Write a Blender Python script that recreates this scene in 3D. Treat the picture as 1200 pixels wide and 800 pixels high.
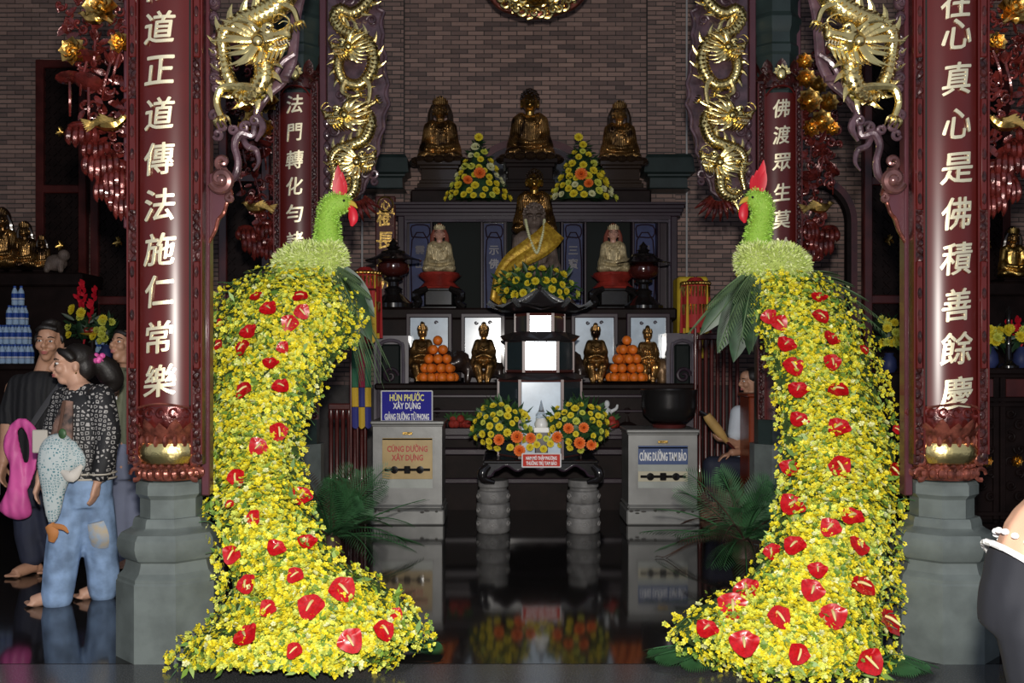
import bpy, math, random
import numpy as np
from mathutils import Vector, Matrix, Euler
for _o in list(bpy.data.objects): bpy.data.objects.remove(_o)
SC = bpy.context.scene
COL = SC.collection
R = math.radians
random.seed(7)
V = Vector

# ------------------------------------------------------------------ camera, sky, light, exposure
F, CX, CY, EX, EZ = 1166.667, 592.0, 425.0, -0.26, 1.45      # focal length in px, principal point, eye x and height
cam_d = bpy.data.cameras.new('camera'); cam = bpy.data.objects.new('camera', cam_d); COL.objects.link(cam)
cam_d.sensor_width = 36; cam_d.lens = 35; cam_d.shift_x = 8/1200; cam_d.shift_y = 25/1200
cam_d.clip_start = 0.05; cam_d.clip_end = 100
cam.location = (EX, 0, EZ); cam.rotation_euler = (R(90), 0, 0)
SC.camera = cam
wd = bpy.data.worlds.new('overcast_sky'); SC.world = wd; wd.use_nodes = True
wd.node_tree.nodes['Background'].inputs[0].default_value = (0.72, 0.80, 1.0, 1)
wd.node_tree.nodes['Background'].inputs[1].default_value = 0.42
fl = bpy.data.lights.new('camera_flash', 'AREA'); fl.shape = 'DISK'; fl.size = 0.12; fl.energy = 340; fl.color = (1, 0.95, 0.88)
flo = bpy.data.objects.new('camera_flash', fl); COL.objects.link(flo)
flo.location = (EX+0.02, -0.05, EZ+0.32); flo.rotation_euler = (R(92), 0, 0)
SC.view_settings.view_transform = 'Standard'; SC.view_settings.look = 'None'
SC.view_settings.gamma = 1; SC.view_settings.use_curve_mapping = False
SC.view_settings.exposure = 0.0

# ------------------------------------------------------------------ helpers
def W(px, py, Y):
    """point of the place that the photograph shows at (px, py), standing Y metres from the lens"""
    return V(((px-CX)*Y/F+EX, Y, EZ-(py-CY)*Y/F))
def cr(pts, seg):
    """Catmull-Rom through tuples of any length"""
    P = [np.array(p, float) for p in pts]
    if len(P) == 2: return [P[0]*(1-t)+P[1]*t for t in np.linspace(0, 1, seg+1)]
    P = [2*P[0]-P[1]] + P + [2*P[-1]-P[-2]]
    out = []
    for i in range(1, len(P)-2):
        a, b, c, d = P[i-1:i+3]
        for k in range(seg):
            t = k/seg
            out.append(.5*((2*b)+(c-a)*t+(2*a-5*b+4*c-d)*t*t+(3*b-a-3*c+d)*t**3))
    out.append(P[-2])
    return out
MIR = False
PI = {}
class MB:
    def __init__(s): s.v = []; s.f = []; s.mi = []; s.cm = 0
    def add(s, vs, fs, T=None):
        b = len(s.v)
        if T is not None: s.v += [tuple(T @ V(p)) for p in vs]
        else: s.v += [tuple(p) for p in vs]
        s.f += [tuple(i+b for i in f) for f in fs]; s.mi += [s.cm]*len(fs)
        return s
    def m(s, i): s.cm = i; return s
    def box(s, x0, x1, y0, y1, z0, z1, ch=0, T=None):
        if x1 < x0: x0, x1 = x1, x0
        if y1 < y0: y0, y1 = y1, y0
        if z1 < z0: z0, z1 = z1, z0
        ch = min(ch, (x1-x0)*.49, (y1-y0)*.49, (z1-z0)*.49)
        if ch <= 0:
            vs = [(x, y, z) for z in (z0, z1) for y in (y0, y1) for x in (x0, x1)]
            return s.add(vs, [(0,2,3,1), (4,5,7,6), (0,1,5,4), (2,6,7,3), (0,4,6,2), (1,3,7,5)], T)
        vs, idx = [], {}
        X, Y, Z = (x0, x1), (y0, y1), (z0, z1); sg = (1, -1)
        for i in (0, 1):
            for j in (0, 1):
                for k in (0, 1):
                    for a in range(3):
                        p = [X[i], Y[j], Z[k]]
                        for b, q in ((0, i), (1, j), (2, k)):
                            if b != a: p[b] += sg[q]*ch
                        idx[(i, j, k, a)] = len(vs); vs.append(tuple(p))
        fs = []
        for a in range(3):
            b, c = [(1, 2), (0, 2), (0, 1)][a]
            for e in (0, 1):
                q = []
                for (u, w) in ((0, 0), (1, 0), (1, 1), (0, 1)):
                    k = [0, 0, 0]; k[a] = e; k[b] = u; k[c] = w; q.append(idx[(*k, a)])
                fs.append(tuple(q if (e == 1) ^ (a == 1) else q[::-1]))
        for a in range(3):
            b, c = [(1, 2), (0, 2), (0, 1)][a]
            for u in (0, 1):
                for w in (0, 1):
                    q = []
                    for e, t in ((0, b), (1, b), (1, c), (0, c)):
                        k = [0, 0, 0]; k[a] = e; k[b] = u; k[c] = w; q.append(idx[(*k, t)])
                    fs.append(tuple(q if (u ^ w) ^ (a == 1) else q[::-1]))
        for i in (0, 1):
            for j in (0, 1):
                for k in (0, 1):
                    q = [idx[(i, j, k, a)] for a in range(3)]
                    fs.append(tuple(q if (i+j+k) % 2 else q[::-1]))
        return s.add(vs, fs, T)
    def cbox(s, c, d, ch=0, rot=None):
        T = Matrix.Translation(V(c)) @ (Euler(rot).to_matrix().to_4x4() if rot else Matrix())
        return s.box(-d[0]/2, d[0]/2, -d[1]/2, d[1]/2, -d[2]/2, d[2]/2, ch, T)
    def lathe(s, prof, n=16, c=(0, 0, 0), ph=0, sx=1, sy=1, T=None, cap=True, arc=None):
        vs, fs = [], []
        full = arc is None
        a0, a1 = (0, 2*math.pi) if full else arc
        m = n if full else n+1
        for r, z in prof:
            for i in range(m):
                a = ph+a0+(a1-a0)*i/n
                vs.append((c[0]+r*sx*math.cos(a), c[1]+r*sy*math.sin(a), c[2]+z))
        for k in range(len(prof)-1):
            for i in range(n):
                j = (i+1) % m
                fs.append((k*m+i, k*m+j, (k+1)*m+j, (k+1)*m+i))
        if cap:
            fs.append(tuple(range(m))[::-1]); fs.append(tuple((len(prof)-1)*m+i for i in range(m)))
        return s.add(vs, fs, T)
    def ell(s, c, r, nu=10, nv=7, rot=None):
        if not hasattr(r, '__len__'): r = (r, r, r)
        Rm = Euler(rot).to_matrix() if rot else None
        vs, fs = [], []
        def pt(x, y, z):
            p = V((x*r[0], y*r[1], z*r[2]))
            if Rm: p = Rm @ p
            return p+V(c)
        vs.append(pt(0, 0, -1))
        for j in range(1, nv):
            t = math.pi*j/nv-math.pi/2
            for i in range(nu):
                a = 2*math.pi*i/nu
                vs.append(pt(math.cos(t)*math.cos(a), math.cos(t)*math.sin(a), math.sin(t)))
        vs.append(pt(0, 0, 1))
        for i in range(nu): fs.append((0, 1+(i+1) % nu, 1+i))
        for j in range(nv-2):
            for i in range(nu):
                a, b = 1+j*nu+i, 1+j*nu+(i+1) % nu
                fs.append((a, b, b+nu, a+nu))
        L = len(vs)-1; o = 1+(nv-2)*nu
        for i in range(nu): fs.append((o+i, o+(i+1) % nu, L))
        return s.add(vs, fs)
    def tube(s, pts, rad, n=8, seg=5, fl=1.0, up=None):
        pts = [V(p) for p in pts]
        if not hasattr(rad, '__len__'): rad = [rad]*len(pts)
        if len(rad) != len(pts): rad = list(np.interp(np.linspace(0, 1, len(pts)), np.linspace(0, 1, len(rad)), rad))
        q = cr([(*p, r) for p, r in zip(pts, rad)], seg)
        C = [V(p[:3]) for p in q]; rr = [max(1e-4, p[3]) for p in q]
        ups = V(up) if up else V((0, -1, 0))
        nrm, vs, fs = None, [], []
        for i, p in enumerate(C):
            t = (C[min(i+1, len(C)-1)]-C[max(i-1, 0)])
            t = t.normalized() if t.length > 1e-9 else V((0, 0, 1))
            if nrm is None or up:
                w = ups if up or abs(ups.dot(t)) < .95 else V((1, 0, 0))
                if abs(w.normalized().dot(t)) > .98: w = V((.3, .4, .8))
            else: w = nrm
            nrm = (w-t*w.dot(t)).normalized(); b = t.cross(nrm)
            for k in range(n):
                a = 2*math.pi*k/n
                vs.append(p+(nrm*math.cos(a)*fl+b*math.sin(a))*rr[i])
        for i in range(len(C)-1):
            for k in range(n):
                l = (k+1) % n
                fs.append((i*n+k, i*n+l, (i+1)*n+l, (i+1)*n+k))
        fs.append(tuple(range(n))[::-1]); fs.append(tuple((len(C)-1)*n+k for k in range(n)))
        return s.add(vs, fs)
    def limb(s, p0, r0, p1, r1, n=12):
        s.tube([p0, p1], [r0, r1], n, 3); s.ell(p0, r0, n, 8); s.ell(p1, r1, n, 8); return s
    def chain(s, pr, n=12):
        for a, b in zip(pr, pr[1:]): s.limb(a[0], a[1], b[0], b[1], n)
        return s
    def prism(s, poly, y0, y1):
        n = len(poly)
        vs = [(p[0], y0, p[1]) for p in poly]+[(p[0], y1, p[1]) for p in poly]
        fs = [tuple(range(n)), tuple(range(2*n-1, n-1, -1))]
        fs += [(i, i+n, (i+1) % n+n, (i+1) % n) for i in range(n)]
        return s.add(vs, fs)
    def leaf(s, base, tip, w, nrm=(0, -1, 0), bend=0.0, n=5, fold=.25, prof=None):
        b, t = V(base), V(tip); d = t-b; L = d.length
        if L < 1e-6: return s
        d /= L; nn = V(nrm); nn = nn-d*nn.dot(d)
        if nn.length < 1e-4: nn = V((.2, .5, .8)); nn = nn-d*nn.dot(d)
        nn.normalize(); sd = d.cross(nn)
        vs, fs = [], []
        for i in range(n+1):
            u = i/n; ww = w*.5*(prof(u) if prof else math.sin(math.pi*min(1, .12+u*.88))**.8 if u < 1 else 0.02)
            c = b+d*L*u+nn*bend*L*math.sin(math.pi*u*.5)**2*-1
            vs += [c-sd*ww+nn*ww*fold, c, c+sd*ww+nn*ww*fold]
        for i in range(n):
            a = i*3
            fs += [(a, a+1, a+4, a+3), (a+1, a+2, a+5, a+4)]
        return s.add(vs, fs)
    def grid(s, P):
        """P[row][col] points"""
        n, m = len(P), len(P[0])
        return s.add([p for r in P for p in r], [(i*m+j, i*m+j+1, (i+1)*m+j+1, (i+1)*m+j) for i in range(n-1) for j in range(m-1)])
    def mesh(s, mirror=None):
        mirror = MIR if mirror is None else mirror
        v = [(-a, b, c) for a, b, c in s.v] if mirror else s.v
        f = [t[::-1] for t in s.f] if mirror else s.f
        me = bpy.data.meshes.new('m'); me.from_pydata(v, [], f)
        return me
    def build(s, name, mat, parent=None, smooth=True, mirror=None, ang=40):
        me = s.mesh(mirror)
        return link(name, me, mat, parent, smooth, s.mi, ang)
    def fuse(s, name, mat, parent=None, voxel=.01, sm=4, mirror=None, sub=None):
        me = bake(s.mesh(mirror), voxel, sm)
        return link(name, me, mat, parent, True, None, 180)
def link(name, me, mat, parent=None, smooth=True, mi=None, ang=40):
    me.name = name
    for x in (mat if isinstance(mat, (list, tuple)) else [mat]): me.materials.append(x)
    if mi is not None and isinstance(mat, (list, tuple)): me.polygons.foreach_set('material_index', mi)
    if smooth:
        me.polygons.foreach_set('use_smooth', [True]*len(me.polygons))
        if ang < 180:
            try: me.set_sharp_from_angle(angle=R(ang))
            except Exception: pass
    o = bpy.data.objects.new(name, me); COL.objects.link(o)
    if parent is not None: adopt(o, parent)
    return o
def adopt(o, parent):
    o.parent = parent
    if parent.name in PI: o.matrix_parent_inverse = PI[parent.name]
TS = bpy.data.scenes.new('bake_scene')
def bake(me, voxel=None, sm=0, obj=None):
    o = obj or bpy.data.objects.new('tmp', me)
    TS.collection.objects.link(o)
    if voxel:
        md = o.modifiers.new('r', 'REMESH'); md.mode = 'VOXEL'; md.voxel_size = voxel
        if sm:
            sd = o.modifiers.new('s', 'SMOOTH'); sd.iterations = sm; sd.factor = .5
    vl = TS.view_layers[0]; vl.update(); dg = vl.depsgraph; dg.update()
    out = bpy.data.meshes.new_from_object(o.evaluated_get(dg))
    d = o.data; bpy.data.objects.remove(o)
    return out
def tag(o, label, cat, group=None, kind=None):
    if label: o['label'] = label
    if cat: o['category'] = cat
    if group: o['group'] = group
    if kind: o['kind'] = kind
    return o
def thing(name, loc, label, cat, group=None, rz=None, mirror=None):
    """an Empty at the thing's base. rz None: its parts are given in world coordinates, else in local ones"""
    o = bpy.data.objects.new(name, None); COL.objects.link(o); o.empty_display_size = .05
    l = V(loc)
    if (MIR if mirror is None else mirror): l.x = -l.x
    o.location = l
    if rz is None: PI[o.name] = Matrix.Translation(-l)
    else: o.rotation_euler = (0, 0, rz)
    return tag(o, label, cat, group)
def struct(o): o['kind'] = 'structure'; return o
def copytree(o, parent=None):
    c = o.copy(); COL.objects.link(c)
    if parent is not None: c.parent = parent
    for ch in list(o.children): copytree(ch, c)
    return c
_tc = {}
def text_mesh(t, size, depth=.01, bold=.0, w=None, shear=0.0):
    """lettering standing in the XZ plane, facing -Y, centred on the origin"""
    k = (t, size, depth, bold, w, shear)
    c = bpy.data.curves.new('t', 'FONT'); c.body = t; c.size = size; c.extrude = depth/2; c.offset = bold*size; c.resolution_u = 2
    c.align_x = 'CENTER'; c.shear = shear
    me = bake(None, obj=bpy.data.objects.new('t', c))
    n = len(me.vertices); a = np.zeros(n*3); me.vertices.foreach_get('co', a); a = a.reshape(-1, 3)
    lo, hi = a.min(0), a.max(0); mid = (lo+hi)/2
    sx = 1 if not w else w/(hi[0]-lo[0])
    b = np.stack([(a[:, 0]-mid[0])*sx, -(a[:, 2]-mid[2]), a[:, 1]-mid[1]], 1)
    me.vertices.foreach_set('co', b.ravel()); me.update()
    return me
def text(name, t, loc, size, mat, parent, depth=.006, bold=.0, w=None, shear=0.0, rz=0, heavy=0):
    me = text_mesh(t, size, depth, bold, w, shear)
    if heavy:
        import bmesh
        bm = bmesh.new()
        for dx, dz, dy in ((0, 0, 0), (1, 0, -.0002), (-1, 0, -.0004), (0, 1, -.0006), (0, -1, -.0008)):
            m2 = me.copy(); m2.transform(Matrix.Translation((dx*heavy*size, dy, dz*heavy*size))); bm.from_mesh(m2); bpy.data.meshes.remove(m2)
        bm.to_mesh(me); bm.free()
    me.transform(Matrix.Translation(V(loc)) @ Matrix.Rotation(rz, 4, 'Z'))
    return link(name, me, mat, parent, False)

# ------------------------------------------------------------------ materials
def mat(name, col, rough=.5, metal=0, var=0, scale=6, bump=0, bscale=30, col2=None, coat=0, spec=.5, tex='noise', alpha=1, trans=0, emit=0, island=0):
    m = bpy.data.materials.new(name); m.use_nodes = True; N = m.node_tree.nodes; L = m.node_tree.links
    p = N['Principled BSDF']; p.inputs['Roughness'].default_value = rough; p.inputs['Metallic'].default_value = metal
    p.inputs['Specular IOR Level'].default_value = spec; p.inputs['Coat Weight'].default_value = coat; p.inputs['Coat Roughness'].default_value = .08
    if trans: p.inputs['Transmission Weight'].default_value = trans
    if emit: p.inputs['Emission Color'].default_value = (*col, 1); p.inputs['Emission Strength'].default_value = emit
    p.inputs['Base Color'].default_value = (*col, 1)
    tc = N.new('ShaderNodeTexCoord')
    def T(kind, sc):
        if kind == 'voronoi': t = N.new('ShaderNodeTexVoronoi'); out = t.outputs['Distance']
        elif kind == 'wave': t = N.new('ShaderNodeTexWave'); t.inputs['Distortion'].default_value = 4; t.inputs['Detail'].default_value = 2; out = t.outputs['Fac']
        else: t = N.new('ShaderNodeTexNoise'); t.inputs['Detail'].default_value = 5; out = t.outputs['Fac']
        t.inputs['Scale'].default_value = sc; L.new(tc.outputs['Object'], t.inputs['Vector']); return out
    if var or col2 or island:
        c2 = col2 or tuple(max(0, min(1, c*(1-var))) for c in col); c1 = col if col2 else tuple(min(1, c*(1+var)) for c in col)
        r = N.new('ShaderNodeValToRGB'); r.color_ramp.elements[0].color = (*c1, 1); r.color_ramp.elements[1].color = (*c2, 1)
        if island:
            g = N.new('ShaderNodeNewGeometry'); o = g.outputs['Random Per Island']
            ad = N.new('ShaderNodeMath'); ad.operation = 'MULTIPLY_ADD'; ad.inputs[1].default_value = .75; L.new(o, ad.inputs[0])
            n2 = T('noise', scale); ml = N.new('ShaderNodeMath'); ml.operation = 'MULTIPLY'; ml.inputs[1].default_value = .25; L.new(n2, ml.inputs[0]); L.new(ml.outputs[0], ad.inputs[2])
            L.new(ad.outputs[0], r.inputs[0])
        else:
            r.color_ramp.elements[0].position = .35; r.color_ramp.elements[1].position = .65
            L.new(T('noise', scale), r.inputs[0])
        L.new(r.outputs[0], p.inputs['Base Color'])
        m['ramp'] = r.name
    if bump:
        b = N.new('ShaderNodeBump'); b.inputs['Strength'].default_value = bump; b.inputs['Distance'].default_value = .01
        L.new(T(tex, bscale), b.inputs['Height']); L.new(b.outputs[0], p.inputs['Normal'])
    return m
gold = mat('gilt_gold', (.95, .72, .30), .25, 1, var=.14, scale=9, bump=.25, bscale=55)
gold_scale = mat('gilt_scales', (.92, .66, .24), .22, 1, bump=.6, bscale=60, tex='voronoi', var=.12)
gold_old = mat('aged_gold', (.66, .42, .12), .3, 1, var=.45, scale=14, bump=.3, bscale=40)
gold_pale = mat('pale_gilt_lettering', (.93, .84, .58), .38, .75)
bronze = mat('dark_gilt_bronze', (.30, .17, .06), .3, .9, var=.5, scale=10, bump=.35, bscale=30, tex='wave')
blackl = mat('black_lacquer', (.012, .010, .010), .16, 0, coat=.5)
dkwood = mat('dark_stained_wood', (.013, .007, .0065), .55, 0, var=.35, scale=5, bump=.1, spec=.14)
redwood = mat('dark_red_wood', (.085, .016, .014), .3, 0, var=.25, coat=.3, bump=.05)
lacq = mat('red_lacquer', (.085, .007, .005), .33, 0, var=.12, scale=3, spec=.55)
carvd = mat('dark_carved_strip', (.045, .009, .008), .32, .1, var=.6, scale=22, bump=.5, bscale=60, coat=.2)
carv = mat('carved_red_brown', (.10, .014, .011), .22, .25, var=.55, scale=18, bump=.4, bscale=45, coat=.4)
carv2 = mat('carved_dark_purple', (.085, .046, .058), .3, .1, var=.4, scale=14, bump=.3, bscale=40, coat=.4)
copperc = mat('copper_red_lacquer', (.22, .065, .045), .24, .5, var=.55, scale=20, bump=.4, bscale=40)
mauve = mat('mauve_lacquer_board', (.085, .024, .032), .32, 0, var=.10, coat=.3)
purple = mat('aubergine_lacquer', (.030, .016, .026), .4, 0, var=.15, coat=.1, spec=.35)
stone = mat('grey_green_stone', (.118, .138, .132), .36, 0, var=.18, scale=7, bump=.06, bscale=60)
greenp = mat('dark_green_paint', (.022, .036, .034), .4, 0, var=.15)
# ------------------------------------------------------------------ the setting
def granite(name, base, fleck, rough):
    m = mat(name, base, rough, 0); N = m.node_tree.nodes; L = m.node_tree.links; p = N['Principled BSDF']
    tc = N.new('ShaderNodeTexCoord'); t = N.new('ShaderNodeTexNoise'); t.inputs['Scale'].default_value = 140; t.inputs['Detail'].default_value = 3
    r = N.new('ShaderNodeValToRGB'); r.color_ramp.elements[0].position = .45; r.color_ramp.elements[1].position = .72
    r.color_ramp.elements[0].color = (*base, 1); r.color_ramp.elements[1].color = (*fleck, 1)
    L.new(tc.outputs['Object'], t.inputs['Vector']); L.new(t.outputs['Fac'], r.inputs[0]); L.new(r.outputs[0], p.inputs['Base Color'])
    return m
flr = granite('polished_dark_granite', (.010, .009, .009), (.028, .026, .026), .07)
flr2 = granite('grey_granite', (.045, .047, .050), (.13, .13, .135), .16)
struct(MB().box(-8, 8, 4.80, 13.2, -.2, 0).build('floor', flr, smooth=False))
struct(MB().box(-8, 8, -6, 4.79, -.2, 0).build('trim_1', flr2, smooth=False))
mortar = mat('brick_mortar', (.085, .078, .076), .85, 0, var=.2, bump=.2, bscale=80)
brickm = mat('brown_brick', (.46, .30, .255), .8, 0, col2=(.17, .118, .11), island=1, scale=20, bump=.3, bscale=70)
plaster = mat('dark_grey_plaster', (.045, .043, .045), .8, 0, var=.2)
ceilm = mat('dark_timber_ceiling', (.030, .018, .014), .6, 0, var=.3)
YB = 12.72
back = MB().box(-7.2, 7.2, YB, YB+.25, 0, 6.9)
for s in (-1, 1): back.box(s*1.545, s*1.905, YB-.07, YB+.01, 0, 6.9)
back = struct(back.build('wall_back', mortar, smooth=False))
bl, bh, jt = .20, .048, .010
bm1 = MB().box(-bl/2, bl/2, -.014, .012, -bh/2, bh/2, .003).mesh(False); bm1.materials.append(brickm)
rest = MB(); cand = []
rnd = random.Random(3)
for r in range(20, 118):
    z = r*(bh+jt)+.03
    if z > 6.8: break
    off = (bl+jt)/2 if r % 2 else 0
    segs = [(-7.1, -1.91, YB), (-1.90, -1.55, YB-.07), (-1.54, 1.54, YB), (1.55, 1.90, YB-.07), (1.91, 7.1, YB)]
    for x0, x1, y in segs:
        x = x0-((x0+off) % (bl+jt)) if x1-x0 > .5 else x0-(bl/2 if r % 2 else 0)
        while x < x1:
            a, b = max(x, x0), min(x+bl, x1)
            if b-a > .02:
                dy = rnd.uniform(-.004, .004)
                if a == x and b == x+bl and y == YB and abs((a+b)/2) < 1.54: cand.append(((a+b)/2, y+dy, z))
                else: rest.box(a, b, y-.014+dy, y+.012, z-bh/2+rnd.uniform(0, .004), z+bh/2-rnd.uniform(0, .004))
            x += bl+jt
cand.sort(key=lambda c: abs(c[0])*.6+abs(c[2]-5.0))
bi = mat('brown_brick_single', (.46, .30, .255), .8, 0, col2=(.17, .118, .11), var=.3, scale=20, bump=.3, bscale=70)
_N = bi.node_tree.nodes; _L = bi.node_tree.links; _oi = _N.new('ShaderNodeObjectInfo'); _L.new(_oi.outputs['Random'], _N[bi['ramp']].inputs[0])
_N[bi['ramp']].color_ramp.elements[0].position = 0; _N[bi['ramp']].color_ramp.elements[1].position = 1
bm1.materials.clear(); bm1.materials.append(bi)
for i, (x, y, z) in enumerate(cand):
    if i < 300:
        o = bpy.data.objects.new('brick', bm1); COL.objects.link(o); o.location = (x, y, z); o.parent = back
    else: rest.box(x-bl/2, x+bl/2, y-.014, y+.012, z-bh/2, z+bh/2)
o = rest.build('brickwork', brickm, back, smooth=False); o['kind'] = 'stuff'
struct(MB().box(-7.3, -7.1, 3.6, 13.2, 0, 6.9).build('wall_left', plaster, smooth=False))
struct(MB().box(7.1, 7.3, 3.6, 13.2, 0, 6.9).build('wall_right', plaster, smooth=False))
struct(MB().box(-7.3, 7.3, 3.6, 13.2, 6.9, 7.1).build('ceiling', ceilm, smooth=False))
wht = mat('white_conduit', (.55, .55, .56), .5)
# green beam ends on the back wall with a thin conduit under each
k = 0
for s in (-1, 1):
    MIR = s > 0; k += 1
    b = MB(); x0, x1, y0, y1 = -2.03, -1.50, YB-.42, YB-.07
    pr = [(.0, 3.60), (.03, 3.62), (.035, 3.74), (.0, 3.76), (-.0, 3.78), (-.05, 3.80), (-.03, 3.98), (0, 4.03)]
    for (d0, z0), (d1, z1) in zip(pr, pr[1:]):
        b.add([(x0+d0, y0+d0, z0), (x1-d0, y0+d0, z0), (x1-d0, y1, z0), (x0+d0, y1, z0), (x0+d1, y0+d1, z1), (x1-d1, y0+d1, z1), (x1-d1, y1, z1), (x0+d1, y1, z1)],
              [(0, 1, 5, 4), (1, 2, 6, 5), (2, 3, 7, 6), (3, 0, 4, 7)] + ([(3, 2, 1, 0)] if z0 == 3.60 else []) + ([(4, 5, 6, 7)] if z1 == 4.03 else []))
    t = struct(b.build('trim_%d' % (k+1), greenp, smooth=False))
    c = MB().tube([(-2.05, YB-.05, 6.5), (-2.05, YB-.05, 4.1)] if s > 0 else [(-2.08, YB-.05, 3.7), (-2.08, YB-.05, 2.0)], .012, 6, 2)
    if s > 0: c.tube([(-2.05, YB-.05, 3.7), (-2.05, YB-.05, 2.0)], .012, 6, 2)
    o = c.build('wall_conduit', wht); tag(o, 'thin white conduit running down the bricks %s' % ('right of the altar screen' if s > 0 else 'left of the altar screen'), 'conduit')
MIR = False
# ------------------------------------------------------------------ columns and their couplet boards
CXN, CYN, CYM = 1.945, 5.03, 8.07
side_word = {-1: 'left', 1: 'right'}
def basis(d, up=(0, -1, 0)):
    """matrix whose x axis is d and z axis is close to 'up'"""
    x = V(d).normalized(); u = V(up); y = u.cross(x)
    if y.length < 1e-4: y = V((0, 0, 1)).cross(x)
    y.normalize(); z = x.cross(y)
    return Matrix((x, y, z)).transposed()
def near_column(s):
    cx = -CXN
    t = thing('temple_column', (cx, CYN, 0), '%s front temple column on a tall grey octagonal stone base' % ('left' if s < 0 else 'right'), 'column', 'front temple columns')
    a8 = R(22.5); q = .915/math.cos(a8)
    pl = [(.265, 0), (.265, .375), (.258, .385)]
    MB().lathe([(r*q, z) for r, z in pl], 8, (cx, CYN, 0), a8).build('plinth', stone, t, ang=20)
    mo = [(.258, .385), (.258, .40), (.232, .425), (.222, .455), (.218, .475), (.238, .488), (.254, .515), (.262, .548), (.258, .585), (.240, .612), (.205, .628), (.188, .640), (.184, .668), (.176, .684)]
    MB().lathe([(r*q, z) for r, z in mo], 8, (cx, CYN, 0), a8).build('moulding', stone, t, ang=25)
    nk = [(.152, .684), (.152, .775), (.160, .786), (.172, .798), (.172, .846), (.160, .862)]
    MB().lathe([(r*q, z) for r, z in nk], 8, (cx, CYN, 0), a8).build('column_neck', stone, t, ang=25)
    MB().lathe([(.135*q, .862), (.135*q, 6.9)], 8, (cx, CYN, 0), a8).build('shaft', greenp, t, ang=20)
def curved_panel(mb, cx, cy, r, half, z0, z1, th=.012, n=14):
    """convex board: arc of radius r, half angle half, facing -Y"""
    o, i = [], []
    for k in range(n+1):
        a = -half+2*half*k/n
        o.append((cx+r*math.sin(a), cy-r*math.cos(a))); i.append((cx+(r-th)*math.sin(a), cy-(r-th)*math.cos(a)))
    loop = o+i[::-1]; m = len(loop)
    vs = [(x, y, z0) for x, y in loop]+[(x, y, z1) for x, y in loop]
    fs = [tuple(range(m))[::-1], tuple(range(m, 2*m))]+[(k, (k+1) % m, (k+1) % m+m, k+m) for k in range(m)]
    return mb.add(vs, fs)
def wrap_text(name, ch, cx, cy, r, z, size, mt, parent, seed):
    """a character laid on the convex board"""
    rn = random.Random(seed)
    me = text_mesh(ch, size, .008, 0, None, .10)
    import bmesh
    bm = bmesh.new()
    for dx, dz, dy in ((0, 0, 0), (.016, .0, -.0004), (-.016, .004, -.0008), (.006, .014, -.0012), (-.006, -.014, -.0016)):
        m2 = me.copy(); m2.transform(Matrix.Translation((dx*size, dy, dz*size))); bm.from_mesh(m2); bpy.data.meshes.remove(m2)
    for q in np.arange(-size*.5, size*.5, size*.07):
        bmesh.ops.bisect_plane(bm, geom=bm.verts[:]+bm.edges[:]+bm.faces[:], plane_co=(q, 0, 0), plane_no=(1, 0, 0))
    bm.to_mesh(me); bm.free()
    n = len(me.vertices); a = np.zeros(n*3); me.vertices.foreach_get('co', a); a = a.reshape(-1, 3)
    x, y, zz = a[:, 0].copy(), a[:, 1].copy(), a[:, 2].copy()
    zz = zz+x*.10                                     # the rising strokes of a brush hand
    x = x*rn.uniform(.86, .98)+np.sin(zz*60)*.0015
    th = x/r; rr = r+.004-y
    b = np.stack([cx+rr*np.sin(th), cy-rr*np.cos(th), z+zz], 1)
    me.vertices.foreach_set('co', b.ravel()); me.update()
    return link(name, me, mt, parent, False)
def strip_carving(mb, x, y, z0, z1, w, seed):
    rn = random.Random(seed); z = z0
    while z < z1-.02:
        h = rn.uniform(.03, .06)
        mb.ell((x+rn.uniform(-.2, .2)*w, y, z+h/2), (w*.42, .012, h*.5), 6, 4, (0, rn.uniform(-.6, .6), 0))
        z += h*.85
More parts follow.
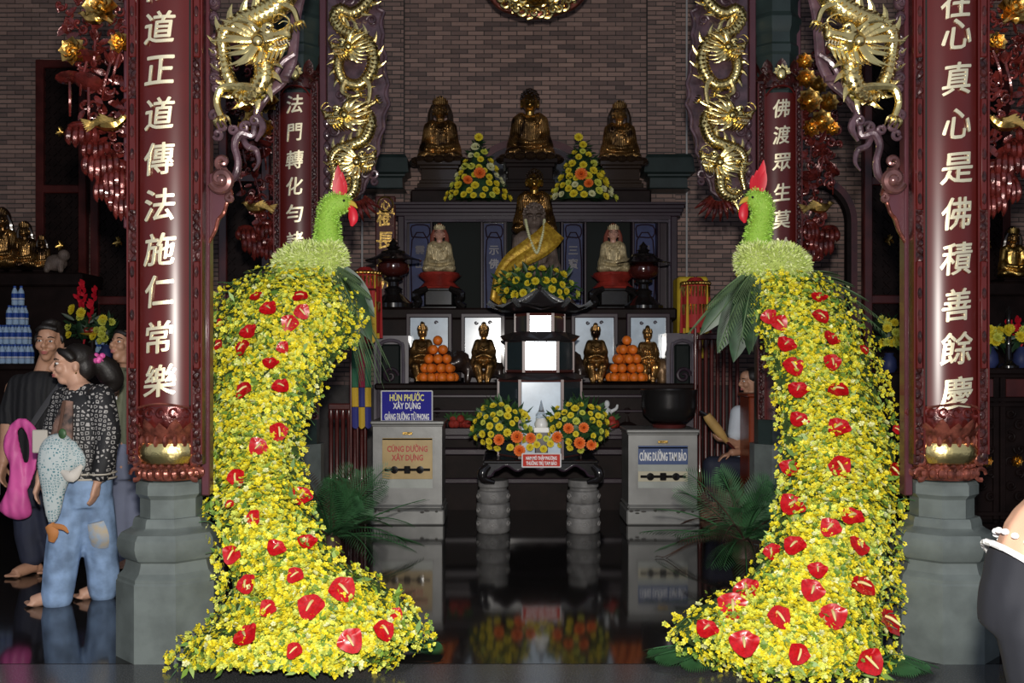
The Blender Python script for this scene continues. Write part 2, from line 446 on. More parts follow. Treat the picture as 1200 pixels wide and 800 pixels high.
def near_board(s):
    cx = -1.935; cy = CYN+.02; r = .196
    x = s*abs(cx)
    lab = 'dark red curved couplet board with gold Chinese characters on the %s front column' % side_word[s]
    t = thing('couplet_board', (x, cy-.2, .86), lab, 'couplet board', 'couplet boards on the front columns', mirror=False)
    zt = 4.2; zb = 1.245
    curved_panel(MB(), x, cy, r, R(38), zb-.02, zt).build('panel', lacq, t, mirror=False)
    f = MB(); g = MB()
    for q in (-1, 1):
        xx = x+q*.158; yy = cy-.135
        f.box(xx-.026, xx+.026, yy-.012, yy+.05, .95, zt)
        for e in (-1, 1):
            g.box(xx+e*.024-.004, xx+e*.024+.004, yy-.022, yy+.0, 1.0, zt)
        strip_carving(f, xx, yy-.012, .96, zt-.02, .042, 5+q)
        # red cartouches set into the side strips
        for z0, z1 in ((1.42, 1.95), (2.2, 2.75), (2.95, 3.4)):
            g.box(xx-.017, xx+.017, yy-.026, yy, z0, z1, .006)
            for k in range(5):
                zz = z0+(z1-z0)*(k+.5)/5
                f.ell((xx, yy-.026, zz), (.012, .008, .03), 6, 4)
    f.build('side_carving', carvd, t, mirror=False); g.build('side_moulding', lacq, t, mirror=False)
    hr = MB().tube([(x-.125, cy-.165, zb-.015), (x-.06, cy-.208, zb+.0), (x, cy-.216, zb+.006), (x+.06, cy-.208, zb), (x+.125, cy-.165, zb-.015)], .006, 6)
    hr.build('lower_moulding', copperc, t, mirror=False)
    # lotus foot: carved cloud band, upright petals, gilt bowl, carved roll below
    b = MB()
    b.lathe([(.150, 1.10), (.168, 1.13), (.170, 1.19), (.165, 1.235), (.14, 1.24)], 24, (x, cy-.035, 0))
    for k in range(9):
        a = R(-80+20*k)
        b.tube([(x+.172*math.sin(a)+.02*math.cos(q2), cy-.035-.172*math.cos(a), 1.205+.02*math.sin(q2)) for q2 in np.linspace(0, 5.2, 7)], [.006, .008], 5, 3)
    b.build('cloud_band', carv, t, mirror=False)
    p = MB()
    for k in range(9):
        a = R(-88+22*k); c, sn = math.cos(a), math.sin(a)
        p.leaf((x+.135*sn, cy-.035-.135*c, 1.03), (x+.178*sn, cy-.035-.178*c, 1.165+.02*(k % 2)), .085, (sn, -c, 0), -.15, 5, -.3)
    for k in range(12):
        a = R(-90+16*k)
        p.ell((x+.165*math.sin(a), cy-.035-.165*math.cos(a), 1.065), (.014, .014, .03), 6, 5)
    p.build('lotus_petals', copperc, t, mirror=False)
    MB().lathe([(.125, .945), (.155, .955), (.172, .985), (.176, 1.02), (.165, 1.055), (.14, 1.06)], 28, (x, cy-.035, 0)).build('gilt_bowl', gold, t, mirror=False)
    c = MB().lathe([(.12, .865), (.15, .872), (.160, .895), (.155, .925), (.135, .945)], 28, (x, cy-.035, 0))
    for k in range(14):
        a = R(-95+14.6*k)
        c.ell((x+.158*math.sin(a), cy-.035-.158*math.cos(a), .905), (.022, .022, .028), 7, 5)
        c.ell((x+.15*math.sin(a+.1), cy-.035-.15*math.cos(a+.1), .943), (.014, .014, .012), 6, 4)
    for q in (-1, 1):
        for k in range(4):
            c.tube([(x+q*(.15+.025*math.cos(u)), cy-.14+.0*u, .90+k*.075+.028*math.sin(u)) for u in np.linspace(0, 5, 7)], [.009, .012], 5, 3)
    c.build('carved_roll', copperc, t, mirror=False)
    seq = [(-18, '修'), (32, '道'), (82, '正'), (133, '道'), (186, '傳'), (240, '法'), (292, '施'), (341, '仁'), (395, '常'), (446, '樂')] if s < 0 else \
          [(2, '在'), (40, '心'), (92, '真'), (145, '心'), (197, '是'), (250, '佛'), (303, '積'), (357, '善'), (408, '餘'), (460, '慶')]
    for i, (py, ch) in enumerate(seq):
        z = W(0, py, cy-r).z
        wrap_text('character', ch, x+(-.012 if s < 0 else .008), cy, r, z, .166, gold_pale, t, i+11*s)
def mid_column(s):
    cx = -1.93
    t = thing('temple_column', (cx, CYM, 0), '%s inner column painted dark green behind the flower peacock' % side_word[s], 'column', 'inner temple columns')
    q = 1/math.cos(R(22.5)); a8 = R(22.5)
    MB().lathe([(.23*q, 0), (.23*q, .45), (.19*q, .5), (.19*q, .8)], 8, (cx, CYM, 0), a8).build('plinth', stone, t, ang=20)
    MB().lathe([(.155*q, .8), (.155*q, 3.62), (.165*q, 3.63), (.165*q, 3.9), (.178*q, 3.92), (.178*q, 3.98), (.168*q, 4.0), (.168*q, 4.08), (.185*q, 4.12), (.19*q, 4.2), (.175*q, 4.24), (.175*q, 4.34), (.2*q, 4.4), (.2*q, 6.9)], 8, (cx, CYM, 0), a8).build('shaft', greenp, t, ang=20)
def mid_board(s):
    x = s*1.925; cy = CYM; r = .20
    t = thing('couplet_board', (x, cy-.2, 1.0), 'red couplet board with arched top on the %s inner column, partly hidden by the peacock' % side_word[s], 'couplet board', 'couplet boards on the inner columns', mirror=False)
    zt = W(0, 108, cy-r).z
    curved_panel(MB(), x, cy, r, R(37), 1.0, zt).build('panel', lacq, t, mirror=False)
    f = MB(); g = MB()
    for q in (-1, 1):
        xx = x+q*.150; yy = cy-.14
        f.box(xx-.024, xx+.024, yy-.010, yy+.05, 1.0, zt+.10)
        strip_carving(f, xx, yy-.010, 1.0, zt+.08, .04, 9+q)
        g.box(xx-q*.026-.004, xx-q*.026+.004, yy-.03, yy, 1.0, zt+.03); g.box(xx+q*.024-.004, xx+q*.024+.004, yy-.02, yy, 1.0, zt+.08)
    g.tube([(x-.12, cy-.17, zt-.02), (x-.07, cy-.2, zt+.035), (x, cy-.21, zt+.05), (x+.07, cy-.2, zt+.035), (x+.12, cy-.17, zt-.02)], .007, 6)
    f.build('side_carving', carvd, t, mirror=False); g.build('side_moulding', lacq, t, mirror=False)
    c = MB(); rn = random.Random(4)
    c.lathe([(.10, zt+.02), (.17, zt+.05), (.175, zt+.12), (.15, zt+.19), (.12, zt+.21)], 20, (x, cy-.02, 0))
    for k in range(26):
        a = R(rn.uniform(-80, 80)); z = zt+rn.uniform(.04, .2)
        c.tube([(x+.18*math.sin(a)+.018*math.cos(u), cy-.02-.18*math.cos(a), z+.018*math.sin(u)) for u in np.linspace(0, 5, 6)], [.006, .010], 5, 3)
    for k in range(5): 
        a = R(-70+35*k); c.leaf((x+.15*math.sin(a), cy-.02-.15*math.cos(a), zt+.15), (x+.19*math.sin(a), cy-.02-.19*math.cos(a), zt+.27), .09, (math.sin(a), -math.cos(a), 0))
    c.build('crest_carving', carvd, t, mirror=False)
    b = MB().ell((x, cy-.20, zt+.15), (.045, .03, .06), 10, 8)
    for k in range(7):
        a = R(-90+30*k); b.leaf((x+.03*math.sin(a), cy-.215, zt+.15+.03*math.cos(a)*.3), (x+.07*math.sin(a), cy-.22, zt+.15+.07*math.cos(a)), .03)
    b.build('gilt_bud', gold, t, mirror=False)
    seq = [(122, '法'), (155, '門'), (187, '轉'), (218, '化'), (250, '勻'), (282, '諸'), (314, '佛')] if s < 0 else [(127, '佛'), (158, '渡'), (190, '眾'), (225, '生'), (257, '莫'), (289, '於'), (320, '門')]
    for i, (py, ch) in enumerate(seq):
        wrap_text('character', ch, x, cy, r, W(0, py, cy-r).z, .152, gold_pale, t, i+50*s)
# ------------------------------------------------------------------ gilt dragons
def dragon(name, parent, Y, path, rad, head, hdir, hs, legs=(), spine=1, label=None, hy=-.05, scale_n=9):
    """path: [(px, py, dy)] of the body, rad in px; head: (px, py) with direction hdir (px) and length hs px"""
    k = Y/F
    P = [W(a[0], a[1], Y)+V((0, a[2] if len(a) > 2 else 0, 0)) for a in path]
    rr = [r*k*1.18 for r in rad]
    b = MB().tube(P, rr, 10, 6)
    rr2 = np.interp(np.linspace(0, 1, len(P)), np.linspace(0, 1, len(rr)), rr)
    q = cr([(*p, r) for p, r in zip(P, rr2)], 8)
    # scales standing proud on the side one sees
    L = 0
    for i in range(1, len(q)):
        p0, p1 = V(q[i-1][:3]), V(q[i][:3]); L += (p1-p0).length; r = q[i][3]
        if L < r*.42: continue
        L = 0; t = (p1-p0).normalized(); B = basis(t)
        row = i % 2
        for j in range(-2, 3):
            a = R(38*(j+.5*row)); nrm = B @ V((0, math.sin(a), math.cos(a)))
            c = p1+nrm*r*.93
            e = B @ V((0, math.cos(a), -math.sin(a)))
            s1, s2 = t*r*.42, e*r*.33
            b.add([c-s1*.6, c+s2, c+s1, c-s2, c+nrm*r*.20+s1*.5], [(0, 1, 4), (1, 2, 4), (2, 3, 4), (3, 0, 4)])
    body = b.build(name, gold, parent, ang=50)
    sp = MB()
    if spine:
        for i in range(4, len(q)-6, 5):
            p, p1 = V(q[i][:3]), V(q[i+1][:3]); r = q[i][3]; t = (p1-p).normalized(); B = basis(t)
            o = B @ V((0, spine, .35)); o.normalize()
            base = p+o*r*.8; tip = p+o*r*2.0-t*r*1.0
            sp.tube([base, (base+tip)/2+t*r*.15, tip], [r*.42, r*.26, .001], 5, 3, .6)
        sp.build('spines', gold, body)['kind'] = 'stuff'
    # head in local axes: x forward, z towards the viewer, y the side
    h0 = W(head[0], head[1], Y)+V((0, hy, 0)); d = V((hdir[0], 0, -hdir[1])); S = hs*k
    x = d.normalized(); u = V((0, -1, 0)); y = V((x.z, 0, -x.x)); 
    if y.z < 0: y = -y                                # y: towards the crown of the head
    def T(a, c, e): return h0+(x*a+y*c+u*e)*S
    m = MB()
    m.ell(T(0, 0, 0), (.27*S,)*3, 12, 9); m.ell(T(.22, .03, 0), (.2*S,)*3, 12, 8)
    m.tube([T(.1, .02, 0), T(.35, .04, 0), T(.52, .06, 0), T(.62, .10, 0)], [.2*S, .15*S, .14*S, .13*S], 10, 4)
    m.ell(T(.66, .17, .05), (.08*S,)*3); m.ell(T(.66, .15, -.08), (.08*S,)*3); m.ell(T(.58, .02, .0), (.12*S,)*3)
    m.tube([T(.05, -.16, 0), T(.25, -.24, 0), T(.45, -.24, 0), T(.55, -.18, 0)], [.12*S, .09*S, .08*S, .05*S], 8, 4)   # jaw
    for e in (-1, 1):
        m.ell(T(.2, .2, e*.15), (.09*S,)*3); m.tube([T(.05, .22, e*.16), T(.22, .30, e*.18), T(.36, .22, e*.15)], [.03*S, .06*S, .03*S], 6, 3)
        m.ell(T(-.05, -.05, e*.22), (.15*S,)*3)
        m.tube([T(.1, -.08, e*.2), T(.3, -.06, e*.17), T(.55, -.03, e*.13)], [.04*S, .05*S, .03*S], 6, 3)
    hd = m.fuse('head', gold, body, .028*S, 2)
    for e in (-1, 1): MB().ell(T(.235, .2, e*.22), (.045*S,)*3, 8, 6).build('eye', blackl, hd)
    for e in (-1, 1):                                  # antlers, whiskers
        h = MB()
        h.tube([T(.0, .22, e*.12), T(-.18, .42, e*.16), T(-.42, .50, e*.2), T(-.62, .46, e*.2)], [.06*S, .05*S, .035*S, .01*S], 6, 4)
        h.tube([T(-.18, .42, e*.16), T(-.22, .56, e*.16), T(-.34, .66, e*.16)], [.04*S, .03*S, .008*S], 6, 3)
        h.build('antler', gold, hd)
        MB().tube([T(.62, .08, e*.1), T(.72, .28, e*.2), T(.55, .44, e*.24), T(.40, .40, e*.24)], [.025*S, .022*S, .018*S, .006*S], 5, 4).build('whisker', gold, hd)
    mn = MB(); rn = random.Random(int(head[0]))
    for i in range(13):
        a = R(105+i*13); e = rn.uniform(-.05, .25)
        c0 = (.2*math.cos(a), .2*math.sin(a)); l = rn.uniform(.62, .95)
        c1 = (l*.62*math.cos(a)-.05, l*.62*math.sin(a)); c2 = (l*math.cos(a)-.18, l*math.sin(a)*.82+.08)
        mn.tube([T(*c0, e), T(*c1, e+.06), T(*c2, e)], [.075*S, .06*S, .006*S], 6, 4, .55)
    for i in range(5):
        a = .0+i*.11
        mn.tube([T(a, -.28, .05), T(a-.08, -.42, .08), T(a-.2, -.55, .03)], [.045*S, .035*S, .005*S], 5, 3)
    mn.build('mane', gold, hd)['kind'] = 'stuff'
    th = MB()
    for i in range(5):
        for e in (-1, 1):
            th.tube([T(.28+.07*i, -.10, e*.1), T(.29+.07*i, -.19, e*.1)], [.022*S, .004*S], 5, 2)
    th.build('teeth', gold_pale, hd)['kind'] = 'stuff'
    for lg in legs:
        r = lg[0]*k; pts = [W(a[0], a[1], Y)+V((0, a[2] if len(a) > 2 else -.03, 0)) for a in lg[1]]
        l = MB().tube(pts, [r*1.25, r, r*.8, r*.7], 8, 5)
        e = pts[-1]; dv = (pts[-1]-pts[-2]).normalized()
        for j in (-1, -.33, .33, 1):
            o = V((dv.z, 0, -dv.x))*j
            l.tube([e, e+(dv*.6+o*.9)*r*1.6+V((0, -.02, 0)), e+(dv*1.5+o*.9)*r*1.6+V((0, .0, 0))], [r*.5, r*.42, .002], 6, 3)
        for j in range(3):
            c = pts[0]*.5+pts[1]*.5
            l.tube([c, c+V((0, -.01, 0))+V((dv.z, 0, -dv.x))*r*(1.2+j*.5), c+V((dv.z, 0, -dv.x))*r*(2.0+j)+V((0, 0, r*(1-j)))], [r*.4, r*.3, .002], 5, 3)
        l.build('leg', gold, body)
    return body
def volute(mb, c, r, turns, rad, Y, cw=1, a0=0.0, n=22):
    """spiral scroll, c and r in px"""
    k = Y/F; pts = []
    for i in range(n):
        u = i/(n-1); a = a0+cw*u*turns*2*math.pi; q = r*(1-u*.86)
        pts.append(W(c[0]+q*math.cos(a), c[1]-q*math.sin(a), Y)+V((0, -.03*u, 0)))
    return mb.tube(pts, [rad*k, rad*k*1.15, rad*k*.7], 8, 3)
def pxtube(mb, pts, rad, Y, n=8, fl=1):
    return mb.tube([W(p[0], p[1], Y)+V((0, p[2] if len(p) > 2 else 0, 0)) for p in pts], [r*Y/F for r in rad], n, 5, fl)
def near_bracket(s):
    Y = 5.0
    base = W(242, 580, Y)
    t = thing('carved_bracket', base, 'carved bracket with a large gilt dragon on the inner side of the %s front column' % side_word[s], 'carving', 'dragon brackets of the front columns')
    b = MB(); x0, x1 = W(237, 0, Y).x, W(247, 0, Y).x
    b.box(x0, x1, Y-.02, Y+.05, base.z, 4.3, .006)
    b.prism([(W(p[0], p[1], Y).x, W(p[0], p[1], Y).z) for p in ((246, 205), (258, 200), (268, 214), (272, 226), (268, 233), (262, 246), (256, 258), (252, 270), (246, 280))], Y-.01, Y+.03)
    b.build('board', mauve, t)
    e = MB(); pxtube(e, [(270, 222), (272, 230, -.01), (266, 238), (263, 250, -.01), (256, 257), (253, 270, -.01), (245, 284)], [2.2], Y-.01)
    e.build('board_edging', copperc, t)
    v = MB(); volute(v, (260, 211), 13, 1.35, 5.2, Y-.04, 1, R(200)); v.ell(W(260, 211, Y-.06), (.032, .03, .032), 10, 8)
    volute(v, (262, 191), 9, 1.2, 3.4, Y-.02, -1, R(-60)); volute(v, (271, 232), 6, 1.0, 2.6, Y-.02, 1, R(90))
    v.build('volute', mat('mauve_copper_scroll_%d' % s, (.17, .075, .07), .24, .45, var=.35, scale=16, coat=.3), t)
    r = MB()
    pxtube(r, [(268, 213), (278, 205, -.02), (281, 190, -.03), (277, 172, -.03), (284, 158, -.03), (297, 160, -.02), (300, 148, -.02), (309, 140)], [4.5, 4.8, 4.2, 4.4, 5, 4, 3.5, 2], Y)
    pxtube(r, [(284, 160), (291, 172, -.02), (300, 176), (303, 190), (297, 200)], [3.5, 4, 3.5, 2.5, 1], Y)
    pxtube(r, [(307, 120), (302, 135, -.02), (309, 150, -.02), (300, 165)], [3, 4.5, 4.5, 2], Y)
    for (cx, cy, rr, a) in ((252, 136, 7, 0), (262, 148, 8, 60), (275, 152, 6, 120), (288, 150, 7, 30), (256, 158, 6, 200), (300, 142, 6, 90)):
        volute(r, (cx, cy), rr, 1.2, 2.4, Y-.02, 1, R(a), 14)
    r.build('cloud_scroll', carv2, t)
    f = MB()
    pxtube(f, [(362, -30), (352, -5), (346, 22), (344, 48), (341, 74), (330, 95), (313, 110), (300, 128)], [6.5], Y+.05, 8, .6)
    pxtube(f, [(338, 92, .02), (322, 88, .02), (330, 72, .02), (344, 62, .02)], [4], Y)
    f.build('frame_ribbon', carv2, t)
    c = MB()
    for (px, py, rx, rz) in ((253, 48, 7, 9), (252, 62, 8, 9), (254, 76, 8, 10), (252, 92, 7, 9), (254, 104, 6, 7), (251, 22, 6, 9), (252, 4, 7, 9), (252, -14, 7, 8)):
        k = Y/F; c.ell(W(px, py, Y-.01), (rx*k, .035, rz*k), 10, 7); volute(c, (px, py), rx*.8, 1.2, 1.5, Y-.045, 1, px, 12)
    c.build('cloud_roll', carv2, t)['kind'] = 'stuff'
    dragon('dragon', t, Y-.04,
           [(352, -50), (340, -15), (326, 6), (305, 19), (280, 28), (264, 42, -.02), (262, 62), (266, 86, .0), (276, 106, .02), (294, 113, .0), (309, 98, -.02), (311, 78, -.02), (306, 58, -.03)],
           [11, 11.5, 12, 11, 8, 7, 7, 8, 10, 10, 9], (310, 53), (1, -.22), 52,
           legs=[(5.5, [(300, 106), (283, 104), (262, 106), (256, 122), (261, 138)]), (4, [(322, 4), (345, 14, -.05), (352, 30, -.05)])], spine=-1)
def mid_dragon_panel(s):
    Y = 7.98
    t = thing('dragon_panel', W(382, 240, Y), 'tall openwork panel of gilt dragons hanging on the inner side of the %s inner column' % side_word[s], 'carving', 'gilt dragon panels of the inner columns')
    b = MB(); k = Y/F
    b.box(W(375, 0, Y).x, W(383, 0, Y).x, Y-.03, Y+.04, W(0, 300, Y).z, 5.0, .006)
    b.build('post', mauve, t)
    out = [(384, -60), (440, -60), (446, -10), (443, 8), (450, 14), (449, 40), (452, 66), (455, 98), (456, 122), (450, 150), (444, 178), (438, 200), (426, 224), (410, 240), (394, 250), (384, 246)]
    MB().prism([(W(p[0], p[1], Y).x, W(p[0], p[1], Y).z) for p in out], Y+.0, Y+.03).build('backing', carv2, t, ang=30)
    c = MB(); rn = random.Random(2)
    for i in range(34):
        px, py = rn.uniform(388, 442), rn.uniform(-5, 225); volute(c, (px, py), rn.uniform(4, 8), 1.2, 1.8, Y-.015, rn.choice((1, -1)), rn.uniform(0, 6), 12)
    for p0, p1 in zip(out[2:], out[3:]):
        pxtube(c, [p0, ((p0[0]+p1[0])/2-3, (p0[1]+p1[1])/2, -.01), p1], [2.4], Y-.005)
    for py in range(130, 250, 14):
        c.ell(W(383, py, Y-.03), (.03, .03, .045), 8, 6)
    c.build('cloud_carving', carv2, t)['kind'] = 'stuff'
    Yd = Y-.06
    dragon('dragon', t, Yd, [(428, -40), (436, -14), (428, 6), (412, 16), (398, 12), (393, 22), (403, 36), (420, 43), (433, 52), (438, 72), (432, 90), (420, 100), (404, 96), (397, 82), (398, 68), (403, 60)],
           [6, 6.5, 6.5, 6.5, 6.5, 6.5, 6, 5.5, 5.5], (409, 58), (-1, .05), 30, legs=[(3.2, [(428, 92), (434, 104), (432, 122), (428, 132)]), (3, [(405, 95), (402, 108), (412, 114), (422, 112)])], spine=1)
    dragon('dragon', t, Yd, [(437, 118), (428, 126), (434, 138), (433, 150), (426, 164), (410, 171), (396, 176), (389, 186), (392, 202), (388, 222)],
           [3, 4.5, 6, 7, 6.5, 6, 5, 4, 2.5], (404, 137), (-1, .12), 34, legs=[(3, [(426, 128), (434, 124), (441, 120)]), (3, [(412, 172), (408, 182, -.05), (398, 190, -.05)])], spine=-1)
    dragon('dragon', t, Yd, [(392, 225), (402, 232, -.02), (414, 226, -.02), (417, 212, -.02), (414, 202), (417, 194)], [3, 5.5, 6, 6, 5], (421, 191), (1, -.25), 32, legs=[(2.6, [(408, 230), (400, 238), (396, 246)])], spine=1)
    f = MB()
    for i in range(8):
        a = R(200+i*20); pxtube(f, [(418+10*math.cos(a), 228-9*math.sin(a)), (420+20*math.cos(a), 234-16*math.sin(a), -.03), (421+27*math.cos(a), 236-24*math.sin(a))], [3, 2.5, .5], Y-.02)
    f.build('leaf_carving', carv, t)
# ------------------------------------------------------------------ carved flowers and birds
def droop(mb, c, w, h, n, Y, rn, k):
    """a cap with drooping finger petals under it; c, w, h in px"""
    mb.ell(W(c[0], c[1], Y), (w*k*.55, .05, h*k*.22), 9, 6)
    for i in range(n):
        u = (i+.5)/n-.5; l = h*rn.uniform(.6, 1.0)*(1-.5*abs(u))
        x = c[0]+u*w*1.1
        pts = [W(x, c[1], Y-.03), W(x+u*w*.22, c[1]+l*.4, Y-.07), W(x+u*w*.2, c[1]+l*.8, Y-.06), W(x+u*w*.1, c[1]+l, Y-.04)]
        mb.tube(pts, [w*k/n*.5, w*k/n*.7, w*k/n*.62, w*k/n*.2], 6, 3)
def bird(t, c, sx, S, Y, k):
    """gilt bird seen from the side; S px long"""
    def T(a, b, e=0): return W(c[0]+a*S*sx, c[1]-b*S, Y-e*S*k)
    m = MB(); m.tube([T(-.35, .0), T(-.1, .03), T(.2, .02), T(.36, .1), T(.45, .2)], [.06*S*k, .19*S*k, .18*S*k, .1*S*k, .1*S*k], 8, 4)
    m.tube([T(.45, .22), T(.6, .18)], [.05*S*k, .004], 6, 2)
    o = m.build('bird', gold_old, t)
    w = MB()
    for i in range(7):
        w.leaf(T(.12-.05*i, .08, .18), T(-.25-.06*i, .30-.07*i, .2), .1*S*k, (0, -1, 0))
        w.leaf(T(-.3, .02, .05), T(-.75+.03*i, .16-.06*i, .1), .07*S*k, (0, -1, 0))
    w.build('wing', gold_old, o)
def rosette(mb, c, r, Y, k, n=8):
    for ring, (rr, dz) in enumerate(((1, 0), (.66, .025), (.36, .045))):
        for i in range(n):
            a = 2*math.pi*(i+.5*ring)/n
            mb.leaf(W(c[0], c[1], Y-dz), W(c[0]+r*rr*math.cos(a), c[1]+r*rr*math.sin(a), Y-dz-.03), r*rr*k*.85, (0, -1, 0), -.1, 3, .3)
    mb.ell(W(c[0], c[1], Y-.06), (r*k*.18,)*3, 7, 5)
def lily(mb, c, Y, k, S, rn):
    """lotus leaf or bud on a thin stem"""
    a = rn.uniform(-.5, .5); top = W(c[0]+a*S, c[1]-S, Y-.06)
    mb.tube([W(c[0], c[1]+S*.6, Y-.02), W(c[0]+a*S*.2, c[1], Y-.07), top], [.006, .008, .008], 5, 4)
    if rn.random() < .5:
        for i in range(6):
            b = i*math.pi/3; mb.leaf(top+V((0, 0, -.01)), top+V((.3*S*k*math.cos(b)*.6, -.3*S*k*math.sin(b)*.6, .45*S*k)), .3*S*k, (math.cos(b), -math.sin(b), 0), -.2, 4)
    else:
        mb.lathe([(.05*S*k, -.1*S*k), (.45*S*k, .02*S*k), (.6*S*k, .14*S*k), (.5*S*k, .13*S*k), (.05*S*k, 0)], 11, (0, 0, 0), T=Matrix.Translation(top) @ Euler((rn.uniform(-.5, .9), rn.uniform(-.6, .6), 0)).to_matrix().to_4x4())
def flower_carving(name, label, group, s, Y, post, region, droops, birds, roses, lilies, seed, mt, gm=gold_old):
    k = Y/F; rn = random.Random(seed)
    t = thing(name, W(post[0], post[2], Y), label, 'carving', group)
    b = MB().box(W(post[0], 0, Y).x, W(post[1], 0, Y).x, Y-.02, Y+.05, W(0, post[2], Y).z, W(0, post[3], Y).z, .006); b.build('post', mauve, t)
    x0, x1, y0, y1 = region
    f = MB()
    for i in range(int((x1-x0)*(y1-y0)/75)):
        px, py = rn.uniform(x0, x1), rn.uniform(y0, y1)
        if (px-x0)/(x1-x0) > 1.25-(py-y0)/(y1-y0)*.85 and post[0] < x0: continue
        if (x1-px)/(x1-x0) > 1.25-(py-y0)/(y1-y0)*.85 and post[0] >= x0: continue
        q = rn.random()
        if q < .5: volute(f, (px, py), rn.uniform(3, 7), 1.1, 1.6, Y+rn.uniform(-.05, .02), rn.choice((1, -1)), rn.uniform(0, 6), 10)
        else:
            a = rn.uniform(0, 6.28); l = rn.uniform(8, 16)
            f.leaf(W(px, py, Y-.02), W(px+l*math.cos(a), py+l*math.sin(a), Y-rn.uniform(0, .08)), l*k*.5, (rn.uniform(-.3, .3), -1, rn.uniform(-.3, .3)), .1, 4)
    f.build('foliage', mt, t)['kind'] = 'stuff'
    for (px, py, w, h, n) in droops:
        m = MB(); droop(m, (px, py), w, h, n, Y, rn, k); m.build('drooping_leaf', mt, t)
    for (px, py, sx, S) in birds: bird(t, (px, py), sx, S, Y-.08, k)
    for (px, py, r) in roses:
        m = MB(); rosette(m, (px, py), r, Y-.06, k); m.build('rosette', gm, t)
    for (px, py, S) in lilies:
        m = MB(); lily(m, (px, py), Y, k, S, rn); m.build('lotus', mt, t)
for s in (-1, 1):
    MIR = s > 0
    near_column(s); mid_column(s); near_bracket(s); mid_dragon_panel(s)
    near_board(s); mid_board(s)
    flower_carving('flower_carving', 'openwork lotus and gilt bird carving on the outer side of the %s front column' % side_word[s], 'carvings outside the front columns', s, 5.02,
                   (146, 153, 268, -60), (70, 148, -30, 190), [(118, 180, 34, 40, 6), (140, 196, 30, 46, 6), (128, 210, 28, 40, 6), (142, 226, 24, 36, 5), (112, 166, 26, 24, 5), (96, 148, 30, 28, 5)], [(126, 146, 1, 44), (112, 22, -1, 34)],
                   [(118, 8, 22), (140, 50, 14), (86, 60, 18)], [(104, 130, 30), (120, 100, 28), (94, 96, 26), (132, 84, 26), (110, 70, 24), (82, 120, 26)], 21+s, carv)
    flower_carving('flower_carving', 'narrow flower and gilt bird carving on the outer side of the %s inner column' % side_word[s], 'carvings outside the inner columns', s, 8.0,
                   (322, 328, 330, -40), (268, 322, 60, 300), [(312, 262, 18, 26, 5), (298, 276, 22, 30, 5), (312, 286, 20, 26, 5), (288, 268, 18, 22, 4)], [(302, 244, -1, 32)],
                   [(312, 118, 16), (298, 142, 15), (316, 92, 13), (310, 150, 12), (290, 120, 13), (302, 100, 12), (286, 150, 10), (318, 72, 11)] , [(300, 200, 18), (312, 188, 18), (288, 190, 16), (305, 226, 18), (284, 218, 16)], 33+s, carv)
MIR = False
# hanging gilt roundel above the altar, its lower rim in view
t = thing('hanging_ornament', W(629, 22, 10.6), 'gilt carved roundel with a purple rim hanging above the altar', 'ornament')
Y = 10.6; k = Y/F; m = MB()
pxtube(m, [(560, -30), (582, 2), (600, 12), (629, 19, -.03), (656, 12), (676, 2), (700, -30)], [5], Y, 8); m.build('rim', copperc, t)
m = MB(); m.lathe([(.02, -.05), (.58, -.05), (.60, .05), (.02, .05)], 28, T=Matrix.Translation(W(629, -46, Y+.08)) @ Matrix.Rotation(R(90), 4, 'X')); m.build('disc', carv2, t)
m = MB()
for i in range(40):
    a = R(200+140*i/39); rr = 44+14*(i % 2); volute(m, (629+rr*math.cos(a), -42-rr*math.sin(a)), 7, 1.1, 2.2, Y-.04, 1, i, 10)
rosette(m, (629, -6), 18, Y-.08, k, 9); m.build('gilt_flower', gold, t)
m = MB(); pxtube(m, [(629, -100), (629, -200)], [3], Y); m.build('hanging_rod', dkwood, t)
# ------------------------------------------------------------------ altar at the back
navy = mat('navy_panel', (.030, .042, .13), .5, 0, var=.2, spec=.3)
niche = mat('black_green_niche', (.008, .012, .011), .6, spec=.15)
lav = mat('grey_lavender_lacquer', (.10, .085, .105), .3, 0, var=.2, coat=.3)
skin_s = mat('painted_skin', (.62, .34, .26), .4)
robe_s = mat('painted_gold_robe', (.55, .45, .26), .4, .3, var=.3, scale=25, bump=.4, bscale=22, tex='wave')
redp = mat('painted_red', (.32, .035, .025), .35, 0, var=.3)
stoneb = mat('brown_stone_statue', (.17, .125, .105), .6, 0, var=.2, scale=14, bump=.3, bscale=18, tex='wave')
yellowc = mat('yellow_bloom', (.80, .66, .035), .6, 0, var=.15)
limec = mat('lime_bloom', (.66, .68, .10), .6, 0, var=.15)
creamc = mat('cream_bloom', (.72, .72, .42), .6)
orangec = mat('orange_bloom', (.85, .19, .03), .55, 0, var=.1)
leafg = mat('leaf_green', (.035, .095, .030), .45, 0, var=.4, scale=12)
leafd = mat('dark_leaf_green', (.020, .055, .022), .45, 0, var=.4, scale=12)
silver = mat('mirror_glass_panel', (.80, .86, .95), .22, .85)
paleblue = mat('pale_blue_painted_panel', (.62, .74, .86), .18, 0, var=.10, scale=7, coat=.5)
darkgl = mat('dark_glass', (.030, .045, .05), .08, 0, coat=.5)
statg = mat('statue_gilt', (.62, .34, .11), .24, .85, col2=(.045, .024, .013), scale=6, bump=.4, bscale=16, tex='wave')
statk = mat('statue_dark_lacquer', (.035, .020, .012), .22, .2, coat=.5)
hairb = mat('black_hair', (.012, .009, .008), .5, bump=.2, bscale=120)
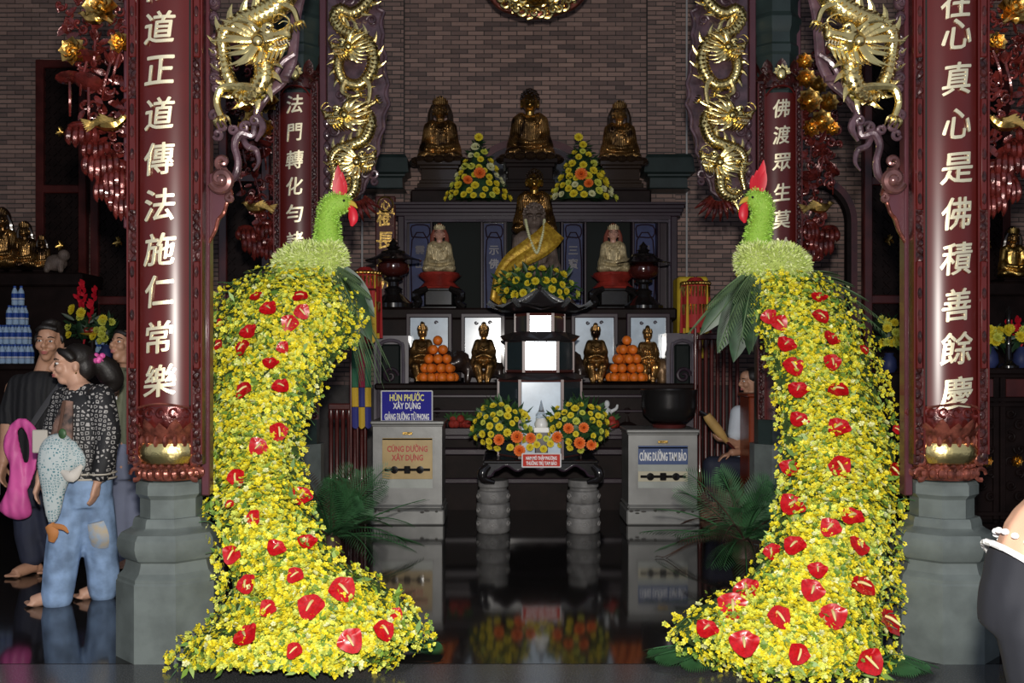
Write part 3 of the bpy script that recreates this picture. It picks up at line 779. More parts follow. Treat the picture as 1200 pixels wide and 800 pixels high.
def lotus_base(t, c, r, h, m1, m2=None, tiers=2, name='lotus_base'):
    b = MB(); x, y, z = c
    b.lathe([(r*.9, 0), (r*.95, h*.12), (r*.75, h*.22), (r*.62, h*.45), (r*.8, h*.62), (r*.95, h*.82), (r*.9, h)], 20, c)
    o = b.build(name, m1, t)
    p = MB()
    for i in range(14):
        a = 2*math.pi*i/14; cs, sn = math.cos(a), math.sin(a)
        p.leaf((x+r*.68*cs, y+r*.68*sn, z+h*.45), (x+r*1.02*cs, y+r*1.02*sn, z+h*.95), r*.42, (cs, sn, .2), -.12, 3, -.2)
        p.leaf((x+r*.68*cs, y+r*.68*sn, z+h*.45), (x+r*1.0*cs, y+r*1.0*sn, z+h*.1), r*.40, (cs, sn, -.2), .1, 3, -.2)
    p.build('lotus_petals', m2 or m1, o)
    return o
def statue(name, label, cat, c, H, robe, skin, hair, style='plain', group=None, vx=None, parts=None):
    """seated figure, legs crossed, c at the seat"""
    t = thing(name, c, label, cat, group)
    def P(x, y, z): return V(c)+V((x*(.76 if z < .6 else 1.0), y, z*1.0))*H
    m = MB(); r = lambda q: q*H*.86
    m.ell(P(0, -.06, .10), (r(.36), r(.22), r(.10)), 14, 9)
    for e in (-1, 1):
        m.ell(P(e*.29, -.10, .10), (r(.13), r(.15), r(.095)), 12, 8)
        m.limb(P(e*.30, -.10, .11), r(.09), P(-e*.06, -.24, .08), r(.06))
        m.chain([(P(e*.15, .01, .57), r(.10)), (P(e*.225, .0, .54), r(.085)), (P(e*.275, -.03, .33), r(.075)), (P(e*.22, -.14, .24), r(.06)), (P(e*.06, -.24, .21), r(.045))])
        m.tube([P(e*.27, -.02, .30), P(e*.30, -.06, .18), P(e*.28, -.12, .08)], [r(.09), r(.10), r(.08)], 10, 4)      # sleeve fall
    m.tube([P(0, .02, .08), P(0, .03, .25), P(0, .03, .42), P(0, .02, .56), P(0, .01, .63)], [r(.20), r(.175), r(.19), r(.165), r(.08)], 14, 4, .75)
    m.ell(P(0, -.2, .19), (r(.09), r(.06), r(.03)), 10, 6)
    for i in range(4):                                  # folds of the robe
        z = .30+.07*i; m.tube([P(-.16, -.10, z+.10), P(-.05, -.155+.01*i, z), P(.06, -.15+.01*i, z-.01), P(.17, -.10, z+.12)], r(.012), 6, 4)
    for i in range(3):
        m.tube([P(-.30+.04*i, -.20, .15-.03*i), P(0, -.285, .10-.03*i), P(.30-.04*i, -.20, .15-.03*i)], r(.014), 6, 4)
    m.fuse('robe', robe, t, r(.02), 2)
    def P(x, y, z): return V(c)+V((x*1.22, y*1.22, .60+(z-.60)*1.0))*H
    r = lambda q: q*H*1.15
    h = MB()
    h.limb(P(0, .01, .60), r(.055), P(0, 0, .70), r(.05)); h.ell(P(0, -.005, .79), (r(.088), r(.10), r(.115)), 14, 10); h.ell(P(0, -.03, .735), (r(.07), r(.075), r(.06)), 12, 8)
    h.tube([P(0, -.10, .81), P(0, -.122, .77), P(0, -.10, .755)], [r(.012), r(.02), r(.014)], 6, 3)
    for e in (-1, 1):
        h.ell(P(e*.092, .0, .765), (r(.016), r(.03), r(.055)), 8, 6); h.ell(P(e*.04, -.092, .80), (r(.03), r(.014), r(.012)), 8, 5)
    h.ell(P(0, -.10, .72), (r(.03), r(.014), r(.010)), 8, 5)
    hd = h.fuse('head', skin, t, r(.012), 2)
    f = MB()
    for e in (-1, 1): f.ell(P(e*.038, -.099, .793), (r(.020), r(.008), r(.006)), 8, 5); f.tube([P(e*.015, -.103, .818), P(e*.045, -.100, .828), P(e*.072, -.08, .815)], r(.006), 5, 3)
    f.build('eyes', statk, hd)
    k = MB()
    if style == 'plain':
        k.ell(P(0, .02, .84), (r(.095), r(.10), r(.085)), 14, 9); k.ell(P(0, .02, .925), (r(.055), r(.055), r(.05)), 12, 8)
        for i in range(60):
            a = i*2.399; u = i/60; z = .80+.16*u; q = .099*math.sqrt(max(0, 1-((z-.84)/.125)**2))
            y = .02+q*math.sin(a)
            if y < -.05 and z < .85: continue
            k.ell(P(q*math.cos(a), y, z), (r(.014),)*3, 5, 4)
        k.build('hair', hair, t)
    else:
        k.tube([P(0, .03, .74), P(0, .03, .86), P(0, .02, .95), P(0, .015, 1.0)], [r(.112), r(.108), r(.07), r(.02)], 12, 4)
        for e in (-1, 1): k.tube([P(e*.085, -.02, .86), P(e*.115, .0, .74), P(e*.12, .02, .62), P(e*.16, .02, .52)], [r(.02), r(.035), r(.04), r(.02)], 8, 4)
        k.build('hood', hair, t)
        cw = MB()
        for i in range(7):
            a = R(-60+20*i); cw.leaf(P(.095*math.sin(a), .0-.095*math.cos(a), .85), P(.105*math.sin(a), .01-.105*math.cos(a), .93+.04*math.cos(a*1.5)), r(.045), (math.sin(a), -math.cos(a), 0), 0, 3, -.2)
        cw.build('crown', robe, t)
    return t
# --- the tall screen cabinet with niches
YS = 11.35; ks = YS/F
scr = thing('altar_screen', W(628, 800, YS)*V((1, 1, 0)) if False else V((.06, YS+.3, 0)), 'wide dark purple altar screen with blue panels and niches below the brick wall', 'altar screen')
def sx(px): return W(px, 0, YS).x
def sz(py): return W(0, py, YS).z
b = MB().box(sx(466), sx(794), YS+.30, YS+.62, 0, sz(240)); b.build('carcass', purple, scr, False)
b = MB()
for i, (a, q, d) in enumerate(((238, 241, .10), (241, 245, .07), (245, 249, .04), (249, 253, .01))): b.box(sx(462)-d*.5, sx(797)+d*.5, YS-d, YS+.62, sz(q), sz(a), .004)
b.build('cornice', purple, scr, False)
b = MB()
for x0, x1 in ((466, 474), (786, 794)): b.box(sx(x0), sx(x1), YS-.01, YS+.31, 1.2, sz(253), .01)
b.box(sx(474), sx(786), YS, YS+.31, sz(257), sz(253))
for px in (505, 564.5, 592, 659, 686.5, 743, 773): b.box(sx(px-1.6), sx(px+1.6), YS+.05, YS+.31, 1.2, sz(256), .008)
b.build('frame', purple, scr, False)
b = MB(); b.tube([(sx(475.5), YS-.005, sz(400)), (sx(475.5), YS-.005, sz(270)), (sx(476.5), YS-.005, sz(261)), (sx(482), YS-.005, sz(259)), (sx(560), YS-.005, sz(258.5)), (sx(700), YS-.005, sz(258.5)), (sx(778), YS-.005, sz(259)), (sx(783.5), YS-.005, sz(261)), (sx(784.5), YS-.005, sz(270)), (sx(784.5), YS-.005, sz(400))], .016, 8, 5)
b.build('inner_moulding', lav, scr)
for (x0, x1, txt) in ((478, 503, '靈山'), (567, 590, '示佛'), (662, 684, '三寶'), (746, 771, '圓明')):
    b = MB().box(sx(x0), sx(x1), YS+.20, YS+.31, 1.3, sz(259)); pn = b.build('blue_panel', navy, scr, False)
    b = MB()
    for (y0, y1) in ((262, 275), (279, 362)):
        b.tube([(sx(x0+3), YS+.19, sz(y1)), (sx(x0+3), YS+.19, sz(y0)), (sx(x1-3), YS+.19, sz(y0)), (sx(x1-3), YS+.19, sz(y1)), (sx(x0+3), YS+.19, sz(y1))], .008, 5, 3)
    b.build('panel_moulding', purple, pn)
    for i, ch in enumerate(txt): text('character', ch, ((sx(x0)+sx(x1))/2, YS+.19, sz(291+16*i)), .12, lav, pn, .006, .02)
for x0, x1 in ((507, 563), (594, 657), (688, 742)): MB().box(sx(x0), sx(x1), YS+.26, YS+.31, 1.3, sz(257)).build('niche_back', niche, scr, False)
# couplet plaque at the left of the screen
t = thing('couplet_plaque', W(453, 330, YS-.06), 'narrow dark wooden plaque with gold characters at the left end of the altar screen', 'plaque')
MB().box(sx(441), sx(464.5), YS-.09, YS-.05, 1.6, W(0, 231, YS).z, .012).build('panel', redwood, t, False)
for i, (py, ch) in enumerate(((256, '樹'), (283, '長'), (308, '春'), (332, '光'))): text('character', ch, (sx(453), YS-.095, sz(py)), .21, gold_old, t, .012, .02)
m = MB(); m.tube([(sx(453)+.085*math.cos(a), YS-.10, sz(241)+.085*math.sin(a)) for a in np.linspace(0, 6.28, 13)], .012, 6, 3); m.build('seal_ring', gold_old, t)
text('character', '心', (sx(453), YS-.095, sz(241)), .11, gold_old, t, .012, .02)
# --- stepped plinth on the screen, arch, three gilt statues
zt = sz(238)
m = MB().box(sx(480), sx(765), YS+.10, YS+.85, zt, W(0, 226, 11.7).z, .02).box(sx(484), sx(760), YS+.16, YS+.85, W(0, 226, 11.7).z, W(0, 223, 11.7).z)
o = m.build('statue_plinth', dkwood, None, False); tag(o, 'long dark wooden step on the altar screen carrying the three gilt statues', 'plinth')
zp = W(0, 223, 11.7).z
YT = 11.78
t = thing('wooden_arch', W(622, 223, 12.15)*V((1, 1, 0))+V((0, 0, zp)), 'dark red wooden arch behind the middle gilt statue', 'arch')
Ya = 12.12; ka = Ya/F
for nm, r0, r1, d, mm in (('arch_ring', 78, 88, .05, redwood), ('inner_ring', 70, 78, .02, purple)):
    pts = []
    for rr, sgn in ((r1, 1), (r0, -1)):
        for i in range(25):
            a = R(4+172*i/24) if sgn > 0 else R(176-172*i/24)
            pts.append(((622+rr*math.cos(a)*.95-CX)*ka+EX, zp+(rr*math.sin(a)*.78)*ka))
    MB().prism(pts, Ya-d, Ya+.05).build(nm, mm, t)
m = MB().prism([((622+70*math.cos(R(4+172*i/24))*.95-CX)*ka+EX, zp+70*.78*math.sin(R(4+172*i/24))*ka) for i in range(25)], Ya+.02, Ya+.04); m.build('arch_back', blackl, t)
def pedestal(t, c, w, d, h, mm, nm='pedestal'):
    m = MB(); x, y, z = c
    for f, g, e in ((0, .18, 1.0), (.18, .3, .92), (.3, .72, .84), (.72, .84, .92), (.84, 1, 1.02)): m.box(x-w/2*e, x+w/2*e, y-d/2*e, y+d/2*e, z+h*f, z+h*g, .006)
    return m.build(nm, mm, t, False)
for i, (px, ptop, pseat, H, st, mm, sk, hr, lab, w) in enumerate((
        (516, 112, 193, 0, 'hood', statg, statg, statk, 'left gilt statue with a tall hood seated above the altar screen', .5),
        (621, 101, 190, 0, 'plain', statg, gold_old, statk, 'tallest gilt seated statue in the middle before the brick wall', .62),
        (726, 117, 193, 0, 'hood', statg, statg, statk, 'right dark and gilt hooded statue seated above the altar screen', .5))):
    c = W(px, pseat, YT); c.z = W(0, pseat, YT).z; H = (pseat-ptop)*YT/F
    t = statue('seated_statue', lab, 'statue', c, H, mm, sk, hr, st, 'gilt statues above the altar screen')
    pedestal(t, (c.x, YT, zp), w, .5, c.z-zp, statk if i != 1 else dkwood)
    m = MB()                                             # black lacquer skirt of the robe over the seat
    for j in range(9):
        a = R(180+22.5*j); m.ell((c.x+.36*H*math.cos(a), YT-.04+.26*H*math.sin(a), c.z+.02), (.09*H, .09*H, .06*H), 8, 6)
    m.build('robe_hem', statk, t)
# --- the gilt Buddha behind and the brown stone Buddha with its golden sash
c = W(626, 277, 11.25)
t = statue('seated_statue', 'small gilt Buddha directly behind the brown stone Buddha', 'statue', c, 82*11.25/F, statg, gold_old, statk, 'plain')
pedestal(t, (c.x, 11.25, 2.02), .5, .4, c.z-2.02, dkwood)
YD = 10.75; c = W(626, 338, YD); H = 104*YD/F
sb = statue('seated_statue', 'brown stone Buddha draped with a golden sash in the middle of the altar', 'statue', c, H, stoneb, stoneb, stoneb, 'plain')
m = MB(); m.lathe([(.42, 0), (.46, .06), (.40, .14), (.36, .2), (.44, .3), (.43, c.z-2.02)], 20, (c.x, YD, 2.02), sy=.8); m.build('pedestal', stoneb, sb)
sash = mat('gold_brocade', (.80, .52, .06), .38, .35, col2=(.42, .22, .02), scale=28, bump=.3, bscale=60)
rows = [((640, 260), (661, 279)), ((628, 271), (652, 290)), ((612, 283), (638, 301)), ((597, 294), (622, 309)), ((586, 307), (606, 318)), ((579, 322), (597, 334)), ((576, 338), (591, 350)), ((574, 350), (586, 358))]
dep = [-.20, -.27, -.30, -.32, -.34, -.37, -.40, -.40]
P = []
for (a, bb), d in zip(rows, dep):
    r = []
    for j in range(9):
        u = j/8; r.append(W(a[0]*(1-u)+bb[0]*u, a[1]*(1-u)+bb[1]*u, YD+d-.03*math.sin(u*math.pi)+.012*math.cos(u*18)))
    P.append(r)
Q = [list(map(V, x)) for x in zip(*[[V(p) for p in cr([tuple(r[j]) for r in P], 4)] for j in range(9)])]
m = MB().grid(Q); nb = len(m.v); m.add([V(p)+V((0, .02, 0)) for p in m.v[:]], [f[::-1] for f in m.f[:]])
o = m.build('golden_sash', sash); tag(o, 'golden brocade sash draped across the brown stone Buddha', 'sash')
m = MB(); fw = []
gar = [(616, 258, -.12), (618, 268, -.22), (622, 282, -.30), (629, 296, -.36), (634, 282, -.31), (637, 268, -.24), (638, 258, -.12)]
for p in cr([(a, bb, d) for a, bb, d in gar], 6): m.ell(W(p[0], p[1], YD+p[2]), .017, 6, 5)
o = m.build('flower_garland', creamc); tag(o, 'pale flower garland round the neck of the stone Buddha', 'garland'); o['kind'] = 'stuff'
# --- painted bodhisattvas in the niches
for px, lab in ((515, 'left painted bodhisattva in a pale gold robe on a red lotus seat'), (718.5, 'right painted bodhisattva in a pale gold robe on a red lotus seat')):
    Yb = 11.05; c = W(px, 321, Yb); H = 60*Yb/F
    t = statue('bodhisattva_statue', lab, 'statue', c, H, robe_s, skin_s, mat('red_brown_hood', (.20, .05, .03), .4), 'hood', 'painted statues in the screen niches')
    lotus_base(t, (c.x, Yb, c.z-.17), .24, .18, redp, redp)
    m = MB().box(c.x-.20, c.x+.20, Yb-.18, Yb+.18, 2.02, 2.07, .01)
    for e in (-1, 1): m.tube([(c.x+e*.12, Yb-.17, c.z-.17), (c.x+e*.25, Yb-.18, c.z-.24), (c.x+e*.21, Yb-.18, 2.12), (c.x+e*.28, Yb-.18, 2.05)], [.03, .05, .04, .05], 8, 4)
    m.box(c.x-.16, c.x+.16, Yb-.15, Yb+.15, 2.07, c.z-.17, .02); m.box(c.x-.21, c.x+.21, Yb-.19, Yb+.19, c.z-.20, c.z-.165, .01)
    m.build('black_pedestal', blackl, t)
# --- altar tables: the upper bench, the long altar with its ends, ledges
o = MB().box(-1.62, 1.52, 10.30, 11.33, 1.90, 2.02, .02).box(-1.58, 1.48, 10.4, 11.3, 0.1, 1.90).build('altar_bench', dkwood, None, False); tag(o, 'long dark altar bench carrying the seated statues before the screen', 'altar')
YA = 9.80
al = thing('altar_table', (0.05, YA+.2, 0), 'long carved dark altar with lavender end panels behind the donation boxes', 'altar')
ax = lambda px: W(px, 0, YA).x
az = lambda py: W(0, py, YA).z
MB().box(ax(440), ax(816), YA-.10, YA+.46, az(456), az(449), .015).build('top_board', dkwood, al, False)
b = MB(); b.box(ax(478), ax(782), YA+.02, YA+.4, .0, az(456))
b.build('front_panel', dkwood, al, False)
b = MB()
for y0, y1, d in ((462, 466, .03), (480, 483, .03), (500, 509, .16), (509, 514, .10), (524, 531, .20), (560, 566, .05)): b.box(ax(478), ax(782), YA+.02-d, YA+.05, az(y1), az(y0), .008)
b.build('ledges', purple, al, False)
for e, (x0, x1) in ((-1, (437, 478)), (1, (782, 819))):
    m = MB(); m.box(ax(x0), ax(x1), YA+.06, YA+.4, 0, az(390 if e > 0 else 393))
    m.build('end_panel', lav, al, False)
    m = MB().box(ax(x0+9), ax(x1-9), YA+.03, YA+.07, az(486), az(403), .03); m.build('end_recess', niche, al, False)
    m = MB(); xa, xb = ax(x0+6), ax(x1-6)
    m.tube([(xa, YA+.03, az(492)), (xa, YA+.03, az(412)), (xa+.03, YA+.03, az(402)), (xa+.09, YA+.03, az(399)), (xb-.09, YA+.03, az(399)), (xb-.03, YA+.03, az(402)), (xb, YA+.03, az(412)), (xb, YA+.03, az(492))], .018, 8, 4)
    m.build('end_moulding', lav, al)
    m = MB(); volute(m, ((x0+x1)/2, 440), 9, 1.4, 2.2, YA+.02); volute(m, ((x0+x1)/2, 468), 9, 1.4, 2.2, YA+.02, -1); m.build('scroll_carving', purple, al)['kind'] = 'stuff'
# --- four framed pale panels with gilt riders before them
YF = 10.12; fz = az(449)
for i, (x0, x1) in enumerate(((476, 530), (540, 592), (669, 724), (734, 785))):
    lab = ['leftmost pale blue framed panel behind the orange pyramid', 'second pale blue framed panel just left of the glass pagoda', 'third pale blue framed panel just right of the glass pagoda', 'rightmost pale blue framed panel behind the elephant rider'][i]
    t = thing('framed_panel', (W((x0+x1)/2, 0, YF).x, YF, fz), lab, 'framed panel', 'framed panels on the altar')
    fx = lambda p: W(p, 0, YF).x
    zz1 = W(0, 367, YF).z
    MB().box(fx(x0+3), fx(x1-3), YF, YF+.02, fz, zz1-.03).build('pale_panel', paleblue, t, False)
    m = MB()
    m.box(fx(x0), fx(x0+5), YF-.03, YF+.03, fz, zz1, .008); m.box(fx(x1-5), fx(x1), YF-.03, YF+.03, fz, zz1, .008); m.box(fx(x0), fx(x1), YF-.031, YF+.03, zz1-.045, zz1, .008)
    m.box(fx(x0), fx(x1), YF-.03, YF+.03, fz, fz+.06, .008)
    m.build('frame', purple, t, False)
    m = MB()
    for e in (-1, 1): volute(m, ((x0+x1)/2+e*8, 378), 2.2, 1, .8, YF-.005, e, 0, 8)
    m.build('painted_clouds', lav, t)
def rider(px, ptop, pbot, beast, face, label, Y, head_side):
    k = Y/F; c = W(px, pbot, Y); c.z = fz; H = (pbot-ptop)*k*1.0
    t = thing('rider_statue', c, label, 'statue', 'gilt riders on the altar')
    def P(x, y, z): return c+V((x*.76, y, z))*H
    r = lambda q: q*H*.84
    m = MB()
    m.tube([P(0, 0, .30), P(0, 0, .42), P(0, .0, .56), P(0, 0, .68), P(0, 0, .74)], [r(.20), r(.18), r(.17), r(.14), r(.06)], 12, 4)
    for e in (-1, 1):
        m.chain([(P(e*.13, 0, .67), r(.08)), (P(e*.20, -.02, .52), r(.075)), (P(e*.15, -.12, .43), r(.06)), (P(e*.03, -.17, .47), r(.04))])
        m.chain([(P(e*.08, -.05, .32), r(.11)), (P(e*.14, -.18, .28), r(.10)), (P(e*.09, -.17, .10), r(.08)), (P(e*.08, -.20, .03), r(.055))])
        m.tube([P(e*.19, -.02, .5), P(e*.22, -.06, .34), P(e*.2, -.1, .16)], [r(.06), r(.07), r(.03)], 8, 4)
    for j in range(4): m.tube([P(-.10, -.12, .62-.08*j), P(0, -.17, .57-.08*j), P(.10, -.12, .62-.08*j)], r(.012), 6, 3)
    m.fuse('robe', bronze if beast != 'elephant' else statg, t, r(.02), 2)
    r = lambda q: q*H*1.12
    h = MB(); h.limb(P(0, 0, .72), r(.045), P(0, 0, .78), r(.045)); h.ell(P(0, -.01, .85), (r(.075), r(.08), r(.09)), 12, 9)
    h.tube([P(0, -.085, .865), P(0, -.10, .84)], [r(.01), r(.016)], 6, 2)
    for e in (-1, 1): h.ell(P(e*.08, 0, .83), (r(.014), r(.024), r(.045)), 6, 5)
    h.build('head', statg, t)
    q = MB(); q.ell(P(0, .015, .90), (r(.085), r(.085), r(.07)), 12, 8); q.ell(P(0, .01, .97), (r(.04), r(.04), r(.05)), 8, 6)
    for j in range(7):
        a = R(-75+25*j); q.leaf(P(.085*math.sin(a), -.085*math.cos(a), .88), P(.10*math.sin(a), -.09*math.cos(a), .965), r(.05), (math.sin(a), -math.cos(a), 0), 0, 3)
    q.build('crown', bronze, t)
    def P(x, y, z): return c+V((x, y, z))*H
    r = lambda q: q*H
    f = face; bm_ = MB()
    if beast == 'elephant':
        bm_.tube([P(-.30*f, .08, .24), P(-.05*f, .08, .27), P(.25*f, .08, .27), P(.42*f, .02, .32)], [r(.15), r(.19), r(.18), r(.13)], 12, 4)
        bm_.ell(P(.50*f, -.02, .36), (r(.15), r(.14), r(.16)), 12, 8)
        bm_.tube([P(.58*f, -.06, .34), P(.68*f, -.08, .24), P(.72*f, -.08, .12), P(.66*f, -.09, .05), P(.60*f, -.10, .07)], [r(.08), r(.065), r(.05), r(.04), r(.03)], 10, 4)
        for x in (-.22, .26):
            for y in (-.02, .18): bm_.limb(P(x*f, y, .22), r(.085), P(x*f, y, .04), r(.07))
        for e in (-1, 1): bm_.ell(P(.42*f, e*.14, .36), (r(.1), r(.03), r(.13)), 8, 6, (0, 0, e*.5))
    else:
        bm_.tube([P(-.32*f, .08, .22), P(-.1*f, .08, .22), P(.2*f, .08, .24), P(.34*f, .02, .32)], [r(.12), r(.15), r(.15), r(.13)], 12, 4)
        bm_.ell(P(.42*f, -.04, .36), (r(.14), r(.14), r(.14)), 12, 8); bm_.ell(P(.50*f, -.10, .32), (r(.09), r(.09), r(.075)), 10, 7)
        for j in range(10):
            a = j*.63; bm_.ell(P(.40*f+.13*math.cos(a)*f, -.02, .37+.13*math.sin(a)), (r(.055),)*3, 8, 6)
        for x in (-.26, .26):
            for y in (-.02, .18): bm_.limb(P(x*f, y, .2), r(.07), P(x*f*1.05, y-.02, .04), r(.055))
        bm_.tube([P(-.38*f, .1, .22), P(-.52*f, .08, .34), P(-.46*f, .06, .52), P(-.38*f, .06, .62), P(-.46*f, .06, .70)], [r(.05), r(.07), r(.06), r(.05), r(.02)], 8, 4)
    bm_.fuse('mount', mat('mount_lacquer', (.035, .022, .018), .3, .2, coat=.3) if beast != 'elephant' else mat('brown_elephant', (.20, .12, .06), .4, .4, var=.3, bump=.3), t, r(.022), 2)
rider(495, 379, 449, 'lion', 1, 'gilt figure riding a dark beast, half hidden by the left orange pyramid', 9.98, 1)
rider(567, 379, 449, 'lion', -1, 'crowned gilt figure riding a beast just left of the glass pagoda', 9.98, 1)
rider(698, 380, 449, 'lion', -1, 'gilt figure riding a beast just right of the glass pagoda', 9.98, 1)
rider(759, 383, 449, 'elephant', 1, 'gilt figure riding a brown elephant right of the orange pyramid', 9.98, 1)
# --- black turned lamp towers
for px, ptop, pbot, Y, lab in ((461, 279, 391, 10.35, 'black turned wooden lantern tower left of the altar screen'), (754, 283, 391, 10.75, 'black turned wooden lantern tower before the right blue panel')):
    c = W(px, pbot, Y); zb = az(390) if False else 2.02
    zb = 2.02; h = (pbot-ptop)*Y/F+(c.z-2.02)
    t = thing('lantern_tower', (c.x, Y, zb), lab, 'lantern', 'lantern towers on the altar')
    r = .30*.55
    MB().lathe([(r*1.3, 0), (r*1.3, .06*h), (r*1.0, .1*h), (r*.75, .16*h), (r*.45, .22*h), (r*.6, .27*h), (r*.35, .31*h), (r*.32, .37*h), (r*.6, .40*h), (r*.62, .43*h), (r*.4, .45*h)], 18, (c.x, Y, zb)).build('stem', blackl, t)
    MB().lathe([(r*.4, .45*h), (r*.85, .49*h), (r*1.0, .55*h), (r*.98, .62*h), (r*.7, .67*h)], 18, (c.x, Y, zb)).build('lamp_bulb', mat('dark_red_lacquer_bulb', (.06, .012, .010), .15, coat=.5), t)
    MB().lathe([(r*.7, .67*h), (r*1.75, .665*h), (r*1.8, .68*h), (r*1.2, .73*h), (r*.8, .78*h), (r*.75, .81*h), (r*.35, .84*h)], 18, (c.x, Y, zb)).build('lamp_roof', blackl, t)
    MB().lathe([(r*.3, .84*h), (r*.45, .87*h), (r*.2, .90*h), (r*.3, .93*h), (r*.12, .97*h), (.004, h)], 12, (c.x, Y, zb)).build('finial', blackl, t)
# --- blooms
def bloom_mesh(r, m1, n=(12, 9, 5), core=None):
    b = MB()
    for ring, (cnt, el, l) in enumerate(zip(n, (8, 42, 72), (1, .95, .85))):
        for i in range(cnt):
            a = 2*math.pi*(i+.5*ring)/cnt; e = R(el)
            d = V((math.cos(a)*math.cos(e), math.sin(a)*math.cos(e), math.sin(e)))
            nn = V((-math.cos(a)*math.sin(e), -math.sin(a)*math.sin(e), math.cos(e)))
            sd = d.cross(nn); w = r*.30; p0, p1, p2 = d*r*.15, d*r*.7*l, d*r*l+nn*r*.08
            b.add([p0, p1-sd*w, p2, p1+sd*w], [(0, 3, 2, 1)])
    me = b.mesh(False); me.materials.append(m1)
    me.name = 'bloom'
    return me
B_y = bloom_mesh(1, yellowc); B_l = bloom_mesh(1, limec); B_c = bloom_mesh(1, creamc); B_o = bloom_mesh(1, orangec, (14, 10, 6))
def place_bloom(t, me, p, r, nrm, name='chrysanthemum'):
    o = bpy.data.objects.new(name, me); COL.objects.link(o); adopt(o, t)
    q = V(nrm).to_track_quat('Z', 'Y'); o.location = p; o.rotation_mode = 'QUATERNION'; o.rotation_quaternion = q; o.scale = (r, r, r)
    return o
def greens(t, c, rx, ry, rz, n, seed, m1=leafg, L=.12, name='foliage'):
    rn = random.Random(seed); b = MB()
    b.ell(c, (rx*.6, ry*.6, rz*.6), 10, 7)
    for i in range(n):
        a = rn.uniform(0, 6.28); e = math.asin(rn.uniform(-.5, 1)); d = V((math.cos(a)*math.cos(e), math.sin(a)*math.cos(e), math.sin(e)))
        p = V(c)+V((d.x*rx, d.y*ry, d.z*rz))*rn.uniform(.5, .9)
        d2 = (d+V((rn.uniform(-.6, .6), rn.uniform(-.6, .6), rn.uniform(-.6, .6)))).normalized()
        l = L*rn.uniform(.6, 1.3); b.leaf(p, p+d2*l, l*.28, d, .15, 3)
    o = b.build(name, m1, t); o['kind'] = 'stuff'
    return o
def bouquet(label, px0, px1, py0, py1, Y, zb, oranges, n, seed, shape='dome', rb=.042, extra=(), group=None, depth=.22):
    rn = random.Random(seed); k = Y/F
    c = W((px0+px1)/2, (py0+py1)/2, Y); rx = (px1-px0)*k/2; rz = (py1-py0)*k/2
    t = thing('flower_arrangement', (c.x, Y, zb), label, 'flowers', group)
    if shape == 'cone':
        b = MB().lathe([(rx*.75, -rz), (rx*.7, -rz*.6), (rx*.35, rz*.2), (rx*.08, rz*.9)], 12, tuple(c)); rr = random.Random(seed+1)
        for i in range(200):
            u = rr.random()**1.5; a = rr.uniform(0, 6.28); q = rx*(1-u)*.85+.02; p = V((c.x+q*math.cos(a), c.y+q*math.sin(a)*.8, c.z-rz+2*rz*u))
            d = V((math.cos(a), math.sin(a), rr.uniform(-.5, .8))); l = rr.uniform(.05, .11); b.leaf(p, p+d*l, l*.3, d, .1, 3)
        for i in range(26):
            a = rr.uniform(0, 6.28); p = V((c.x, c.y, c.z-rz+.05)); d = V((math.cos(a)*1.0, math.sin(a)*.8, rr.uniform(-.25, -.05))); b.leaf(p, p+d*rx*1.15, .07, (0, 0, 1), .1, 4)
        o = b.build('foliage', leafd, t); o['kind'] = 'stuff'
    else: greens(t, c, rx*1.05, depth, rz*1.15, 260, seed, leafg)
    pts = []
    for (px, py, r) in oranges:
        p = W(px, py, Y-depth*1.05); pts.append((p, .055)); place_bloom(t, B_o, p, r, (rn.uniform(-.3, .3), -1, rn.uniform(0, .4)), 'orange_gerbera')
    tries = 0
    while len(pts) < n and tries < 4000:
        tries += 1
        u, v = rn.uniform(-1, 1), rn.uniform(-1, 1)
        if shape == 'cone':
            if abs(u) > (1-(v+1)/2)*.98+.06: continue
            wd = (1-(v+1)/2)*.98+.06
            d = math.sqrt(max(0, 1-(u/max(wd, abs(u), .01))**2)); p = V((c.x+u*rx, Y-d*depth*wd*1.15-.02, c.z+v*rz)); nr = (u, -max(.3, d), .4)
        else:
            if u*u+v*v > 1: continue
            d = math.sqrt(1-u*u-v*v*.8) if u*u+v*v*.8 < 1 else 0; p = V((c.x+u*rx, Y-d*depth-.03, c.z+v*rz)); nr = (u, -max(.35, d), v*.7+.2)
        r = rb*rn.uniform(.8, 1.2)
        if any((p-q).length < (r+q2)*.88 for q, q2 in pts): continue
        pts.append((p, r)); place_bloom(t, rn.choice((B_y, B_y, B_y, B_l, B_c if shape == 'cone' else B_y)), p, r, nr)
    for (px, py, r, me) in extra: place_bloom(t, me, W(px, py, Y-depth*.9), r, (0, -1, .3))
    return t
bouquet('yellow flower pyramid with orange blooms, left above the altar screen', 523, 598, 168, 236, 11.52, zt, [(562, 203, .075), (548, 211, .06)], 46, 5, 'cone', .05, [(561, 161, .055, B_y)], 'flower pyramids', .3)
bouquet('yellow flower pyramid with orange blooms, right above the altar screen', 644, 720, 168, 236, 11.52, zt, [(681, 204, .078), (690, 215, .06)], 46, 9, 'cone', .05, [(678, 161, .055, B_y)], 'flower pyramids', .3)
bouquet('mound of small yellow chrysanthemums at the knees of the stone Buddha', 580, 678, 316, 362, 10.25, 2.02, [], 34, 12, 'dome', .045, (), None, .2)
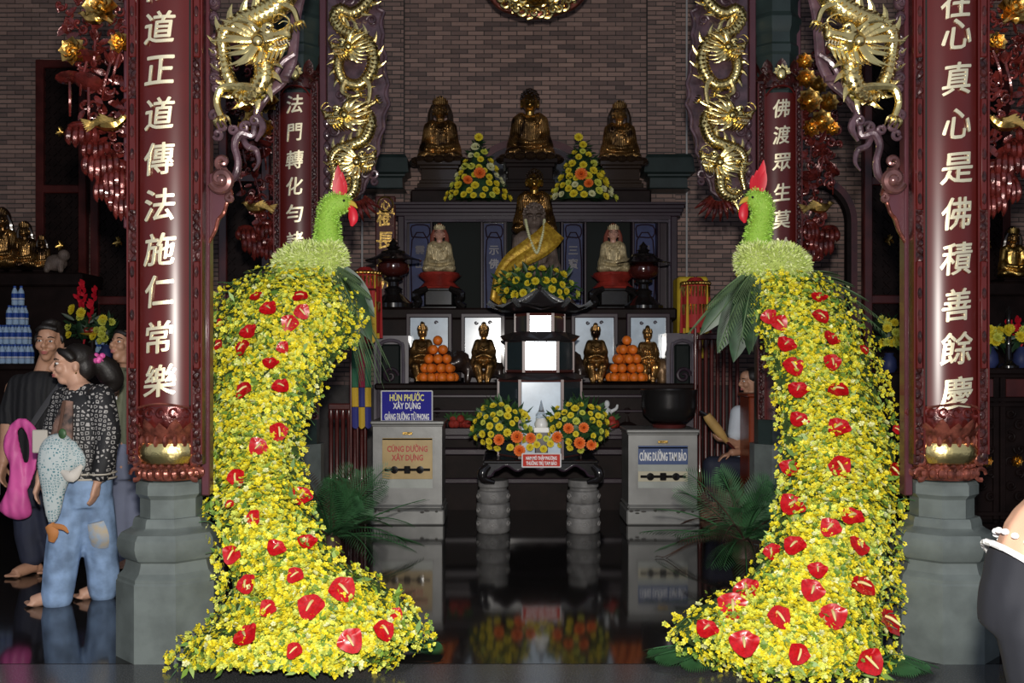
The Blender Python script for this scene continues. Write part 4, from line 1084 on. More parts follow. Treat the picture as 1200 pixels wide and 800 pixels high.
# ------------------------------------------------------------------ in front of the altar: oranges, pagoda, table, donation boxes
orng = mat('orange_peel', (.86, .20, .02), .38, 0, var=.12, scale=5, bump=.25, bscale=220)
def uv_ball(r):
    me = MB().lathe([(.001, -.95*r), (.5*r, -.84*r), (.87*r, -.5*r), (r, 0), (.87*r, .5*r), (.5*r, .85*r), (.12*r, .93*r), (.001, .90*r)], 12, cap=False).mesh(False)
    me.polygons.foreach_set('use_smooth', [True]*len(me.polygons)); me.materials.append(orng); return me
OR = .049; ball = uv_ball(OR)
stalk = MB().lathe([(.006, 0), (.005, .004), (.001, .006)], 6).mesh(False); stalk.materials.append(leafd)
YO = 9.86
for side, px in (('left', 513), ('right', 734.5)):
    c = W(px, 451, YO); zb = W(0, 449, YO).z
    t = thing('fruit_stand', (c.x, YO, az(500)), 'dark footed fruit stand under the %s pyramid of oranges' % side, 'stand', 'fruit stands')
    MB().lathe([(.02, 0), (.20, .0), (.24, .022), (.235, .026), (.19, .012), (.02, .012)], 22, (c.x, YO, zb)).build('dish', dkwood, t)
    z0 = az(500)
    MB().lathe([(.10, 0), (.10, .02), (.05, .05), (.04, .12), (.06, .16), (.035, .2), (.04, zb-z0-.02), (.08, zb-z0)], 16, (c.x, YO, z0)).build('stem', dkwood, t)
    z = zb+.012+OR*.93; rn = random.Random(len(side))
    lay = [(10, .164), (4, .072), (8, .132), (2, .05), (6, .102), (4, .07), (1, 0)]
    hz = [0, 0, 1, 1, 2, 3, 4]
    first = None
    for (n, rr), lv in zip(lay, hz):
        for i in range(n):
            a = 2*math.pi*i/n+lv*.31
            o = bpy.data.objects.new('orange', ball); COL.objects.link(o)
            o.location = (c.x+rr*math.cos(a), YO+rr*math.sin(a), z+lv*.092); o.rotation_euler = (rn.uniform(-.8, .8), rn.uniform(-.8, .8), rn.uniform(0, 6)); 
            st = bpy.data.objects.new('stalk_end', stalk); COL.objects.link(st); st.parent = o; st.location = (0, 0, OR*.9)
            if lv == 4: tag(o, 'single orange on the very top of the %s pyramid' % side, 'orange', 'oranges of the %s pyramid' % side)
            else: tag(o, 'orange in the %s of the %s orange pyramid, on its %s side' % (['bottom layer', 'second layer', 'third layer', 'fourth layer'][lv], side, 'front' if math.sin(a) < -.05 else 'back'), 'orange', 'oranges of the %s pyramid' % side)
# glass pagoda on the low table
YP = 8.84; pc = W(632.5, 0, YP).x; ztab = W(0, 537, 8.45).z
pg = thing('glass_pagoda', (pc, YP, ztab), 'three tiered glass pagoda with bright mirror panels in the middle before the altar', 'pagoda')
pz = lambda py: W(0, py, YP).z
rim = mat('pagoda_dark_metal', (.035, .030, .032), .3, .3)
steel = mat('pagoda_steel_ridge', (.75, .78, .80), .25, .9)
def hexp(r, z, n=6): return [(pc+r*math.cos(R(60*i+60)), YP+r*math.sin(R(60*i+60)), z) for i in range(n)]
for (r, y0, y1, fr) in ((.365, 534, 444, .42), (.295, 436, 398, .3), (.215, 392, 368, .22)):
    z0, z1 = pz(y0), pz(y1); A, B = hexp(r, z0), hexp(r, z1)
    MB().add(A+B, [tuple(range(6))[::-1], tuple(range(6, 12))]+[(i, (i+1) % 6, (i+1) % 6+6, i+6) for i in range(6)]).build('case', darkgl, pg, False)
    m = MB()
    for i in range(6): m.box(-.012, .012, -.012, .012, z0, z1, 0, Matrix.Translation((A[i][0], A[i][1], 0)))
    for i in range(6):
        a, b2 = V(A[i]), V(A[(i+1) % 6])
        for zz in (z0+.01, z1-.01): m.tube([(a.x, a.y, zz), (b2.x, b2.y, zz)], .012, 5, 1)
    m.build('corner_frame', mat('pagoda_red_frame', (.10, .03, .025), .35), pg, False)
    yf = YP-r*math.cos(R(30)); w = r*.5-.015
    MB().box(pc-w, pc+w, yf-.018, yf-.004, z0+.02, z1-.02, .003).build('mirror_panel', silver if r < .33 else paleblue, pg, False)
    for e in (-1, 1):
        aa, bb2 = V(A[3 if e < 0 else 4]), V(A[2 if e < 0 else 5]); mid = (aa+bb2)/2; dv = (bb2-aa).normalized(); ln = (bb2-aa).length*.42
        nn = V((dv.y, -dv.x, 0)); nn = nn if nn.x*e > 0 else -nn
        q = [mid-dv*ln+nn*.008, mid+dv*ln+nn*.008]
        MB().add([(q[0].x, q[0].y, z0+.03), (q[1].x, q[1].y, z0+.03), (q[1].x, q[1].y, z1-.03), (q[0].x, q[0].y, z1-.03)], [(0, 1, 2, 3)]).build('side_pane', darkgl, pg, False)
for (r0, r1, y0, y1, lift) in ((.415, .31, 444, 437, .03), (.36, .23, 399, 389, .04)):
    m = MB(); z0, z1 = pz(y0), pz(y1); A, B, C2 = hexp(r0, z0), hexp(r1, z1), hexp(r0*.86, z0-.012)
    A = [(p[0], p[1], z0+lift) for p in A]; M2 = []
    for i in range(6):
        a, b2 = V(A[i]), V(A[(i+1) % 6]); M2.append((*((a+b2)/2*.985+V((pc, YP, 0))*.015)[:2], z0))
    vs = A+M2+B; fs = []
    for i in range(6): j = (i+1) % 6; fs += [(i, 6+i, 12+i), (6+i, j, 12+j), (6+i, 12+j, 12+i)]
    m.add(vs, fs); m.add(A+M2+C2, [(i, 12+i, 6+i) for i in range(6)]+[(6+i, 12+(i+1) % 6, (i+1) % 6) for i in range(6)]+[(6+i, 12+i, 12+(i+1) % 6) for i in range(6)])
    m.build('eave', rim, pg, False)
# concave top roof
m = MB(); rg = MB(); prof = [(.46, 362, .05), (.38, 363, .015), (.26, 357, 0), (.14, 350, 0), (.03, 341.5, 0)]
rings = []
for r, py, l in prof:
    ring = []
    for i in range(12):
        a = R(30*i+60); cor = i % 2 == 0
        rr = r if cor else r*.866*.97; ring.append(V((pc+rr*math.cos(a), YP+rr*math.sin(a), pz(py)+(l if cor else 0))))
    rings.append(ring)
vs = [p for q in rings for p in q]; m.add(vs, [(k*12+i, k*12+(i+1) % 12, (k+1)*12+(i+1) % 12, (k+1)*12+i) for k in range(4) for i in range(12)]+[tuple(48+i for i in range(12))])
m.add([p-V((0, 0, .02)) for p in rings[0]]+[V((pc, YP, pz(366)))], [(i, 12, (i+1) % 12) for i in range(12)])
m.build('roof', rim, pg, False)
for i in range(0, 12, 2): rg.tube([q[i]+V((0, 0, .010)) for q in rings], [.026, .022, .016, .014, .012], 6, 3)
rg.build('roof_ridges', steel, pg)
MB().lathe([(.03, 0), (.045, .015), (.015, .03), (.025, .05), (.003, .075)], 12, (pc, YP, pz(342))).build('finial', rim, pg)
MB().box(pc-.055, pc+.055, YP-.42, YP-.34, ztab, pz(497), .006).build('stupa_plinth', rim, pg, False)
m = MB().box(pc-.065, pc+.065, YP-.425, YP-.335, pz(503), pz(497), .004).lathe([(.055, 0), (.06, .03), (.045, .06), (.05, .075)], 14, (pc, YP-.38, pz(497))); m.build('stupa_base', mat('white_porcelain', (.82, .82, .80), .3), pg)
MB().lathe([(.045, 0), (.05, .03), (.03, .055), (.022, .07), (.012, .12), (.003, .155)], 12, (pc, YP-.38, pz(497)+.075)).build('crystal_spire', mat('clear_crystal', (.9, .93, .97), .05, 0, trans=.85), pg)
# low table on two stone drums
tb = thing('offering_table', (.05, 8.6, .0), 'low black lacquer table with a wavy apron standing on two stone drums', 'table')
xl, xr = W(566, 0, 8.4).x, W(701, 0, 8.4).x
MB().box(xl, xr, 8.32, 9.25, ztab-.035, ztab, .012).build('tabletop', blackl, tb, False)
kt = 8.33/F; pts = []
top_y = 541
def wave(px):
    u = (px-566)/(701-566); e = min(u, 1-u)
    if e < .10: return 560-3*(e/.1)
    return 549+3.2*math.cos((e-.10)/.4*math.pi*4)-(1.5 if e > .4 else 0)
up = [(W(px, 0, 8.33).x, W(0, 540, 8.33).z) for px in (566, 701)]
lowp = [(W(px, 0, 8.33).x, W(0, wave(px), 8.33).z) for px in np.linspace(701, 566, 70)]
lowp[0] = (up[1][0], lowp[0][1]); lowp[-1] = (up[0][0], lowp[-1][1])
MB().prism(up+lowp, 8.33, 8.37).build('apron', blackl, tb, ang=30)
m = MB().tube([(x, 8.325, z+.004) for x, z in lowp[::2]], .009, 6, 2); m.build('apron_edge', purple, tb)
m = MB()
for e in (xl+.03, xr-.03): m.box(e-.025, e+.025, 8.37, 9.2, ztab-.18, ztab-.03)
m.build('side_apron', blackl, tb, False)
for e in (-1, 1):
    m = MB(); xx = (xl if e < 0 else xr); m.tube([(xx-e*.05, 8.345, ztab-.05), (xx+e*.0, 8.33, ztab-.10), (xx-e*.01, 8.33, ztab-.16), (xx-e*.10, 8.335, ztab-.19)], [.03, .045, .04, .015], 10, 4); m.build('curled_foot', blackl, tb)
drumm = mat('carved_grey_stone', (.17, .165, .16), .6, 0, var=.25, scale=12, bump=.35, bscale=35)
for s, px in (('left', 578), ('right', 683.5)):
    Yd = 8.56; x = W(px, 0, Yd).x; zt2 = ztab-.19; q = zt2/.52
    t = thing('stone_drum', (x, Yd, 0), '%s carved grey stone drum under the low table' % s, 'stone drum', 'stone drums under the table')
    MB().lathe([(.130, 0), (.145, .02*q), (.148, .10*q), (.138, .145*q), (.128, .15*q)], 24, (x, Yd, 0)).build('foot_drum', drumm, t)
    MB().lathe([(.128, .15*q), (.142, .165*q), (.148, .22*q), (.142, .285*q), (.125, .295*q)], 24, (x, Yd, 0)).build('middle_drum', drumm, t)
    MB().lathe([(.125, .295*q), (.138, .31*q), (.142, .36*q), (.135, .41*q), (.118, .42*q), (.118, .44*q), (.13, .455*q), (.13, zt2-.002)], 24, (x, Yd, 0)).build('top_drum', drumm, t)
    m = MB()
    for lv in (.22*q, .36*q, .09*q):
        for a in (-60, 0, 60):
            ca = R(a-90); rr = .149
            m.tube([(x+rr*math.cos(ca+.20*math.cos(u)*(1-u/9)), Yd+rr*math.sin(ca+.20*math.cos(u)*(1-u/9)), lv+.028*math.sin(u)*(1-u/9)) for u in np.linspace(0, 7.5, 14)], .005, 5, 2)
    m.build('scroll_relief', mat('worn_stone_relief', (.26, .25, .24), .6), t)
# flower arrangements on the low table
bouquet('yellow and orange flower arrangement on the low table, left of the pagoda', 553, 621, 473, 524, 8.52, ztab, [(585, 515, .052), (606, 512, .058), (622, 513, .05), (609, 528, .054)], 38, 31, 'dome', .034, [(615, 486, .034, B_y), (596, 480, .03, B_y), (621, 524, .036, B_y), (626, 514, .03, B_l), (598, 524, .034, B_y)], 'table flowers', .16)
bouquet('yellow and orange flower arrangement on the low table, right of the pagoda', 640, 712, 471, 526, 8.52, ztab, [(653, 512, .052), (666, 502, .05), (679, 519, .056), (684, 501, .048), (693, 521, .048)], 40, 37, 'dome', .034, [(645, 520, .034, B_y), (701, 487, .03, B_y), (629, 521, .034, B_y), (637, 526, .036, B_y), (640, 514, .03, B_l), (632, 511, .028, B_y)], 'table flowers', .16)
# signs
def sign(name, label, px0, px1, py0, py1, Y, mt, lines, parent=None, th=.012, rim_m=None, tilt=0):
    x0, x1 = W(px0, 0, Y).x, W(px1, 0, Y).x; z0, z1 = W(0, py1, Y).z, W(0, py0, Y).z
    t = thing(name, ((x0+x1)/2, Y, z0), label, 'sign') if parent is None else parent
    pn = MB().box(x0, x1, Y, Y+th, z0, z1, .004).build('board' if parent is None else name, mt, t, False)
    host = t if parent is None else pn
    if rim_m:
        m = MB(); zz = ((x0, z0), (x0, z1), (x1, z1), (x1, z0), (x0, z0))
        for a, b2 in zip(zz, zz[1:]): m.tube([(a[0], Y-.001, a[1]), (b2[0], Y-.001, b2[1])], .006, 5, 1)
        m.build('rim', rim_m, host, False)
    for (s, cy, h, w, mm) in lines:
        text('lettering', s, ((x0+x1)/2, Y-.003, W(0, cy, Y).z), h*Y/F*1.25, mm, host, .003, .014, w*Y/F, heavy=.012)
    return t
blue_s = mat('blue_enamel_sign', (.018, .016, .30), .6, 0, spec=.2)
ltyel = mat('yellow_lettering', (.80, .74, .16), .4); ltwht = mat('white_lettering', (.82, .82, .82), .4); ltred = mat('red_lettering', (.50, .03, .02), .4)
redsg = mat('red_sign', (.55, .035, .02), .6, spec=.2)
YX = 8.92
sign('offering_sign', 'blue sign with yellow and white lettering standing on the left donation box', 447, 506.5, 458, 493, YX+.06, blue_s,
     [('HÙN PHƯỚC', 464.5, 8.5, 40, ltyel), ('XÂY DỰNG', 475.5, 8, 32, ltwht), ('GIẢNG ĐƯỜNG TỪ PHONG', 487, 8, 52, ltwht)], rim_m=ltwht)
sign('table_sign', 'small red sign with white lettering on the front edge of the low table', 612, 657, 531.5, 547, 8.30, redsg, [('NAM MÔ THẬP PHƯƠNG', 536.5, 4.6, 36, ltwht), ('THƯỜNG TRỤ TAM BẢO', 542.5, 4.6, 36, ltwht)], rim_m=ltwht)
# donation boxes
steelb = mat('brushed_grey_box', (.26, .26, .25), .42, .25, var=.12, scale=5, bump=.05)
zinc = mat('pale_box_panel', (.36, .38, .35), .4, .1, var=.1)
tan = mat('tan_sign_panel', (.52, .36, .14), .4, 0, var=.1); wearm = mat('dark_wear_marks', (.05, .045, .04), .6)
def donation_box(label, px0, px1, ptop, s):
    x0, x1 = W(px0, 0, YX).x, W(px1, 0, YX).x; zt_ = W(0, ptop, YX).z; d = .52
    t = thing('donation_box', ((x0+x1)/2, YX+d/2, 0), label, 'donation box', 'donation boxes')
    MB().box(x0-.02, x1+.02, YX-.03, YX+d+.02, 0, .135, .012).build('plinth', steelb, t, False)
    MB().box(x0-.012, x1+.012, YX-.02, YX+d+.01, .135, .18, .02).build('plinth_moulding', steelb, t, False)
    MB().box(x0, x1, YX, YX+d, .18, zt_-.05).build('body', steelb, t, False)
    MB().box(x0-.012, x1+.012, YX-.015, YX+d+.01, zt_-.05, zt_-.03, .008).box(x0-.02, x1+.02, YX-.03, YX+d+.02, zt_-.03, zt_, .008).build('lid', steelb, t, False)
    fx0, fx1 = x0+.085, x1-.085; fz0, fz1 = .33, zt_-.17
    m = MB()
    for a in ((fx0-.012, fx0, fz0, fz1), (fx1, fx1+.012, fz0, fz1)): m.box(a[0], a[1], YX-.010, YX, a[2]-.012, a[3]+.012)
    for a in ((fz0-.012, fz0), (fz1, fz1+.012)): m.box(fx0, fx1, YX-.010, YX, a[0], a[1])
    m.build('door_frame', steelb, t, False)
    MB().box(fx0, fx1, YX-.005, YX+.005, fz0, fz1).build('door', zinc, t, False)
    xc = (x0+x1)/2
    m = MB().box(xc-.045, xc+.045, YX-.008, YX, zt_-.125, zt_-.10, .003); sl = m.build('slot_plate', gold_old, t, False)
    MB().box(xc-.03, xc+.03, YX-.010, YX-.007, zt_-.116, zt_-.109).build('coin_slot', blackl, sl, False)
    py = lambda q: W(0, q, YX).z
    if s < 0:
        pn = MB().box(fx0, fx1, YX-.010, YX-.004, py(561), py(513), .002).build('name_panel', tan, t, False)
        text('lettering', 'CÚNG DƯỜNG', (xc, YX-.012, py(524.5)), .072, ltred, pn, .003, .014, .36, heavy=.012); text('lettering', 'XÂY DỰNG', (xc, YX-.012, py(536)), .072, ltred, pn, .003, .014, .28, heavy=.012)
        ly = 550
    else:
        pn = MB().box(fx0, fx1, YX-.010, YX-.004, py(544), py(522), .002).build('name_panel', mat('blue_name_panel', (.06, .10, .24), .35), t, False)
        text('lettering', 'CÚNG DƯỜNG TAM BẢO', (xc, YX-.012, py(533)), .105, ltwht, pn, .003, .014, .42, heavy=.012)
        ly = 558
        MB().box(fx0, fx1, YX-.009, YX-.004, py(564), py(552), .002).build('latch_plate', mat('cream_latch_plate', (.55, .50, .36), .4), t, False)
    m = MB().box(fx0+.02, fx1-.02, YX-.022, YX-.008, py(ly)-.012, py(ly)+.012, .003)
    for e in (-.115, 0, .115) if s < 0 else (-.115, 0, .115):
        if e: m.lathe([(.034, 0), (.034, .02), (.012, .022)], 14, T=Matrix.Translation((xc+e, YX-.008, py(ly))) @ Matrix.Rotation(R(90), 4, 'X'))
        else: m.box(xc-.028, xc+.028, YX-.03, YX-.008, py(ly)-.034, py(ly)+.034, .005)
    m.build('hasp', blackl, t)
    m = MB(); rn = random.Random(6)
    for i in range(9): m.ell((rn.uniform(x0+.02, x1-.02), YX-.031, rn.uniform(.10, .14)), (rn.uniform(.01, .03), .002, rn.uniform(.006, .014)), 7, 4)
    m.build('wear_marks', wearm, t)
    return zt_
zbx = donation_box('grey metal donation box on the left with a tan name panel', 437, 518, 493, -1)
zbr = donation_box('grey metal donation box on the right with a blue name panel', 736.5, 817, 503, 1)
# bronze bowl bell on the right box
x = W(784, 0, YX+.27).x; Yb = YX+.27
t = thing('bowl_bell', (x, Yb, zbr), 'large black bowl bell standing on the right donation box', 'bell')
MB().lathe([(.10, .0), (.15, .0), (.16, .03), (.12, .04)], 24, (x, Yb, zbr)).build('cushion', redwood, t)
MB().lathe([(.06, .04), (.17, .06), (.235, .12), (.252, .20), (.250, .30), (.257, .335), (.262, .35), (.245, .35), (.235, .30), (.23, .2), (.1, .1), (.001, .09)], 32, (x, Yb, zbr), cap=False).build('bowl', mat('blackened_bronze', (.022, .020, .020), .28, .4), t)
# small things on the altar ledge: red fruit and a white figurine
for i, (px, py, r, cm, lab) in enumerate(((531, 493, .05, redp, 'dark red flower pot left of the table flowers'), (545, 492, .05, redp, 'red and green fruit offering left of the table flowers'), (716, 492, .055, redp, 'red fruit offering right of the table flowers'))):
    t = thing('fruit_offering', (W(px, 0, 9.55).x, 9.55, az(500)), lab, 'fruit', 'fruit on the altar ledge')
    rn = random.Random(i)
    for j in range(5): MB().ell((W(px, 0, 9.55).x+rn.uniform(-.05, .05), 9.55+rn.uniform(-.04, .04), az(500)+.045+.05*(j == 4)), r*.8, 8, 6).build('fruit', cm, t)
    m = MB(); [m.leaf((W(px, 0, 9.55).x, 9.55, az(500)+.08), (W(px, 0, 9.55).x+.09*math.cos(a), 9.5, az(500)+.12+.05*math.sin(a)), .03) for a in np.linspace(0, 3.1, 6)]; m.build('leaves', leafg, t)
x = W(711, 0, 9.6).x
t = thing('white_figurine', (x, 9.6, az(500)), 'small white figurine beside the right table flowers', 'figurine')
m = MB(); z = az(500); m.tube([(x, 9.6, z), (x, 9.6, z+.08), (x, 9.6, z+.16), (x, 9.6, z+.2)], [.05, .045, .05, .02], 10, 4); m.ell((x, 9.58, z+.235), (.03, .03, .038), 8, 6)
for e in (-1, 1): m.tube([(x+e*.04, 9.6, z+.16), (x+e*.09, 9.58, z+.19), (x+e*.10, 9.56, z+.23)], [.02, .018, .012], 6, 3)
m.fuse('body', mat('white_glaze', (.75, .78, .80), .25), t, .006, 2)
# ------------------------------------------------------------------ the two flower peacocks
def vcol(name, rough=.5, trans=0):
    m = mat(name, (1, 1, 1), rough); N = m.node_tree.nodes; L = m.node_tree.links
    a = N.new('ShaderNodeAttribute'); a.attribute_name = 'Col'; L.new(a.outputs['Color'], N['Principled BSDF'].inputs['Base Color'])
    return m
blossomm = vcol('orchid_blossoms', .5); petalm = vcol('chrysanthemum_petals', .55)
def scatter(name, tv, tf, pos, nrm, scl, rng, mt, cols, parent, jit=.5, kind='stuff', tang=None):
    """one mesh of many copies of a quad template (x, y across, z out of the surface)"""
    n, k, f = len(pos), len(tv), len(tf)
    nrm = nrm+rng.normal(0, jit, (n, 3)); nrm /= np.linalg.norm(nrm, axis=1, keepdims=True)
    a = rng.normal(0, 1, (n, 3)) if tang is None else tang+rng.normal(0, .25, (n, 3))
    a -= nrm*np.sum(a*nrm, 1, keepdims=True); a /= np.linalg.norm(a, axis=1, keepdims=True)
    b = np.cross(nrm, a)
    tv = np.array(tv)
    v = pos[:, None, :]+scl[:, None, None]*(tv[None, :, 0, None]*a[:, None, :]+tv[None, :, 1, None]*b[:, None, :]+tv[None, :, 2, None]*nrm[:, None, :])
    tf = np.array(tf); idx = (tf[None]+(np.arange(n)*k)[:, None, None]).reshape(-1)
    me = bpy.data.meshes.new(name); me.vertices.add(n*k); me.vertices.foreach_set('co', v.reshape(-1))
    me.loops.add(n*f*4); me.loops.foreach_set('vertex_index', idx)
    me.polygons.add(n*f); me.polygons.foreach_set('loop_start', np.arange(n*f)*4)
    me.update(calc_edges=True); me.validate()
    ca = me.attributes.new('Col', 'FLOAT_COLOR', 'POINT'); c4 = np.ones((n, k, 4)); c4[:, :, :3] = cols[:, None, :]; ca.data.foreach_set('color', c4.reshape(-1))
    o = link(name, me, mt, parent, False)
    if kind: o['kind'] = kind
    return o
# blossom: four petals and a lip; petal: one pointed quad
BV, BF = [], []
for i in range(5):
    a = 2*math.pi*i/5; l = 1.25 if i == 0 else .95; w = .55 if i == 0 else .36
    c, s_ = math.cos(a), math.sin(a); b0 = len(BV)
    for (u, v2, z) in ((.05, 0, 0), (.62*l, -w, .18), (1.0*l, 0, .30), (.62*l, w, .18)): BV.append((u*c-v2*s_, u*s_+v2*c, z))
    BF.append((b0, b0+1, b0+2, b0+3))
def pal(rng, n, cs, p, j=.12):
    c = np.array(cs)[rng.choice(len(cs), n, p=p)]; return np.clip(c*(1+rng.normal(0, j, (n, 1))), 0, 1)
redA = mat('glossy_red_spathe', (.46, .004, .008), .35, 0, var=.2, coat=.15)
spadm = mat('cream_spadix', (.78, .66, .28), .45)
redF = mat('red_feather', (.62, .012, .03), .45, 0, var=.15)
foamg = mat('green_under_foliage', (.045, .085, .018), .7, 0, var=.4, scale=30)
heart = []
for i in range(18):
    a = 2*math.pi*i/18; heart.append((.98*math.sin(a)**3 if False else .95*math.sin(a)*(1-.12*math.cos(a)), .80*math.cos(a)-.32*math.cos(2*a)*.6+.12*math.cos(3*a)))
ASP = MB(); ASP.add([(0, .35, .0)]+[(x*.55, y*.55, .10+.05*math.cos(3*i)) for i, (x, y) in enumerate(heart)]+[(x, y, .16+.08*math.sin(i*2.1)) for i, (x, y) in enumerate(heart)],
        [(0, 1+i, 1+(i+1) % 18) for i in range(18)]+[(1+i, 19+i, 19+(i+1) % 18, 1+(i+1) % 18) for i in range(18)])
ASPm = ASP.mesh(False); ASPm.materials.append(redA); ASPm.polygons.foreach_set('use_smooth', [True]*len(ASPm.polygons))
SPDm = MB().tube([(0, .30, .05), (0, .05, .30), (0, -.35, .50), (0, -.62, .60)], [.085, .10, .085, .04], 7, 3).mesh(False); SPDm.materials.append(spadm)
def peacock(side, label, rows, Ytop, flowers, bird, seed):
    rng = np.random.default_rng(seed); rn = random.Random(seed)
    R_ = np.array(rows, float)                          # py, xl, xr, Y
    py = R_[:, 0]
    def surf(y, u):
        xl, xr, Y = np.interp(y, py, R_[:, 1]), np.interp(y, py, R_[:, 2]), np.interp(y, py, R_[:, 3])
        wv = (xr-xl)*Y/F*.5
        bul = np.minimum(.30, wv*.85)
        Yd = Y-bul*np.sqrt(np.maximum(0, 1-(2*u-1)**2))+.08
        px = xl+(xr-xl)*u
        return np.stack([(px-CX)*Yd/F+EX, Yd, np.maximum(.012, EZ-(y-CY)*Yd/F)], -1)
    base = surf(np.array([py[-1]]), np.array([.5]))[0]
    t = thing('flower_peacock', (base[0], base[1], 0), label, 'flower peacock', 'flower peacocks')
    # under-foliage body
    ys = np.linspace(py[0], py[-1], 26); us = np.linspace(.02, .98, 13)
    G = [[V(surf(np.array([y]), np.array([u]))[0])+V((0, .05, 0)) for u in us] for y in ys]
    for r in G:
        for p in r: p.z = max(.004, p.z)
    m = MB().grid(G); m.grid([[r[0], r[0]+(r[-1]-r[0])*.5+V((0, .08, 0)), r[-1]] for r in G])
    m.build('under_foliage', foamg, t)
    # blossoms
    n = 11000
    wts = (R_[:, 2]-R_[:, 1]); yy = np.linspace(py[0], py[-1], 400); ww = np.interp(yy, py, wts); cdf = np.cumsum(ww)/ww.sum()
    y = np.interp(rng.random(n), cdf, yy)+rng.normal(0, 3, n); y = np.clip(y, py[0]-8, py[-1])
    u = .5-.5*np.cos(np.pi*rng.random(n))*.98; u = .6*u+.4*rng.random(n)
    P = surf(y, u); e = 1.0
    P1, P2, P3, P4 = surf(np.clip(y-4, py[0], py[-1]), u), surf(np.clip(y+4, py[0], py[-1]), u), surf(y, np.clip(u-.04, 0, 1)), surf(y, np.clip(u+.04, 0, 1))
    N_ = np.cross(P4-P3, P1-P2); N_ /= np.linalg.norm(N_, axis=1, keepdims=True)+1e-9
    N_[:, 1] = np.where(N_[:, 1] > 0, -N_[:, 1], N_[:, 1])
    N_[:, 0] += (2*u-1)*.5; N_[:, 2] += .15
    N_ /= np.linalg.norm(N_, axis=1, keepdims=True)
    P = P+N_*(rng.random((n, 1))**1.6*.085-.02); P[:, 2] = np.maximum(P[:, 2], .012)
    cols = pal(rng, n, [(.80, .67, .02), (.72, .70, .06), (.60, .66, .10), (.74, .76, .34), (.16, .27, .03)], [.42, .22, .16, .06, .14])
    scatter('yellow_blossoms', BV, BF, P, N_, rng.uniform(.011, .019, n), rng, blossomm, cols, t, .45)
    # loose sprigs along the rim
    ns = 650; ye = rng.uniform(py[0], py[-1], ns); sd = rng.integers(0, 2, ns); ue = np.where(sd == 0, .0, 1.0)
    E = surf(ye, ue); out = np.where(sd == 0, -1.0, 1.0); d = rng.random(ns)**2*.05
    E[:, 0] += out*d; E[:, 1] -= rng.random(ns)*.05; E[:, 2] = np.maximum(.012, E[:, 2]+rng.normal(0, .02, ns))
    scatter('rim_sprigs', BV, BF, E, np.stack([out*.5, -np.ones(ns), rng.random(ns)*.5], -1), rng.uniform(.011, .018, ns), rng, blossomm, pal(rng, ns, [(.80, .67, .02), (.66, .70, .10), (.2, .32, .04)], [.5, .3, .2]), t, .5)
    st = MB()
    for i in range(60):
        yv = rn.uniform(py[0]+5, py[-1]); q = rn.choice((0, 1)); a = V(surf(np.array([yv]), np.array([.06 if q == 0 else .94]))[0]); dx = (-1 if q == 0 else 1)*rn.uniform(.04, .11)
        b2 = a+V((dx, -.05, rn.uniform(-.06, .05))); b2.z = max(.01, b2.z); st.tube([a, (a+b2)/2+V((0, 0, .02)), b2], [.003, .002], 4, 2)
    st.build('sprig_stems', leafg, t)['kind'] = 'stuff'
    # leaves peeping through
    nl = 500; yl = rng.uniform(py[0], py[-1], nl); ul = rng.random(nl); PL = surf(yl, ul)
    scatter('leaf_tips', [(0, 0, 0), (.5, -.16, .1), (1, 0, .05), (.5, .16, .1)], [(0, 1, 2, 3)], PL+np.array([0, -.03, 0])*rng.random((nl, 1)), np.tile([0, -1., .4], (nl, 1)), rng.uniform(.04, .09, nl), rng, blossomm, pal(rng, nl, [(.10, .20, .03), (.20, .34, .05), (.32, .45, .12)], [.4, .4, .2]), t, .5)
    # anthuriums
    for (fx, fy, w) in flowers:
        xl, xr = np.interp(fy, py, R_[:, 1]), np.interp(fy, py, R_[:, 2]); uu = min(.97, max(.03, (fx-xl)/(xr-xl)))
        p = V(surf(np.array([float(fy)]), np.array([uu]))[0]); nv = V(((2*uu-1)*.6+rn.uniform(-.45, .45), -1, rn.uniform(.0, 1.35))).normalized()
        Ydep = p.y-.075; p = W(fx, fy, Ydep); p.z = max(.06, p.z)
        o = bpy.data.objects.new('anthurium', ASPm); COL.objects.link(o); adopt(o, t)
        r = w*Ydep/F*.5*1.05; o.location = p; o.scale = (r, r, r); o.rotation_mode = 'QUATERNION'
        up = V((rn.uniform(-.8, .8), 0, 1)); z = nv; xx = up.cross(z).normalized(); yv = z.cross(xx)
        o.rotation_quaternion = Matrix((xx, yv, z)).transposed().to_quaternion()
        sp = bpy.data.objects.new('spadix', SPDm); COL.objects.link(sp); sp.parent = o
    # the bird: body, neck, head
    Yb = bird['Y']; k = Yb/F; f = bird['f']
    B = lambda x, y, d=0: W(x, y, Yb+d)
    body = MB()
    for (x, y, rx, rz, d) in bird['body']: body.ell(B(x, y, d), (rx*k, rz*k*1.15, rz*k), 16, 11)
    bme = bake(body.mesh(False), .02, 6); bo = link('body', bme, mat('pale_green_body_%s' % side, (.40, .48, .12), .7), t, True, None, 180)
    neck = MB().tube([B(*p) for p in bird['neck']], [r*k for r in bird['nr']], 14, 6); neck.ell(B(*bird['head']), (12.5*k, 11*k, 11.5*k), 14, 10)
    nme = bake(neck.mesh(False), .015, 4); no = link('neck', nme, mat('lime_neck_%s' % side, (.30, .50, .06), .7), t, True, None, 180)
    tv = [(0, 0, 0), (.16, -.13, .5), (.30, 0, 1), (.16, .13, .5)]
